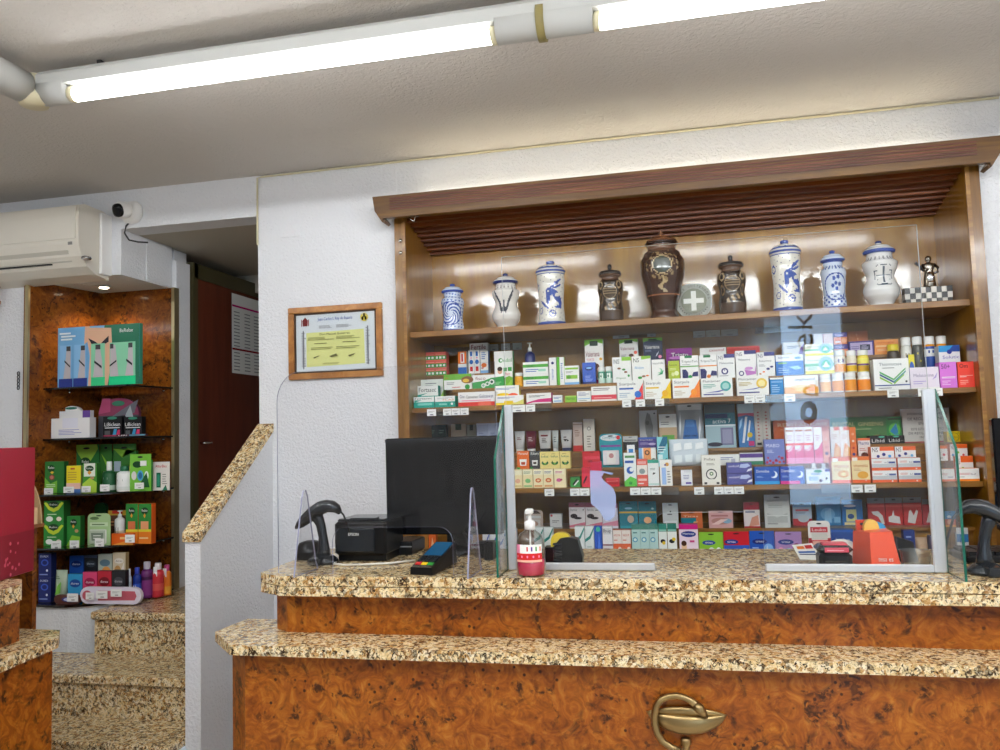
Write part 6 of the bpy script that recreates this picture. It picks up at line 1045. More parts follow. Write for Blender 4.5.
# ---------------- fourth shelf, seen over the counter
rows('''
M4|568.8-585|502.5|hang|e6dede|c88a9a|r 0 .82 1 1 b86a7c;t .1 .68 .5 .76 6a6a6a Farma;e .3 .48 .22 .09 2a2022;e .55 .4 .24 .05 2a2022;q d87a90 0 .12 1 .25 1 .05 0 .05;c .9 .72 .04 2a2022|white and pink hanging pack with a dark band picture, left of the pair
M4|585.3-602|502.5|hang|e6dede|c88a9a|r 0 .82 1 1 b86a7c;t .1 .68 .5 .76 6a6a6a Farma;e .3 .48 .22 .09 2a2022;e .55 .4 .24 .05 2a2022;q d87a90 0 .12 1 .25 1 .05 0 .05;l .6 .66 .9 .76 1 gy|white and pink hanging pack with a dark band picture, right of the pair
M4|602.3-617.8|503.5|hang|dcd8e4|b08aa0|r 0 .82 1 1 b0708a;t .1 .68 .5 .76 6a6a7a Farma;e .4 .45 .22 .09 5a5068;q d88aa0 0 .2 1 .32 1 .1 0 .1|white and pink hanging pack seen behind the torn plastic
M4|619-637.8|501.2|hang|1c7a8a|14606c|r 0 .56 1 .62 d8a83a;e .6 .34 .18 .14 c8b098;r .05 .0 .95 .1 2a9aa8;e .5 .74 .2 .04 7ab0d0|teal hanging pack with an ochre stripe and a toe picture, left of two
M4|638.3-656.2|501.2|hang|1c7a8a|14606c|r 0 .56 1 .62 d8a83a;e .5 .3 .22 .12 e0a878;r .05 .0 .95 .1 2a9aa8;q 9ad0d8 .7 .72 .8 .68 .9 .72 .8 .78|teal hanging pack with an ochre stripe and a finger picture, right of two
M4|662.4-678.2|502.8|hang|c8ccca|9aa09e|l .3 .5 .7 .6 1 5a5a5a;c .5 .66 .05 3a3a3a;r .1 .1 .9 .3 dcdfde|plain pale grey hanging pack right of the teal packs
M4|681-702.6|511.4|hang|c86a3a|8a4a2a|r 0 0 .7 .62 1f7a8a;t .1 .66 .8 .76 e8c8a8 Tiras;q e0a878 .5 .1 .8 .4 .6 .4;q c86a3a .7 .0 1 .0 1 .6 .8 .4|orange and teal hanging pack behind the princess carton
M4|708.6-733|510.6|hang|d8a8a4|b88a88|e .5 .4 .4 .2 c08a80;e .75 .4 .2 .14 8ab0c8;r .1 .66 .8 .76 b87a7a;q f0d0c8 .1 .2 .5 .5 .8 .5 .4 .2|dusty pink hanging pack with a foot picture
M4|743.4-759.6|502|hang|e8dcd8|a82430|r 0 .7 1 1 9a1c2c;r .1 .58 .7 .66 8a8a9a;q d89a84 .3 .05 .95 .1 .9 .5 .5 .4;r 0 0 1 .06 b02a34|dark red and white hanging pack left of the tall white one
M4|763.9-789.4|494.5|hang|d4d6d2|b0b2ae|r .1 .78 .9 .84 b8bab6;q bcc0bc .1 .45 .5 .3 .9 .45 .9 .15 .1 .15;r .1 .35 .9 .38 e4e6e2;r .1 .1 .5 .14 a0a29e;l .15 .6 .8 .7 2 aeb0ac|tall white hanging pack with a folded bandage picture
R4|792.4-811.6|502.2|hang|b8c8dc|c83040|r 0 .78 1 1 7fa8d0;r 0 0 1 .3 c02838;e .55 .3 .3 .16 c4ccd4;r .15 .62 .85 .7 d8606a;l .15 .5 .8 .6 2 8a9ab0|blue white and red hanging pack with a sleeve picture
R4|816-840.6|496.6|hang|3a80b8|2f6090|e .4 .75 .3 .05 1f5a9a;e .45 .4 .3 .22 6aa8d8;q 8ac0e4 .3 .1 .6 .1 .6 .6 .35 .5;r .7 .1 .95 .3 7ab4dc|sky blue hanging pack with a knee support picture, left of two
R4|841.4-862.4|499.6|hang|2f74b8|24588c|e .4 .76 .3 .05 e0e8f0;r .2 .15 .7 .62 d8d898;e .42 .35 .16 .1 2f5a9a;r .1 .02 .8 .12 f0e0a0|blue hanging pack with a pale yellow window, right of two
R4|867.2-884.6|497.8|hang|c83a3c|a02c30|r 0 .8 1 1 a8a8a8;q e6e4e2 .2 .5 .6 .52 .85 .35 .95 .05 .8 .05 .6 .3 .3 .4;r 0 .66 1 .74 e05a54|red glove pack with a slanted white glove, left of three
R4|885-902.4|497.4|hang|c83a3c|a02c30|r 0 .8 1 1 a8a8a8;q e6e4e2 .15 .12 .85 .05 .8 .3 .5 .35 .45 .55 .35 .35 .15 .3;r 0 .66 1 .74 e05a54|red glove pack with an upright white glove, middle of three
R4|902.8-921.4|497|hang|c83a3c|a02c30|r 0 .8 1 1 a8a8a8;q e6e4e2 .2 .1 .6 .05 .8 .5 .7 .55 .55 .35 .4 .55 .3 .5;r 0 .66 1 .74 e05a54|red glove pack with a spread white glove, right of three
R4|922-938|499|hang|b84048|90303a|r 0 .8 1 1 989898;q d4d0ce .2 .1 .7 .1 .8 .4 .4 .5|red glove pack half hidden by the right aluminium post
F4|574.8-584.4|526.4|box|eef4f4|cfe0e0|q 1f8a80 0 .5 .6 .62 1 .9 1 .98 .5 .7 0 .6;r 0 0 1 .15 dff0f0|tall white box with a dark teal swoosh, left of the pair
F4|584.8-594|526.4|box|eef4f4|cfe0e0|q 1f8a80 0 .5 .6 .62 1 .9 1 .98 .5 .7 0 .6;r 0 0 1 .15 dff0f0;l .2 .25 .8 .4 2 b0c8c8|tall white box with a dark teal swoosh, right of the pair
F4|594.3-602|526|box|2458c8|1f48a8|r 0 0 1 .2 4fc04a;e .5 .9 .3 .08 3ac0a0;q 5a8af0 .4 .3 .8 .3 .6 .8|tall blue box with a green foot
F4|602.4-612.4|526.4|box|f2f0f2|d8d4d8|r 0 .75 .9 .95 d8d8da;t .1 .78 .9 .92 2a2a2c Ibup;r 0 .4 1 .44 8a2a4a;l .1 .15 .8 .35 2 c8a0b0|tall white box with a black word and dark red line
F4|612.9-621.8-630.8|530|box|ee6a3a|d0562a|r 0 .52 1 1 f0e4dc;c .75 .35 .18 f4dcd0;t .1 .78 .85 .86 d0603a ARDOR;l .1 .6 .7 .7 1 e0907a|orange and white box with a small white disc in the front row|orange and white boxes
F4|631.4-640.2-649-658|524.3|box|bcdcd8|3a9a9a|r 0 .85 1 1 4a8a7a;c .4 .55 .3 4aa0c0;c .4 .55 .18 e0f4f0;q 2f62a8 .4 0 1 0 1 .3;r .3 .2 .6 .26 4a9ac0;l .15 .72 .85 .8 1 3a7a7a|pale aqua box with a blue ring in the row of three|aqua ringed boxes
F4|658.4-666.8|523.9|box|eef2ec|2f7a5a|r 0 .78 1 1 3a8a7a;e .5 .5 .3 .06 2a2a2a;e .6 .45 .2 .05 e8c83a;r .05 .8 .95 .84 9ad0c0|white and green box with a honey bee picture, left of two
F4|667.2-676.6|523.8|box|f2f4ee|2f7a5a|r 0 .78 1 1 2f7a6a;e .45 .5 .3 .06 2a2a2a;e .68 .56 .2 .05 e8c83a;r .05 .8 .95 .84 9ad0c0;l .2 .1 .7 .2 1 8aa090|white and green box with a honey bee picture, right of two
F4|678.8-698|524.5|box|f0dce8|b81c6a|r 0 .86 1 1 c81c7a;e .5 .72 .4 .09 2a3a8a;t .2 .69 .8 .76 w Hansap;e .25 .35 .14 .14 f0c8a0;e .24 .45 .14 .08 4a2a1a;c .72 .2 .18 d8508a;c .72 .2 .09 f4c8dc;r .55 .48 .8 .54 d8508a;e .35 .1 .15 .1 4a8ad8;e .2 .12 .15 .12 f0d050|magenta and pink plaster carton with a girl picture
F4|699-723.2|532|hang|8cc43a|5f9a2a|e .4 .6 .28 .09 2a4a9a;t .24 .57 .56 .64 w tiritas;e .2 .2 .14 .16 e8f0e0;e .5 .25 .15 .18 d8e0e8;e .8 .25 .13 .18 f0f4f0;c .22 .22 .04 3a3a3a;c .5 .27 .04 3a3a3a|lime green plaster carton with pale cartoon animals
F4|723.6-749|531.4|hang|c8202c|9a1820|r 0 0 1 .5 2f5ab8;e .3 .62 .28 .09 2a3a8a;t .14 .59 .46 .66 w tiritas;e .3 .2 .14 .14 5a3a2a;e .55 .22 .13 .14 c85a2a;e .82 .24 .14 .15 e8b83a;e .15 .15 .08 .1 w|red and blue plaster carton with small racing shapes
F4|749.4-774.4|530.8|hang|2458b8|1f3a8a|e .4 .62 .3 .1 1f2a7a;t .24 .59 .56 .66 w tiritas;e .75 .35 .2 .2 7fb0e8;e .3 .2 .18 .14 3a8ad8;q c8d8f0 .6 .1 .7 .5 .8 .1;l .1 .35 .5 .45 1 9fc0f0|blue plaster carton right of the red one
F4|775-801.6|531.6|hang|b088c0|8a5aa0|e .4 .62 .3 .1 2a3a8a;t .24 .59 .56 .66 w tiritas;e .2 .25 .13 .18 f0a0c0;e .5 .22 .14 .18 8ad0d8;e .8 .4 .15 .18 8a2a4a;e .78 .2 .1 .1 f0c8a0;e .35 .1 .1 .08 5ac06a|lilac plaster carton with colourful little figures
F4|807.8-830.2|520.8|blister|f0ece8|c82a38|r 0 0 1 .55 c02434;q e0a898 .12 .05 .8 .08 .7 .42 .3 .5;r .1 .7 .88 .84 c83040;t .18 .73 .8 .81 w Leuko;r .14 .5 .86 .68 dcdcd4//r 0 0 1 1 e0a898;e .5 .3 .3 .2 d09a88|white and red knee support blister pack behind the black pad
F4|831-854.4|529.6|box|1f4a98|183a78|t .2 .6 .8 .72 c8d8f4 bebe;l .1 .1 .8 .35 2 5a84c8;r 0 .92 1 1 2f62b8|navy blue flat carton left of the orange tape dispenser
F4|856-874|533|box|2a4a8a|1f3a6a|l .1 .4 .8 .7 3 8aa0d0|dark blue carton behind the orange tape dispenser
F4|903.6-915|530|box|1f3a88|182c68|q e8ecf8 .3 .3 .8 .5 .8 .6 .3 .42;l .2 .7 .8 .85 1 9ab0e0|navy carton with a pale slash right of the orange dispenser
F4|916-929.6|538|bag|c8a88a|a88a6a|e .5 .5 .3 .2 e0c0a0;r .2 .1 .8 .2 c87a3a|tan soft pack behind the frosted tub
F4|930.4-944|536|box|8a88a8|6a6888|l .1 .4 .8 .7 3 c8c8dc;e .6 .25 .2 .1 d8a070|greyish violet carton behind the right aluminium post
M4|944.6-955.8|511|hang|d86a50|3a7ab8|r 0 .5 1 1 3a8ac0;e .5 .3 .3 .16 f0b090;r 0 0 1 .12 f0a030;e .4 .65 .2 .08 d8e8f0|coral and blue hanging pack behind the glass wing
F4|956.4-968.4|527.6|hang|e6e8ea|b8bcc0|r 0 .55 1 .8 2f7ab8;q 3aa04a .2 .3 .5 .4 .9 .3 .5 .25;c .6 .32 .08 e8c83a;c .85 .3 .08 d83a3a;q 2a2a3a .1 .6 .5 .52 .9 .58 .5 .5;e .4 .12 .2 .06 f0b0b0|white and blue hanging pack beside the right barcode scanner
F4|482.4-489.6|531|box|eef2f8|c8d4e8|q 2458c8 0 .42 .5 .5 1 .85 1 .94 .5 .62 0 .5;r 0 0 1 .06 c8d8f0|white box with a blue swoosh, first of four seen under the monitor
F4|490-497.6|531|box|eef2f8|c8d4e8|q 2458c8 0 .42 .5 .5 1 .85 1 .94 .5 .62 0 .5;r 0 0 1 .06 c8d8f0;l .2 .15 .7 .25 1 a8b8d8|white box with a blue swoosh, second of four left of the green wing edge
F4|498-505.6|530.6|box|eef2f8|c8d4e8|q 5a8ad0 0 .42 .5 .5 1 .85 1 .94 .5 .62 0 .5;r .6 .7 .9 .8 e0e8f4|white box with a blue swoosh, third of four behind the green wing edge
F4|506-516|529|box|eef2f8|c8d4e8|q 5a8ad0 0 .42 .5 .5 1 .85 1 .94 .5 .62 0 .5;r .1 .7 .4 .8 e0e8f4|white box with a blue swoosh, last of four behind the left aluminium post
F4|534-543.6|527.4|box|eaf0ee|c8d4d0|q 2f8a80 0 .5 .6 .62 1 .9 1 .98 .5 .7 0 .6|white box with a teal swoosh behind the pump bottle
F4|544-553|527.2|box|eaf0ee|c8d4d0|q 2f8a80 0 .5 .6 .62 1 .9 1 .98 .5 .7 0 .6;l .2 .2 .8 .3 1 b0c8c8|white box with a teal swoosh beside the yellow tape roll
M4|549.8-561.8|514|box|dcdcda|b0b0ae|l .2 .4 .8 .6 2 6a6a6a;c .15 .9 .1 c83a3a;r 0 0 1 .1 gy|pale grey carton top above the black tape dispenser
M4|524-543|510|blister|c8b4a8|d8d4d0|q 5a4a42 .3 .98 .7 .98 .9 .8 .1 .8;r .1 .55 .9 .7 d8d8d8//e .5 .5 .4 .4 c0a090|grey blister pack with a dark peaked top behind the pump bottle
F4|403-411|532|box|ececec|c8c8c8|l .2 .3 .8 .7 2 gy|small white carton seen in the gap below the monitor
F4|411.6-428|532.4|box|b07a3a|8a5c28|r 0 .5 .4 1 98662c;r .45 0 .5 1 8a5c28|brown cardboard carton seen in the gap below the monitor
F4|428.6-436|532|box|e06a2c|c0541c|q f4c8a0 .2 .2 .8 .4 .5 .8|orange carton seen in the gap below the monitor
F4|449.6-454|531.6|box|c8d83a|8aa02a|r 0 .5 1 .6 f0f4c0|narrow lime carton behind the monitor stand
F4|455-470|531|box|2f6fd0|2458b0|e .5 .3 .3 .2 e0e8f4;r 0 .8 1 .9 5a9af0|blue carton behind the monitor stand
''')
# ---------------- corner niche
rows('''
3.68,A,.03|57.5-139|325.6|box|7ab4e0|3a8a70|q 2f7a5e .45 0 1 0 1 1 .58 1;q e8b898 .34 .98 .66 .95 .68 .5 .62 .0 .38 .0 .4 .5;q 2a2a34 .38 .8 .46 .74 .52 .68 .58 .76 .63 .82 .63 .72 .52 .64 .42 .70;q e8b898 .34 1 .4 1 .38 .75 .33 .7;r .02 .0 .19 .14 2a3a8a;r .2 .0 .37 .14 2a3a8a;r .42 .0 .59 .14 3ad08a;r .64 .0 .96 .16 1fd890;r .03 .14 .18 .70 8cc0ea;r .21 .14 .36 .70 8cc0ea;r .42 .14 .59 .70 8fd8b0;r .65 .14 .96 .70 8fd8b0;q c4bcc0 .08 .14 .17 .14 .17 .64 .12 .66 .1 .35;q c4bcc0 .26 .14 .35 .14 .35 .64 .30 .66 .28 .35;q c8c0c4 .45 .14 .57 .14 .56 .4 .53 .66 .48 .66 .47 .4;q c8c0c4 .66 .14 .76 .14 .74 .4 .72 .66 .66 .66;q c8c0c4 .84 .14 .94 .14 .93 .66 .88 .66 .87 .4;r .12 .6 .17 .68 4a4a4c;r .3 .6 .35 .68 4a4a4c;r .48 .6 .54 .68 4a4a4c;r .66 .6 .70 .68 4a4a4c;r .88 .6 .93 .68 4a4a4c;q 2a2a30 .1 .42 .17 .32 .17 .35 .1 .45;q 2a2a30 .28 .42 .35 .32 .35 .35 .28 .45;q 2a2a30 .47 .38 .56 .28 .56 .32 .47 .42;q 2a2a30 .66 .3 .74 .38 .74 .41 .66 .33;q 2a2a30 .86 .38 .93 .3 .93 .34 .86 .42;t .78 .86 .94 .92 f0f8f4 BeRelax;r .04 .88 .18 .91 e8f4fc;r .06 .83 .24 .86 e8f4fc;r .06 .78 .2 .81 e8f4fc|wide blue and green underwear display box on the top niche shelf
3.70,B,.05|51-89.6|418|box|f0eeee|d8d6d6|l .2 .15 .8 .45 4 9a9ad0;t .3 .7 .7 .85 b8a8e0 Gyno;q e8e8f4 .3 .5 .7 .5 .7 1 .3 1|white counter display front with pale lilac print on the second niche shelf
3.755,B,.03|52.4-90.2|411|box|ececec|d0d0d0|r .8 .7 1 1 6a4a9a;c .88 .55 .06 5a3a8a;q 5a7a5a .05 .6 .2 .5 .22 .6 .1 .8;e .7 .5 .1 .2 c8ccf0|white display back with a violet corner on the second niche shelf
3.79,B,.012|61-81.4|406|round|f2f2f0|d8d8d8|e .5 .93 .3 .04 3a7a6a;e .5 .75 .2 .08 a8b8f0|rounded white display top with a green mark on the second niche shelf
3.80,B,.012|98.4-138.6|398|round|8a3a58|5a2a3c|r 0 0 1 .55 4a4a50;q b04a70 0 .6 .3 .65 .3 1 .1 1;e .5 .86 .16 .07 3a7a60;q 6a6a72 .3 .5 .9 .6 1 .95 .6 .7;q a8b0b4 .6 .3 .9 .4 .8 .8 .7 .6|rose and grey display card with curved top on the second niche shelf
3.75,B,.035|103-121.8|416.4|box|1a1a1c|0e0e10|t .08 .52 .92 .7 f0f0f0 LiBiclean;r .1 .42 .9 .46 f0f0f0;q 3a9ac8 .5 0 .7 0 .75 .38 .6 .38;q d83a6a .7 0 .92 0 .92 .34 .8 .34;e .5 .92 .26 .07 3a8a70;r .1 .1 .4 .3 5a5a5c|black carton with blue and pink marks, left of two on the second niche shelf
3.75,B,.035|124-142|416.6|box|1a1a1c|0e0e10|t .06 .52 .92 .7 f0f0f0 LiBiclean;r .1 .42 .9 .46 f0f0f0;q 3a9ac8 .42 0 .62 0 .68 .38 .54 .38;q d83a6a .64 0 .88 0 .88 .34 .74 .34;e .5 .92 .26 .07 3a8a70;r .1 .1 .36 .3 5a5a5c|black carton with blue and pink marks, right of two on the second niche shelf
3.70,B,.02|103.4-145.4|434.4|box|5a2a3a|3a1a28|r 0 .3 .3 .9 b8385a;t .36 .2 .56 .8 f0f0f0 LIBI;r .62 0 1 .9 5a8aa0|low dark tray edge with pink and blue panels on the second niche shelf
3.86,C,.03|68-73.8|446|hang|2a6a34|1f5028|q 5aa83a 0 .3 1 .5 1 .3 0 .1|narrow green hanging pack at the left rear of the third niche shelf
3.86,C,.04|74.2-99.4|444.6|hang|2f7a3a|1f5a2a|q 9ac84a .05 .9 .5 .5 .95 .9 .9 1 .1 1;r .1 .0 .9 .55 b8dcb0;e .45 .62 .2 .1 1a4a24;t .32 .6 .6 .66 f0f8f0 Relec;q e8a83a .4 .5 .5 .56 .6 .5 .5 .44|large green hanging pack with a shield mark at the rear of the third niche shelf
3.86,C,.04|100-112|444.2|hang|3a7a30|1f5a24|q 8cc43a .1 .8 .9 .5 .9 .3;r .3 .1 .7 .4 c8e0b8|green hanging pack in the middle rear of the third niche shelf
3.86,C,.04|113-136|443.8|hang|3a7a30|1f5a24|q 8cc43a 0 .9 .4 .7 .6 .9 1 .85;r .05 .4 .35 .62 b8c8d8;q d85a2a .8 .1 .95 .1 .95 .6 .85 .6;q e8b83a .7 .1 .8 .1 .85 .6 .75 .6;e .3 .28 .14 .08 1a4a24|green pack with red and yellow sticks at the rear of the third niche shelf
3.64,C,.035|44.8-64.2|461.4|box|2f7a34|1c5524|q 7ac040 0 0 .65 0 .65 .4 .3 .3 0 .5;e .34 .78 .18 .12 1a4a24;t .18 .77 .5 .85 f0f4f0 Relec;e .38 .5 .15 .09 7a4a3a;e .38 .5 .1 .06 c87a6a;l .1 .2 .6 .3 2 e0f4c8;q e8c83a .3 .66 .4 .7 .5 .66 .4 .6|dark green repellent carton at the left front of the third niche shelf
3.64,C,.035|66.4-80.8|465.6|box|f0dc2a|8a9a4a|r 0 0 1 .14 5a8ad8;r 0 .14 1 .36 f4c8b8;l .1 .45 .9 .8 4 c8a83a;r .3 .86 .6 .92 c86a3a|yellow and pink carton on the third niche shelf
3.64,C,.035|82.6-96.8|463.2|box|4a9a34|2a6a24|q b8dc4a 0 0 1 0 1 .35 .5 .5 0 .3;q f0f4e8 .1 .55 .9 .55 .9 1 .1 1;e .5 .82 .3 .1 1a4a24;t .26 .8 .74 .86 f0f4f0 Relec;q e8a83a .35 .68 .5 .76 .65 .68 .5 .6;e .7 .5 .15 .05 c8a070|green and white repellent carton in the centre of the third niche shelf
3.655,C,.035|99.4-110.6|461.6|drop|1f5a34|e8ece8|band .06 .22 b8c8b8;e .5 .45 .3 .1 f0f4f0;q d83a2a .35 .4 .5 .48 .65 .4 .5 .34|dark green bottle with white top on the third niche shelf
3.66,C,.03|113-126.2|466.2|bottle|f0f0ee|1f6a44|band .06 .2 e0e4e0;e .5 .45 .34 .1 1f6a44;q e8a83a .4 .36 .5 .42 .6 .36 .5 .3|white stick with a dark green cap on the third niche shelf
3.69,C,.03|129.8-151.2|454|hang|7ac040|2f7a34|e .35 .72 .22 .09 1a4a24;e .2 .42 .12 .12 e8e4e0;e .5 .42 .14 .14 4aa8d8;e .5 .42 .09 .09 2a6a9a;e .8 .42 .1 .12 e8f0e8;r .5 .68 .8 .82 f4f4f2;q 1f5a30 .4 .1 .95 .1 .8 .5 .6 .3|light green bracelet pack with a blue ring on the third niche shelf
3.73,C,.015|152-169.6|461.8|card|e8e2da|c8c2ba|r .25 .1 .5 .62 1f6a4a;r .3 .15 .44 .56 3a9a7a;t .2 .8 .85 .9 c83a34 AfterBite;l .6 .2 .9 .6 5 a09a90;q 2f7a5a .6 0 .9 0 .8 .2|white bite relief pack with a green pen, last on the third niche shelf
3.62,D,.05*2|43.8-63.8|500.8|box|2f8a3a|1f5a24|q c8dc3a .0 .9 .25 .6 .5 .5 .75 .6 1 .9 .9 .95 .5 .65 .1 .95;e .5 .84 .26 .14 14401f;t .3 .8 .7 .88 f0f4f0 Relec;e .3 .2 .18 .12 f0f4f0;e .78 .2 .13 .1 e8e0d0;l .2 .36 .8 .46 1 c8e0b8|green diffuser box with a white plug picture, stacked in two on the fourth niche shelf|green diffuser boxes
3.64,D,.035|66.8-80.4|516|box|2f8a3a|1f5a24|e .5 .78 .26 .12 14401f;t .3 .78 .7 .84 f0f4f0 Relec;q 8cc43a 0 0 1 0 1 .3 .4 .35;q e8a83a .4 .66 .5 .72 .6 .66 .5 .58;e .75 .5 .14 .06 c89a6a|single green repellent carton on the fourth niche shelf
3.65,D,.03|87.6-110.4|513.4|blister|a8c890|e0e4da|e .3 .85 .2 .05 5a7a4a;r .1 .6 .9 .72 c8dcb8;l .2 .62 .8 .7 1 5a7a4a//r 0 0 1 1 b8c4b0;q 7a8a78 .15 .2 .85 .2 .9 .8 .1 .8;r .25 .35 .75 .42 e8ece4;r .25 .55 .75 .62 e8ece4|clear blister pack of a grey bracelet on the fourth niche shelf
3.80,D,.012|94.3-106|502.8|round|14401f|0e3018|t .2 .55 .8 .7 f0f4f0 Relec;q e8a83a .35 .3 .5 .45 .65 .3 .5 .15|dark green shield shaped sign at the rear of the fourth niche shelf
3.70,D,.03|112-121|511|pump|e8ece8|e8ece8|band .1 .4 d8c8a8;r .2 .3 .8 .5 3a3a3a|white spray bottle in the middle of the fourth niche shelf
3.76,D,.05|108-129|510.4|box|5a3a2a|3a281c|r 0 .85 1 1 c8a43a;l .1 .5 .6 .7 2 c88a5a;r .2 .9 .7 1 c83a2a|brown and yellow carton behind the white spray bottle
3.71,D,.04|125.8-138|503.6|box|2f8a3a|d85a1c|r 0 0 1 .3 f08a2a;r 0 .3 1 .36 e8d83a;e .5 .82 .28 .09 14401f;t .28 .8 .72 .86 f0f4f0 Relec;r .2 .36 .8 .56 e07a4a;q e8a83a .4 .7 .5 .76 .6 .7 .5 .64|green and orange family carton, left of two on the fourth niche shelf
3.71,D,.04|138.4-151.4|503.6|box|2f8a3a|d85a1c|r 0 0 1 .3 f0862a;r 0 .3 1 .36 e8d83a;e .5 .82 .28 .09 14401f;t .28 .8 .72 .86 f0f4f0 Relec;r .2 .36 .8 .56 e8a070;q e8a83a .4 .7 .5 .76 .6 .7 .5 .64;l .1 .1 .8 .2 1 f8d8a0|green and orange family carton, right of two on the fourth niche shelf
3.665,D,.02|111.4-133|533.5|box|e8641c|c84c10|q f0a03a 0 0 1 .5 1 0;r .4 .5 .9 .7 f8c880|low orange carton front on the fourth niche shelf
3.60,E,.04*2|38.6-51.2|553.4|box|1f2a6a|141c4a|e .5 .62 .3 .14 3a5ac8;e .5 .62 .2 .09 1f2a6a;t .15 .84 .8 .92 d8e0f4 DUREX;c .7 .3 .08 e8ecf8;l .1 .08 .9 .2 1 8a9ad0|dark navy carton with a blue ring stacked at the bottom niche shelf corner|navy cartons
3.60,E,.03|52-63.8|570.8|tube|b8c8b0|9ab890|q 7ac04a .1 .0 .8 .1 .9 .6 .4 .4;l .2 .7 .8 .85 2 5a7a5a|pale green squeeze tube on the bottom niche shelf
3.63,E,.03|67.8-82.4|574|box|2f9ad0|1f7ab0|e .5 .66 .38 .15 1a4a9a;t .22 .62 .78 .7 f0f4fc durex;q e8f0f8 .2 .1 .8 .1 .8 .2 .5 .3 .2 .2;e .5 .12 .3 .06 7ad0f0|light blue carton with a dark oval in the front row of the bottom niche shelf
3.63,E,.03|82.8-97|572|box|e0487a|c02c5c|e .5 .66 .38 .15 a81c4c;t .22 .62 .78 .7 f4f0f4 durex;q f0d83a 0 .1 1 .2 1 .12 0 .02;q e85a3a 0 .2 1 .3 1 .2 0 .1|pink carton with a dark oval in the front row of the bottom niche shelf
3.63,E,.03|97.4-111.4|571|box|c0283a|9a1828|e .5 .66 .38 .15 7a1020;t .22 .62 .78 .7 f4f0f4 durex;q e8685a 0 .2 1 .3 1 .2 0 .1;l .2 .38 .8 .48 1 e0a0a0|dark red carton with an oval in the front row of the bottom niche shelf
3.63,E,.03|111.8-125.4|570.4|box|2a2a2e|18181a|e .5 .66 .36 .14 4a4a50;t .22 .62 .78 .7 c8c8cc durex;t .1 .1 .9 .3 e0e0e0 Senso|black carton with a grey oval in the front row of the bottom niche shelf
3.72,E,.03|69.4-83.6|555.8|box|2458b8|1a3f90|e .5 .8 .38 .08 14307a;t .22 .78 .78 .83 e8ecf8 durex;q 4aa0e0 0 .5 1 .6 1 .4 0 .3|royal blue carton in the rear row of the bottom niche shelf
3.72,E,.03|84.2-97.4|555.2|box|20242c|14181e|e .5 .8 .38 .08 3a4450;t .22 .78 .78 .83 c8d8e8 durex;q 2f5a8a 0 .6 1 .55 1 .5 0 .55;r 0 .94 1 1 3a4a6a|black carton with a blue streak in the rear row of the bottom niche shelf
3.72,E,.03|98-112|554|box|b8c4b8|8a9a8a|e .5 .8 .38 .08 6a8a9a;e .6 .62 .3 .1 f0a050;e .4 .55 .25 .08 8ad08a;e .75 .5 .15 .1 e06a6a|silvery carton with a coloured flame in the rear row of the bottom niche shelf
3.72,E,.03|112.6-125.6|552.6|box|e0d0b0|b89a6a|e .5 .82 .36 .06 f4ece0;t .24 .8 .76 .84 8a6a3a durex;e .4 .62 .25 .1 c89a5a;q f4ece0 .5 .5 .9 .55 .9 .8|cream and gold carton in the rear row of the bottom niche shelf
3.66,E,.02|126.2-130|569|bottle|c8d0d8|e8ecf0|band .1 .6 b8c4d0|slim silver tube beside the blue bottle on the bottom niche shelf
3.69,E,.03|130.8-138.2|568|bottle|1f3a9a|3a4ab8|band .2 .5 3a62d0;e .5 .4 .3 .08 e8ecf8|dark blue bottle on the bottom niche shelf
3.72,E,.03|138-148.6|562.5|bottle|6a2a6a|c8c0cc|band .08 .5 8a3a84;band .52 .6 4a1a4a|purple spray bottle with a silver top on the bottom niche shelf
3.75,E,.03|149.2-159.6|563.5|bottle|d83a44|e8e0e0|band .2 .4 e8605a;r .3 .62 .9 .9 f4f4f2|red spray bottle with a white tag on the bottom niche shelf
3.80,E,.03|160-168.2|565.4|bottle|f0822a|c84a8a|band .06 .3 f0a83a;r .2 .62 .95 .9 f4f4f2|orange spray bottle with a white tag at the right end of the bottom niche shelf
''')
# long lubricant packs lying at the front of the bottom niche shelf
for (x0, x1, y0, y1, Y, c_, c2, lab) in ((80, 141, 587.5, 601, 3.585, 'e8e0ee', 'c86070', 'long rounded white and pink wand pack at the front of the bottom niche shelf'),
                                   (54, 79.6, 595.4, 603, 3.575, '5a3028', '2f3a8a', 'short rounded brown pack at the front of the bottom niche shelf')):
    a, c = P(x0, y1, Y), P(x1, y1, Y); h = P((x0+x1)/2, y0, Y).z-NZ['E']
    b = B(); n = 10; r = h/2; W = c.x-a.x
    pl = [(W-r+r*math.sin(t*PI/n), r-r*math.cos(t*PI/n)) for t in range(n+1)]+[(r-r*math.sin(t*PI/n), r+r*math.cos(t*PI/n)) for t in range(n+1)]
    b.prism([(x-W/2, z) for x, z in pl], 0, .02, col(c_), axis='y')
    b.art(-W/2, W/2, 0, h, -.0005, f"q {c2} .3 .2 .9 .25 .93 .5 .9 .78 .3 .8;e .12 .5 .08 .3 {c2}" if W > .2 else f"e .6 .5 .3 .3 {c2};e .6 .5 .22 .2 c8d0f0")
    o = b.build('wand_pack', PRINT, label=lab, cat='pack'); o.location = ((a.x+c.x)/2, Y, NZ['E']+.001)

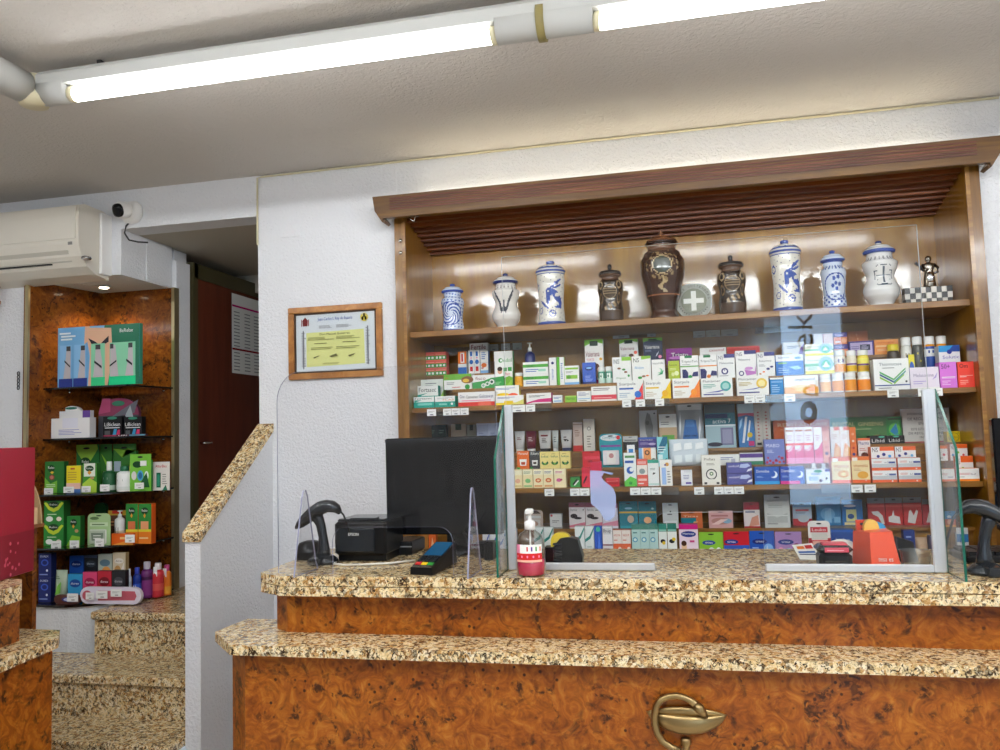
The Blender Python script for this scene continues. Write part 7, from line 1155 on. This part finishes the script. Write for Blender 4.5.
# ---------------- price rails (clear strip carrying white cards)
RAIL = clear('rail_plastic', (.80, .82, .82), 3.0, .15)
def rail(x0, x1, y, Y, tags_, label, h=.034, dim=False):
    a, c = P(x0, y, Y), P(x1, y, Y); zt = (a.z+c.z)/2
    t = thing('price_rail', ((a.x+c.x)/2, Y, zt-h), label, 'price rail')
    b = B(); b.box(a.x, c.x, Y, Y+.0015, zt-h, zt); b.build('strip', RAIL, t)
    for (u0, u1) in tags_:
        p, q_ = P(u0, y, Y).x, P(u1, y, Y).x; b = B(); b.box(p, q_, Y-.001, Y-.0003, zt-h+.001, zt-.001, col('f4f4f2' if not dim else 'b8bab8'))
        b.art(p, q_, zt-h, zt, Y-.0014, "l .15 .5 .85 .75 2 9a9a9a;r .35 .15 .7 .3 8a8a8a", eps=.0002); b.build('price_card', MATTE, t)
def srail(x0, x1, y, tags_, label): rail(x0, x1, y, D-.004, tags_, label)
srail(427, 468.6, 408.4, [(427, 436), (443, 451), (451.4, 460), (460.4, 468.6)], 'price strip with four white cards under the teal and red front boxes')
srail(508, 551.6, 404.4, [(511, 525), (525.6, 535)], 'price strip with two white cards above the left aluminium post')
srail(622, 669.4, 399, [(622, 631), (635.6, 644.8), (655, 664)], 'price strip with three spaced cards under the throat tablet boxes')
srail(744, 795, 394.6, [(744, 754.6), (755, 764.8), (784, 795)], 'price strip with three cards under the yellow disc box')
srail(887, 942.4, 388.6, [(887, 898.4), (917.7, 929), (929.6, 942.4)], 'price strip with cards under the chevron box')
srail(544, 589.6, 488.4, [(544.5, 554), (570, 579.6), (580, 589.4)], 'price strip with three cards below the cream tea cartons')
srail(630, 678.6, 487.2, [(630, 640.2), (640.6, 650.6), (651, 661)], 'price strip with three adjoining cards below the tall white cartons')
srail(694, 744, 486.6, [(694, 704), (714, 723.6), (724, 733.6), (734, 743.8)], 'price strip with four cards below the black ring carton')
srail(821, 876, 484.6, [(851, 862.4), (864.4, 875.6)], 'price strip with two cards below the orange vitamin boxes')
for x0, x1, y, tg, lb in ((443.6, 488, 347, [], 'faint painted reflection of a price strip at the back left of the second shelf'), (489, 522, 343.4, [(489, 498), (501, 510), (512.6, 521.6)], 'painted reflection of a card strip on the cabinet back behind the white pump bottle'),
                          (612.6, 655.6, 330.6, [(612.6, 629), (647, 655.6)], 'faint grey painted reflection of a card strip above the valerian cartons'), (692.4, 738, 329.4, [(693, 705), (706, 720), (721, 737.6)], 'faint grey painted reflection of a card strip above the red carton'),
                          (755, 802, 325, [(755, 763)], 'faint grey painted reflection of a card strip above the blue box')):
    rail(x0, x1, y, CBY-.012, tg, lb, .036, True)  # grey strips built to imitate price rails reflected in the cabinet back
# white price tags on the niche shelves
def tagm(x0, x1, y0, y1, Y, lab):
    a, c = P(x0, y1, Y), P(x1, y0, Y); b = B(); b.box(a.x, c.x, Y, Y+.001, a.z, c.z, col('f2f2f0')); b.art(a.x, c.x, a.z, c.z, Y-.0003, "l .15 .45 .85 .75 2 b0b0b0;r .4 .15 .7 .28 9a9a9a", eps=.0002)
    b.build('price_card', MATTE, base=tuple(a), label=lab, cat='price card')
for i, (x0, x1, y0, y1, Y, lb) in enumerate(((44, 53, 488, 494, 3.60, 'dark green carton'), (63.4, 74, 486.6, 493, 3.60, 'yellow carton'), (81.4, 90.6, 486, 492.4, 3.60, 'centre green carton'), (100, 109.4, 484.4, 491.4, 3.61, 'dark green bottle'), (134.6, 143.8, 482.6, 489, 3.65, 'bracelet pack'),
        (51, 61, 541, 549, 3.575, 'stacked diffuser boxes'), (69.6, 79, 540.4, 548.4, 3.60, 'single green carton'), (94.8, 104, 538.6, 546.6, 3.61, 'clear blister pack'), (125, 134.6, 534.6, 542.6, 3.64, 'low orange carton'),
        (67, 78, 593.6, 601.6, 3.565, 'brown rounded pack'), (85.6, 94, 592.6, 599.6, 3.565, 'white wand pack left end'), (96, 107.4, 591, 598.6, 3.565, 'white wand pack middle'), (110.6, 121.6, 589.4, 596.6, 3.565, 'white wand pack right part'))):
    tagm(x0, x1, y0, y1, Y, 'small white price card in front of the '+lb)

# ------------------------------------------------------------------ pharmacy jars on the top shelf
def jar(xc, xw, ytop, ybot, prof, fn, name, label, parts=('lid',), Yc=3.70, n=96):
    zb = 2.0462; zt = P(xc, ytop, Yc).z; H = zt-zb; X = P(xc, (ytop+ybot)/2, Yc).x; R = (P(xc+xw/2, (ytop+ybot)/2, Yc).x-P(xc-xw/2, (ytop+ybot)/2, Yc).x)/2
    t = thing(name, (X, Yc, zb), label, 'jar')
    body, lid = prof
    def dense(p, k=60):
        out = []; zs = [q[1] for q in p]
        for i in range(k+1):
            z = zs[0]+(zs[-1]-zs[0])*i/k
            for j in range(len(p)-1):
                if p[j][1] <= z <= p[j+1][1] and p[j+1][1] > p[j][1]:
                    u = (z-p[j][1])/(p[j+1][1]-p[j][1]); u = u*u*(3-2*u); out.append((p[j][0]+(p[j+1][0]-p[j][0])*u, z)); break
        return out
    def fcol(a, z, r):
        # a in degrees, -90 faces the camera; u across the visible face in -1..1
        da = ((a+90+YAW*0+180) % 360)-180; return fn(da/82.0, z/H)
    b = B(); b.lathe(X, Yc, zb, [(r*R, z*H) for r, z in dense(body)], n, fn=fcol); b.build('body', GLAZE, t)
    b = B(); b.lathe(X, Yc, zb, [(r*R, z*H) for r, z in dense(lid, 30)], 40, fn=fcol); b.build('lid', GLAZE, t)
    return t
cw, cblu, cnv = hx('e6e2d8'), hx('3a52a0'), hx('1f2c66')
def ell(u, v, cu_, cv, a, b_, rot=0):
    du, dv = (u-cu_), (v-cv); c, s = math.cos(rot), math.sin(rot); x, y = du*c+dv*s, -du*s+dv*c
    return (x/a)**2+(y/b_)**2
def f_hare(u, v):
    if v < .035 or .80 < v < .835: return cblu if v < .035 or .805 < v else cw
    if .86 < v < .885: return cblu
    if v > .945: return cblu
    if .045 < v < .05 or .775 < v < .782: return cblu
    uu = (u+1)*.5; w_ = v
    # hare body, head, ears, legs
    if (ell(u, w_, .42, .43, .30, .075, -.25) < 1 or ell(u, w_, .02, .50, .22, .060) < 1 or ell(u, w_, .34, .62, .34, .026, .22) < 1 or ell(u, w_, .42, .575, .26, .018, .12) < 1
            or ell(u, w_, -.08, .40, .11, .10) < 1 or ell(u, w_, -.30, .31, .26, .026, -.25) < 1 or ell(u, w_, .66, .33, .10, .09) < 1 or ell(u, w_, .50, .27, .22, .018) < 1):
        if ell(u, w_, .45, .45, .14, .03) < 1: return cw
        if ell(u, w_, -.03, .51, .05, .016) < 1: return cw
        return cblu
    e = ell(u, w_, .15, .17, .2, .055)
    if .45 < e < 1 or e < .12: return cblu
    e = ell(u, w_, -.8, .58, .16, .06)
    if .4 < e < 1: return cblu
    e = ell(u, w_, -.55, .22, .16, .05)
    if .5 < e < 1: return cblu
    if v < .78 and (math.sin(u*21+v*17)*math.sin(v*60-u*9) > .93): return cnv
    if v > .885 and math.sin(u*22)*math.sin(v*90) > .8: return cnv
    return cw
def f_blue(u, v):
    base = hx('c9d4e6')
    if v < .035 or .80 < v < .84: return cblu
    if v > .93: return cblu
    if v > .84: return base
    if .09 < v < .60:
        e = ell(u, v, 0, .36, .80, .24)
        if .88 < e < 1.05: return cblu
        if e < .88:
            k = math.sin(8*math.atan2(v-.36, u*.3)+14*math.hypot(u*.35, v-.36)*6)
            return cblu if k > .1 and e > .05 else base
    if math.sin(u*14+v*40)*math.sin(v*55-u*11) > .35: return hx('6a80bc')
    return base
def f_flower(u, v):
    base = hx('c9d4e6')
    if v < .04 or .78 < v < .83: return cblu
    if v > .93: return cblu
    if .60 < v < .76: return base if math.sin(u*30) < .3 or not (.65 < v < .72) else cblu
    for a, b_ in ((-.1, .5), (.15, .52), (0, .42), (.22, .40), (-.2, .38), (.05, .33)):
        if ell(u, v, a, b_, .1, .035) < 1: return cblu
    e = ell(u, v, 0, .36, .72, .22)
    if .9 < e < 1.12: return cblu
    if v < .24 and math.sin(u*16+3)*math.sin(v*70) > .3: return cblu
    return base
def f_plant(u, v):
    base = hx('e4e0da')
    if .80 < v < .84: return cnv
    if v > .945: return cnv
    if .69 < v < .76 and math.sin(u*24) > .5 and math.sin(v*160) > -.3: return hx('8a8480')
    for s in (-1, 1):
        for k in range(4):
            if ell(u, v, s*(.2+.09*k), .38+.07*k, .17, .032, s*.9) < 1: return hx('4a4e58')
    if abs(u) < .05 and .30 < v < .50: return hx('4a4e58')
    if ell(u, v, 0, .33, .16, .05) < 1: return hx('4a4e58')
    return base
def f_cross(u, v):
    base = hx('e4e2e0')
    if .80 < v < .845: return cblu
    if v > .95: return cnv
    if .68 < v < .74 and math.sin(u*30) > .3: return hx('9a9a9a')
    a, b_ = abs(u), abs(v-.45)
    def cr(k): return (a < .2*k and b_ < .155*k) or (a < .48*k and b_ < .07*k) or ell(a, b_, .2, .10, .14*k, .055*k) < 1
    if cr(1.0) and not cr(.86): return hx('3a4a5a')
    if (a < .025 and b_ < .12) or (b_ < .009 and a < .38): return hx('5a6470')
    return base
bd, bm_, bl_ = hx('32241a'), hx('5a4030'), hx('a08a6a')
def f_brown(u, v):
    if v > .82: return hx('2a2422')
    if .70 < v < .8: return bm_
    e = ell(u, v, 0, .50, .42, .12)
    if e < 1: return bl_ if (.8 < e or math.sin(v*150) > .75) else hx('4a3c30')
    for s in (-1, 1):
        e = ell(u, v, s*.55, .62, .17, .07)
        if .35 < e < 1: return bl_
        e = ell(u, v, s*.6, .4, .13, .09)
        if .5 < e < 1: return hx('8a7050')
    e = ell(u, v, .1, .27, .5, .05, .1)
    if e < 1 and math.sin(u*20+v*30) > 0: return bl_
    return bd if v > .2 else hx('4a3626')
def f_urn(u, v):
    if v > .86: return hx('7a5238')
    if .83 < v < .86: return hx('2a1c16')
    if v > .74: return hx('6a4a36')
    e = ell(u, v, 0, .58, .40, .13)
    if e < .5: return hx('3a4038')
    if e < .62: return hx('c0aa84')
    if .75 < e < .95 and math.sin(math.atan2(v-.58, u)*16) > -.4: return hx('a08a66')
    if 1.0 < e < 1.9 and math.sin(u*18+v*50)*math.sin(v*44-u*12) > .25: return hx('8a7452')
    if .28 < v < .45 and abs(u-.1*math.sin(v*50)) < .08: return hx('b09a74')
    if .245 < v < .26: return hx('8a5c40')
    return hx('3c2318') if v > .1 else hx('4a2c1e')
AL = ([(.80, 0), (.82, .03), (.78, .06), (.72, .28), (.80, .52), (.86, .60), (.82, .66), (.62, .71), (.66, .80)], [(.80, .80), (.84, .83), (.78, .85), (.60, .90), (.25, .935), (.10, .94), (.18, .955), (.20, .975), (.02, 1)])
ALT = ([(.82, 0), (.86, .03), (.80, .08), (.78, .10), (.74, .35), (.80, .62), (.84, .72), (.84, .80)], [(.88, .80), (.92, .83), (.84, .86), (.70, .90), (.30, .935), (.14, .94), (.24, .96), (.24, .985), (.05, 1)])
WH = ([(.60, 0), (.62, .03), (.92, .18), (.96, .24), (.72, .44), (.90, .60), (.94, .65), (.70, .72), (.66, .80)], [(.84, .80), (.88, .83), (.82, .85), (.60, .90), (.3, .935), (.10, .94), (.17, .955), (.18, .98), (.02, 1)])
BRP = ([(.80, 0), (.86, .04), (.88, .2), (.80, .38), (.92, .58), (.90, .66), (.62, .74), (.64, .78)], [(.78, .78), (.84, .82), (.78, .86), (.30, .89), (.12, .90), (.16, .94), (.14, .98), (.02, 1)])
URN = ([(.66, 0), (.64, .03), (.56, .08), (.60, .15), (.78, .30), (.98, .55), (.98, .64), (.80, .74), (.62, .78), (.66, .84)], [(.72, .84), (.74, .855), (.66, .88), (.40, .93), (.10, .95), (.07, .955), (.09, .98), (.02, 1)])
jar(452.8, 26, 283.5, 330, AL, f_blue, 'pharmacy_jar', 'small blue and white ceramic jar with petal medallion, leftmost on the top shelf')
jar(506, 29, 273, 327, WH, f_plant, 'pharmacy_jar', 'white waisted ceramic jar with grey plant drawing on the top shelf')
jar(551, 33, 261, 324.5, ALT, f_hare, 'pharmacy_jar', 'tall white ceramic jar with blue hare, between white and brown jars')
jar(610.5, 28, 264, 320.5, BRP, f_brown, 'pharmacy_jar', 'small dark brown relief jar left of the large brown urn')
jar(662.6, 46, 231, 317, URN, f_urn, 'pharmacy_urn', 'large brown glazed urn in the centre of the top shelf')
jar(731.5, 32, 255, 312, BRP, f_brown, 'pharmacy_jar', 'dark brown relief jar right of the round cross plate')
jar(786, 36, 240, 308.5, ALT, f_hare, 'pharmacy_jar', 'tall white ceramic jar with blue hare beside the flowered jar')
jar(833.4, 30, 250, 305, AL, f_flower, 'pharmacy_jar', 'blue and white ceramic jar with flower cartouche on the top shelf')
jar(880, 38, 240.5, 303, WH, f_cross, 'pharmacy_jar', 'white waisted ceramic jar with outlined cross near the silver figure')
# round plate with a cross
a = P(693.5, 298, 3.72); r = (P(711.6, 298, 3.72).x-P(675.4, 298, 3.72).x)/2
b = B(); cp = Vector((a.x, 3.72, 2.0462+r+.001)); n = 40
b.loft([(cp+Vector((0, h, 0)), (k*r, 0, 0), (0, 0, k*r)) for h, k in ((.012, .75), (.0, .98), (-.003, 1.0), (-.004, .96), (.004, .80), (.005, .70))], 40, c=col('b4b6ae'))
b.art(cp.x-r, cp.x+r, cp.z-r, cp.z+r, 3.7155, "c .5 .5 .36 8f9284;r .43 .22 .57 .78 e8e8e4;r .22 .43 .78 .57 e8e8e4")
for k, ch in enumerate('LA GUTTENBERG'):
    if ch == ' ': continue
    th = math.radians(140-k*11); vs, fs = text_mesh(ch); u = Vector((math.sin(th), 0, -math.cos(th))); v = Vector((math.cos(th), 0, math.sin(th)))
    o_ = cp+Vector((0, -.0065, 0))+v*(r*.79); b.add([o_+u*((q[0]-.5)*r*.10)+v*(q[1]*r*.14) for q in vs], fs, col('5a5c54'))
for k in range(14):
    th = math.radians(200+k*10); v = Vector((math.cos(th), 0, math.sin(th))); u = Vector((math.sin(th), 0, -math.cos(th))); o_ = cp+Vector((0, -.0065, 0))+v*(r*.80)
    b.add([o_-u*.003, o_+u*.003, o_+u*.003+v*.006, o_-u*.003+v*.006], [(0, 1, 2, 3)], col('7a7c74'))
b.build('cross_plate', MATTE, base=(cp.x, cp.y, 2.0462), label='round grey and white plate with a cross leaning between urn and brown jar', cat='plate')
# silver figure on a chequered stone base
a, c = P(904.5, 297, 3.70), P(952, 294, 3.70); zb = 2.0462
fg = thing('pharmacist_figure', ((a.x+c.x)/2, 3.72, zb), 'small silver figure on a black and white chequered base at the shelf right end', 'figurine')
b = B(); h = P(930, 287, 3.70).z-zb; n = 9; W = (c.x-a.x)/n
for i in range(n):
    for j in range(3):
        cc = col('cfcac0' if (i+j) % 2 else '1c1a1a'); sh = .004*((i*7+j*5) % 3)
        b.box(a.x+i*W, a.x+(i+1)*W-.0004, 3.685+sh, 3.74, zb+j*h/3, zb+(j+1)*h/3-.0004, cc)
b.build('chequered_base', PLAS, fg)
xc = P(929, 275, 3.71).x; H = P(928, 256, 3.71).z-zb-h; z0 = zb+h
def V(x, y, z): return Vector((xc+x*H, 3.71+y*H, z0+z*H))
b = B()
b.loft([(V(0, 0, z), (a_*H, 0, 0), (0, b_*H, 0)) for z, a_, b_ in ((.0, .17, .15), (.02, .19, .16), (.25, .16, .13), (.45, .14, .11), (.52, .12, .10), (.62, .17, .12), (.74, .18, .11), (.78, .07, .07), (.81, .055, .055), (.84, .08, .08), (.9, .095, .09), (.96, .08, .08), (1.0, .03, .03))], 14)
b.tube([V(-.15, 0, .73), V(-.24, -.06, .60), V(-.20, -.14, .52), V(-.05, -.16, .56)], [.05*H, .045*H, .04*H, .03*H], 8)
b.tube([V(.15, 0, .73), V(.26, -.04, .60), V(.22, -.12, .46), V(.12, -.15, .42)], [.05*H, .045*H, .04*H, .03*H], 8)
b.build('figure', SILV, fg)
b = B(); b.tube([V(-.20, -.15, .52), V(-.30, -.17, .66), V(-.42, -.18, .78)], [.03*H, .03*H, .05*H], 8); b.build('held_flask', STEEL, fg)
b = B(); b.loft([(V(0, -.13, z), (a_*H, 0, 0), (0, .012*H, 0)) for z, a_ in ((.08, .10), (.3, .10), (.48, .08))], 8); b.build('apron', CHR, fg)

# ------------------------------------------------------------------ jagged bluish translucent patch on the glass
Yp = GY-.004
pts = [(590, 470.5), (602, 470.8), (613.5, 473), (612, 475), (604, 472.8), (601.5, 477), (604, 481), (611, 486), (613.6, 489), (615.8, 495), (616, 503), (614.8, 516), (609.6, 521), (604.6, 520), (599, 510.4), (594, 506), (591, 503.6), (590.4, 492)]
b = B(); pl = [P(x, y, Yp) for x, y in pts]; b.prism([(p.x, p.z) for p in pl], Yp-.001, Yp, axis='y')
PATCHM = bpy.data.materials.new('milky_film'); PATCHM.use_nodes = True; n = PATCHM.node_tree.nodes; l = PATCHM.node_tree.links
bs = n['Principled BSDF']; bs.inputs['Base Color'].default_value = (*hx('b4c4ee'), 1); bs.inputs['Roughness'].default_value = .3; bs.inputs['Alpha'].default_value = .45
b.build('bluish_glass_patch', PATCHM, base=tuple(pl[0]), label='jagged bluish translucent patch on the glass above the black tape dispenser', cat='film')
#@@END@@
# ------------------------------------------------------------------ ceiling lamps
LY = 2.315; LZ = P(283, 65.5, LY).z+.034
LHOUS = mat('lamp_housing', hx('bfbfbb'), rough=.5, spec=.2)
def lamp_run(x0, x1, y, z, segs, label, m):
    t = thing('ceiling_lamp', (x0, y, z), label, 'ceiling lamp')
    b = B()
    b.prism([(y-.044, z-.008), (y+.044, z-.008), (y+.046, z+.030), (y+.030, z+.048), (y-.030, z+.048), (y-.046, z+.030)], x0, x1, axis='x')
    b.build('housing', LHOUS, t)
    prev = x0
    for i, (a, c) in enumerate(segs):
        B().tube([(a, y, z-.036), (c, y, z-.034)], .0235, 18).build('lamp_tube', m, t)
        for e, sgn in ((a, -1), (c, 1)):
            B().tube([(e, y, z-.034), (e+sgn*.018, y, z-.032)], .028, 16).build('lampholder', IVO, t)
        if a-prev > .05: B().tube([(prev, y, z-.014), (a-.02, y, z-.014)], .047, 20).build('end_cover', LHOUS, t)
        prev = c+.02
    if x1-prev > .05: B().tube([(prev, y, z-.014), (x1, y, z-.014)], .047, 20).build('end_cover', LHOUS, t)
    return t
xA, xB_, xC = P(76, 92, LY).x, P(491, 38, LY).x, P(600, 22, LY).x
t = lamp_run(-2.10, 2.2, LY, LZ, [(xA, xB_), (xC, xC+1.46)], 'long white fluorescent ceiling lamp with two lit tubes across the ceiling', LAMP)
for hxp in (PZ(85, 75, LZ).x, PZ(542, 15, LZ).x, 1.2):
    B().box(hxp-.008, hxp+.008, LY+.01, LY+.03, LZ+.04, CEILZ-.001).build('hanger', STEEL, t)
B().lathe(0, 0, 0, [(.01, 0), (.01, .01)], 6)
b = B(); xs_ = PZ(542, 20, LZ).x; b.tube([(xs_-.012, LY, LZ-.012), (xs_+.012, LY, LZ-.012)], .057, 20); b.build('strap', mat('khaki_strap', hx('8f8250'), rough=.5), t)
# corner joint and the arm that comes toward the room
t2 = thing('corner_lamp', (-2.14, 2.2, LZ), 'white lamp housing turning the corner at the upper left of the ceiling', 'ceiling lamp')
B().lathe(-2.135, LY-.01, LZ-.06, [(.045, 0), (.055, .02), (.045, .07), (.03, .08), (.03, .107)], 20).build('corner_joint', IVO, t2)
B().tube([(-2.15, LY-.05, LZ-.004), (-2.17, .8, LZ-.004)], .055, 20).build('housing', LHOUS, t2)
B().tube([(-2.15, LY-.42, LZ-.03), (-2.165, .95, LZ-.03)], .036, 14).build('lamp_tube', LAMPB, t2)
lamp_run(-1.9, 3.2, .87, LZ, [(-1.75, -.30), (.0, 1.45), (1.6, 3.05)], 'fluorescent ceiling lamp above the customer side of the shop', LAMPB)  # rightmost tube is added to brighten the right side
lamp_run(-1.9, 3.2, .02, LZ, [(-1.75, -.30), (.0, 1.45), (1.6, 3.05)], 'added unseen fluorescent ceiling lamp lighting the walls from the front', LAMPB)  # row added out of view as frontal fill light
lamp_run(-5.6, -2.5, .60, LZ, [(-5.45, -4.1), (-3.95, -2.6)], 'added unseen fluorescent ceiling lamp brightening the left side of the shop', LAMPFILL)  # row added out of view to brighten the left wall

# ------------------------------------------------------------------ world and view
wd = bpy.data.worlds.new('world'); SC.world = wd; wd.use_nodes = True
bg = wd.node_tree.nodes['Background']; bg.inputs[0].default_value = (.50, .72, 1.0, 1); bg.inputs[1].default_value = 7.0
SC.view_settings.view_transform = 'Standard'; SC.view_settings.look = 'None'; SC.view_settings.gamma = 1
SC.view_settings.use_curve_mapping = False; SC.view_settings.exposure = 0.33
SC.cycles.use_denoising = True
SC.cycles.max_bounces = 10; SC.cycles.transparent_max_bounces = 24; SC.cycles.diffuse_bounces = 5; SC.cycles.glossy_bounces = 4
SC.cycles.sample_clamp_indirect = 6
for o in list(bpy.data.objects):
    if '_w' in o: del o['_w']
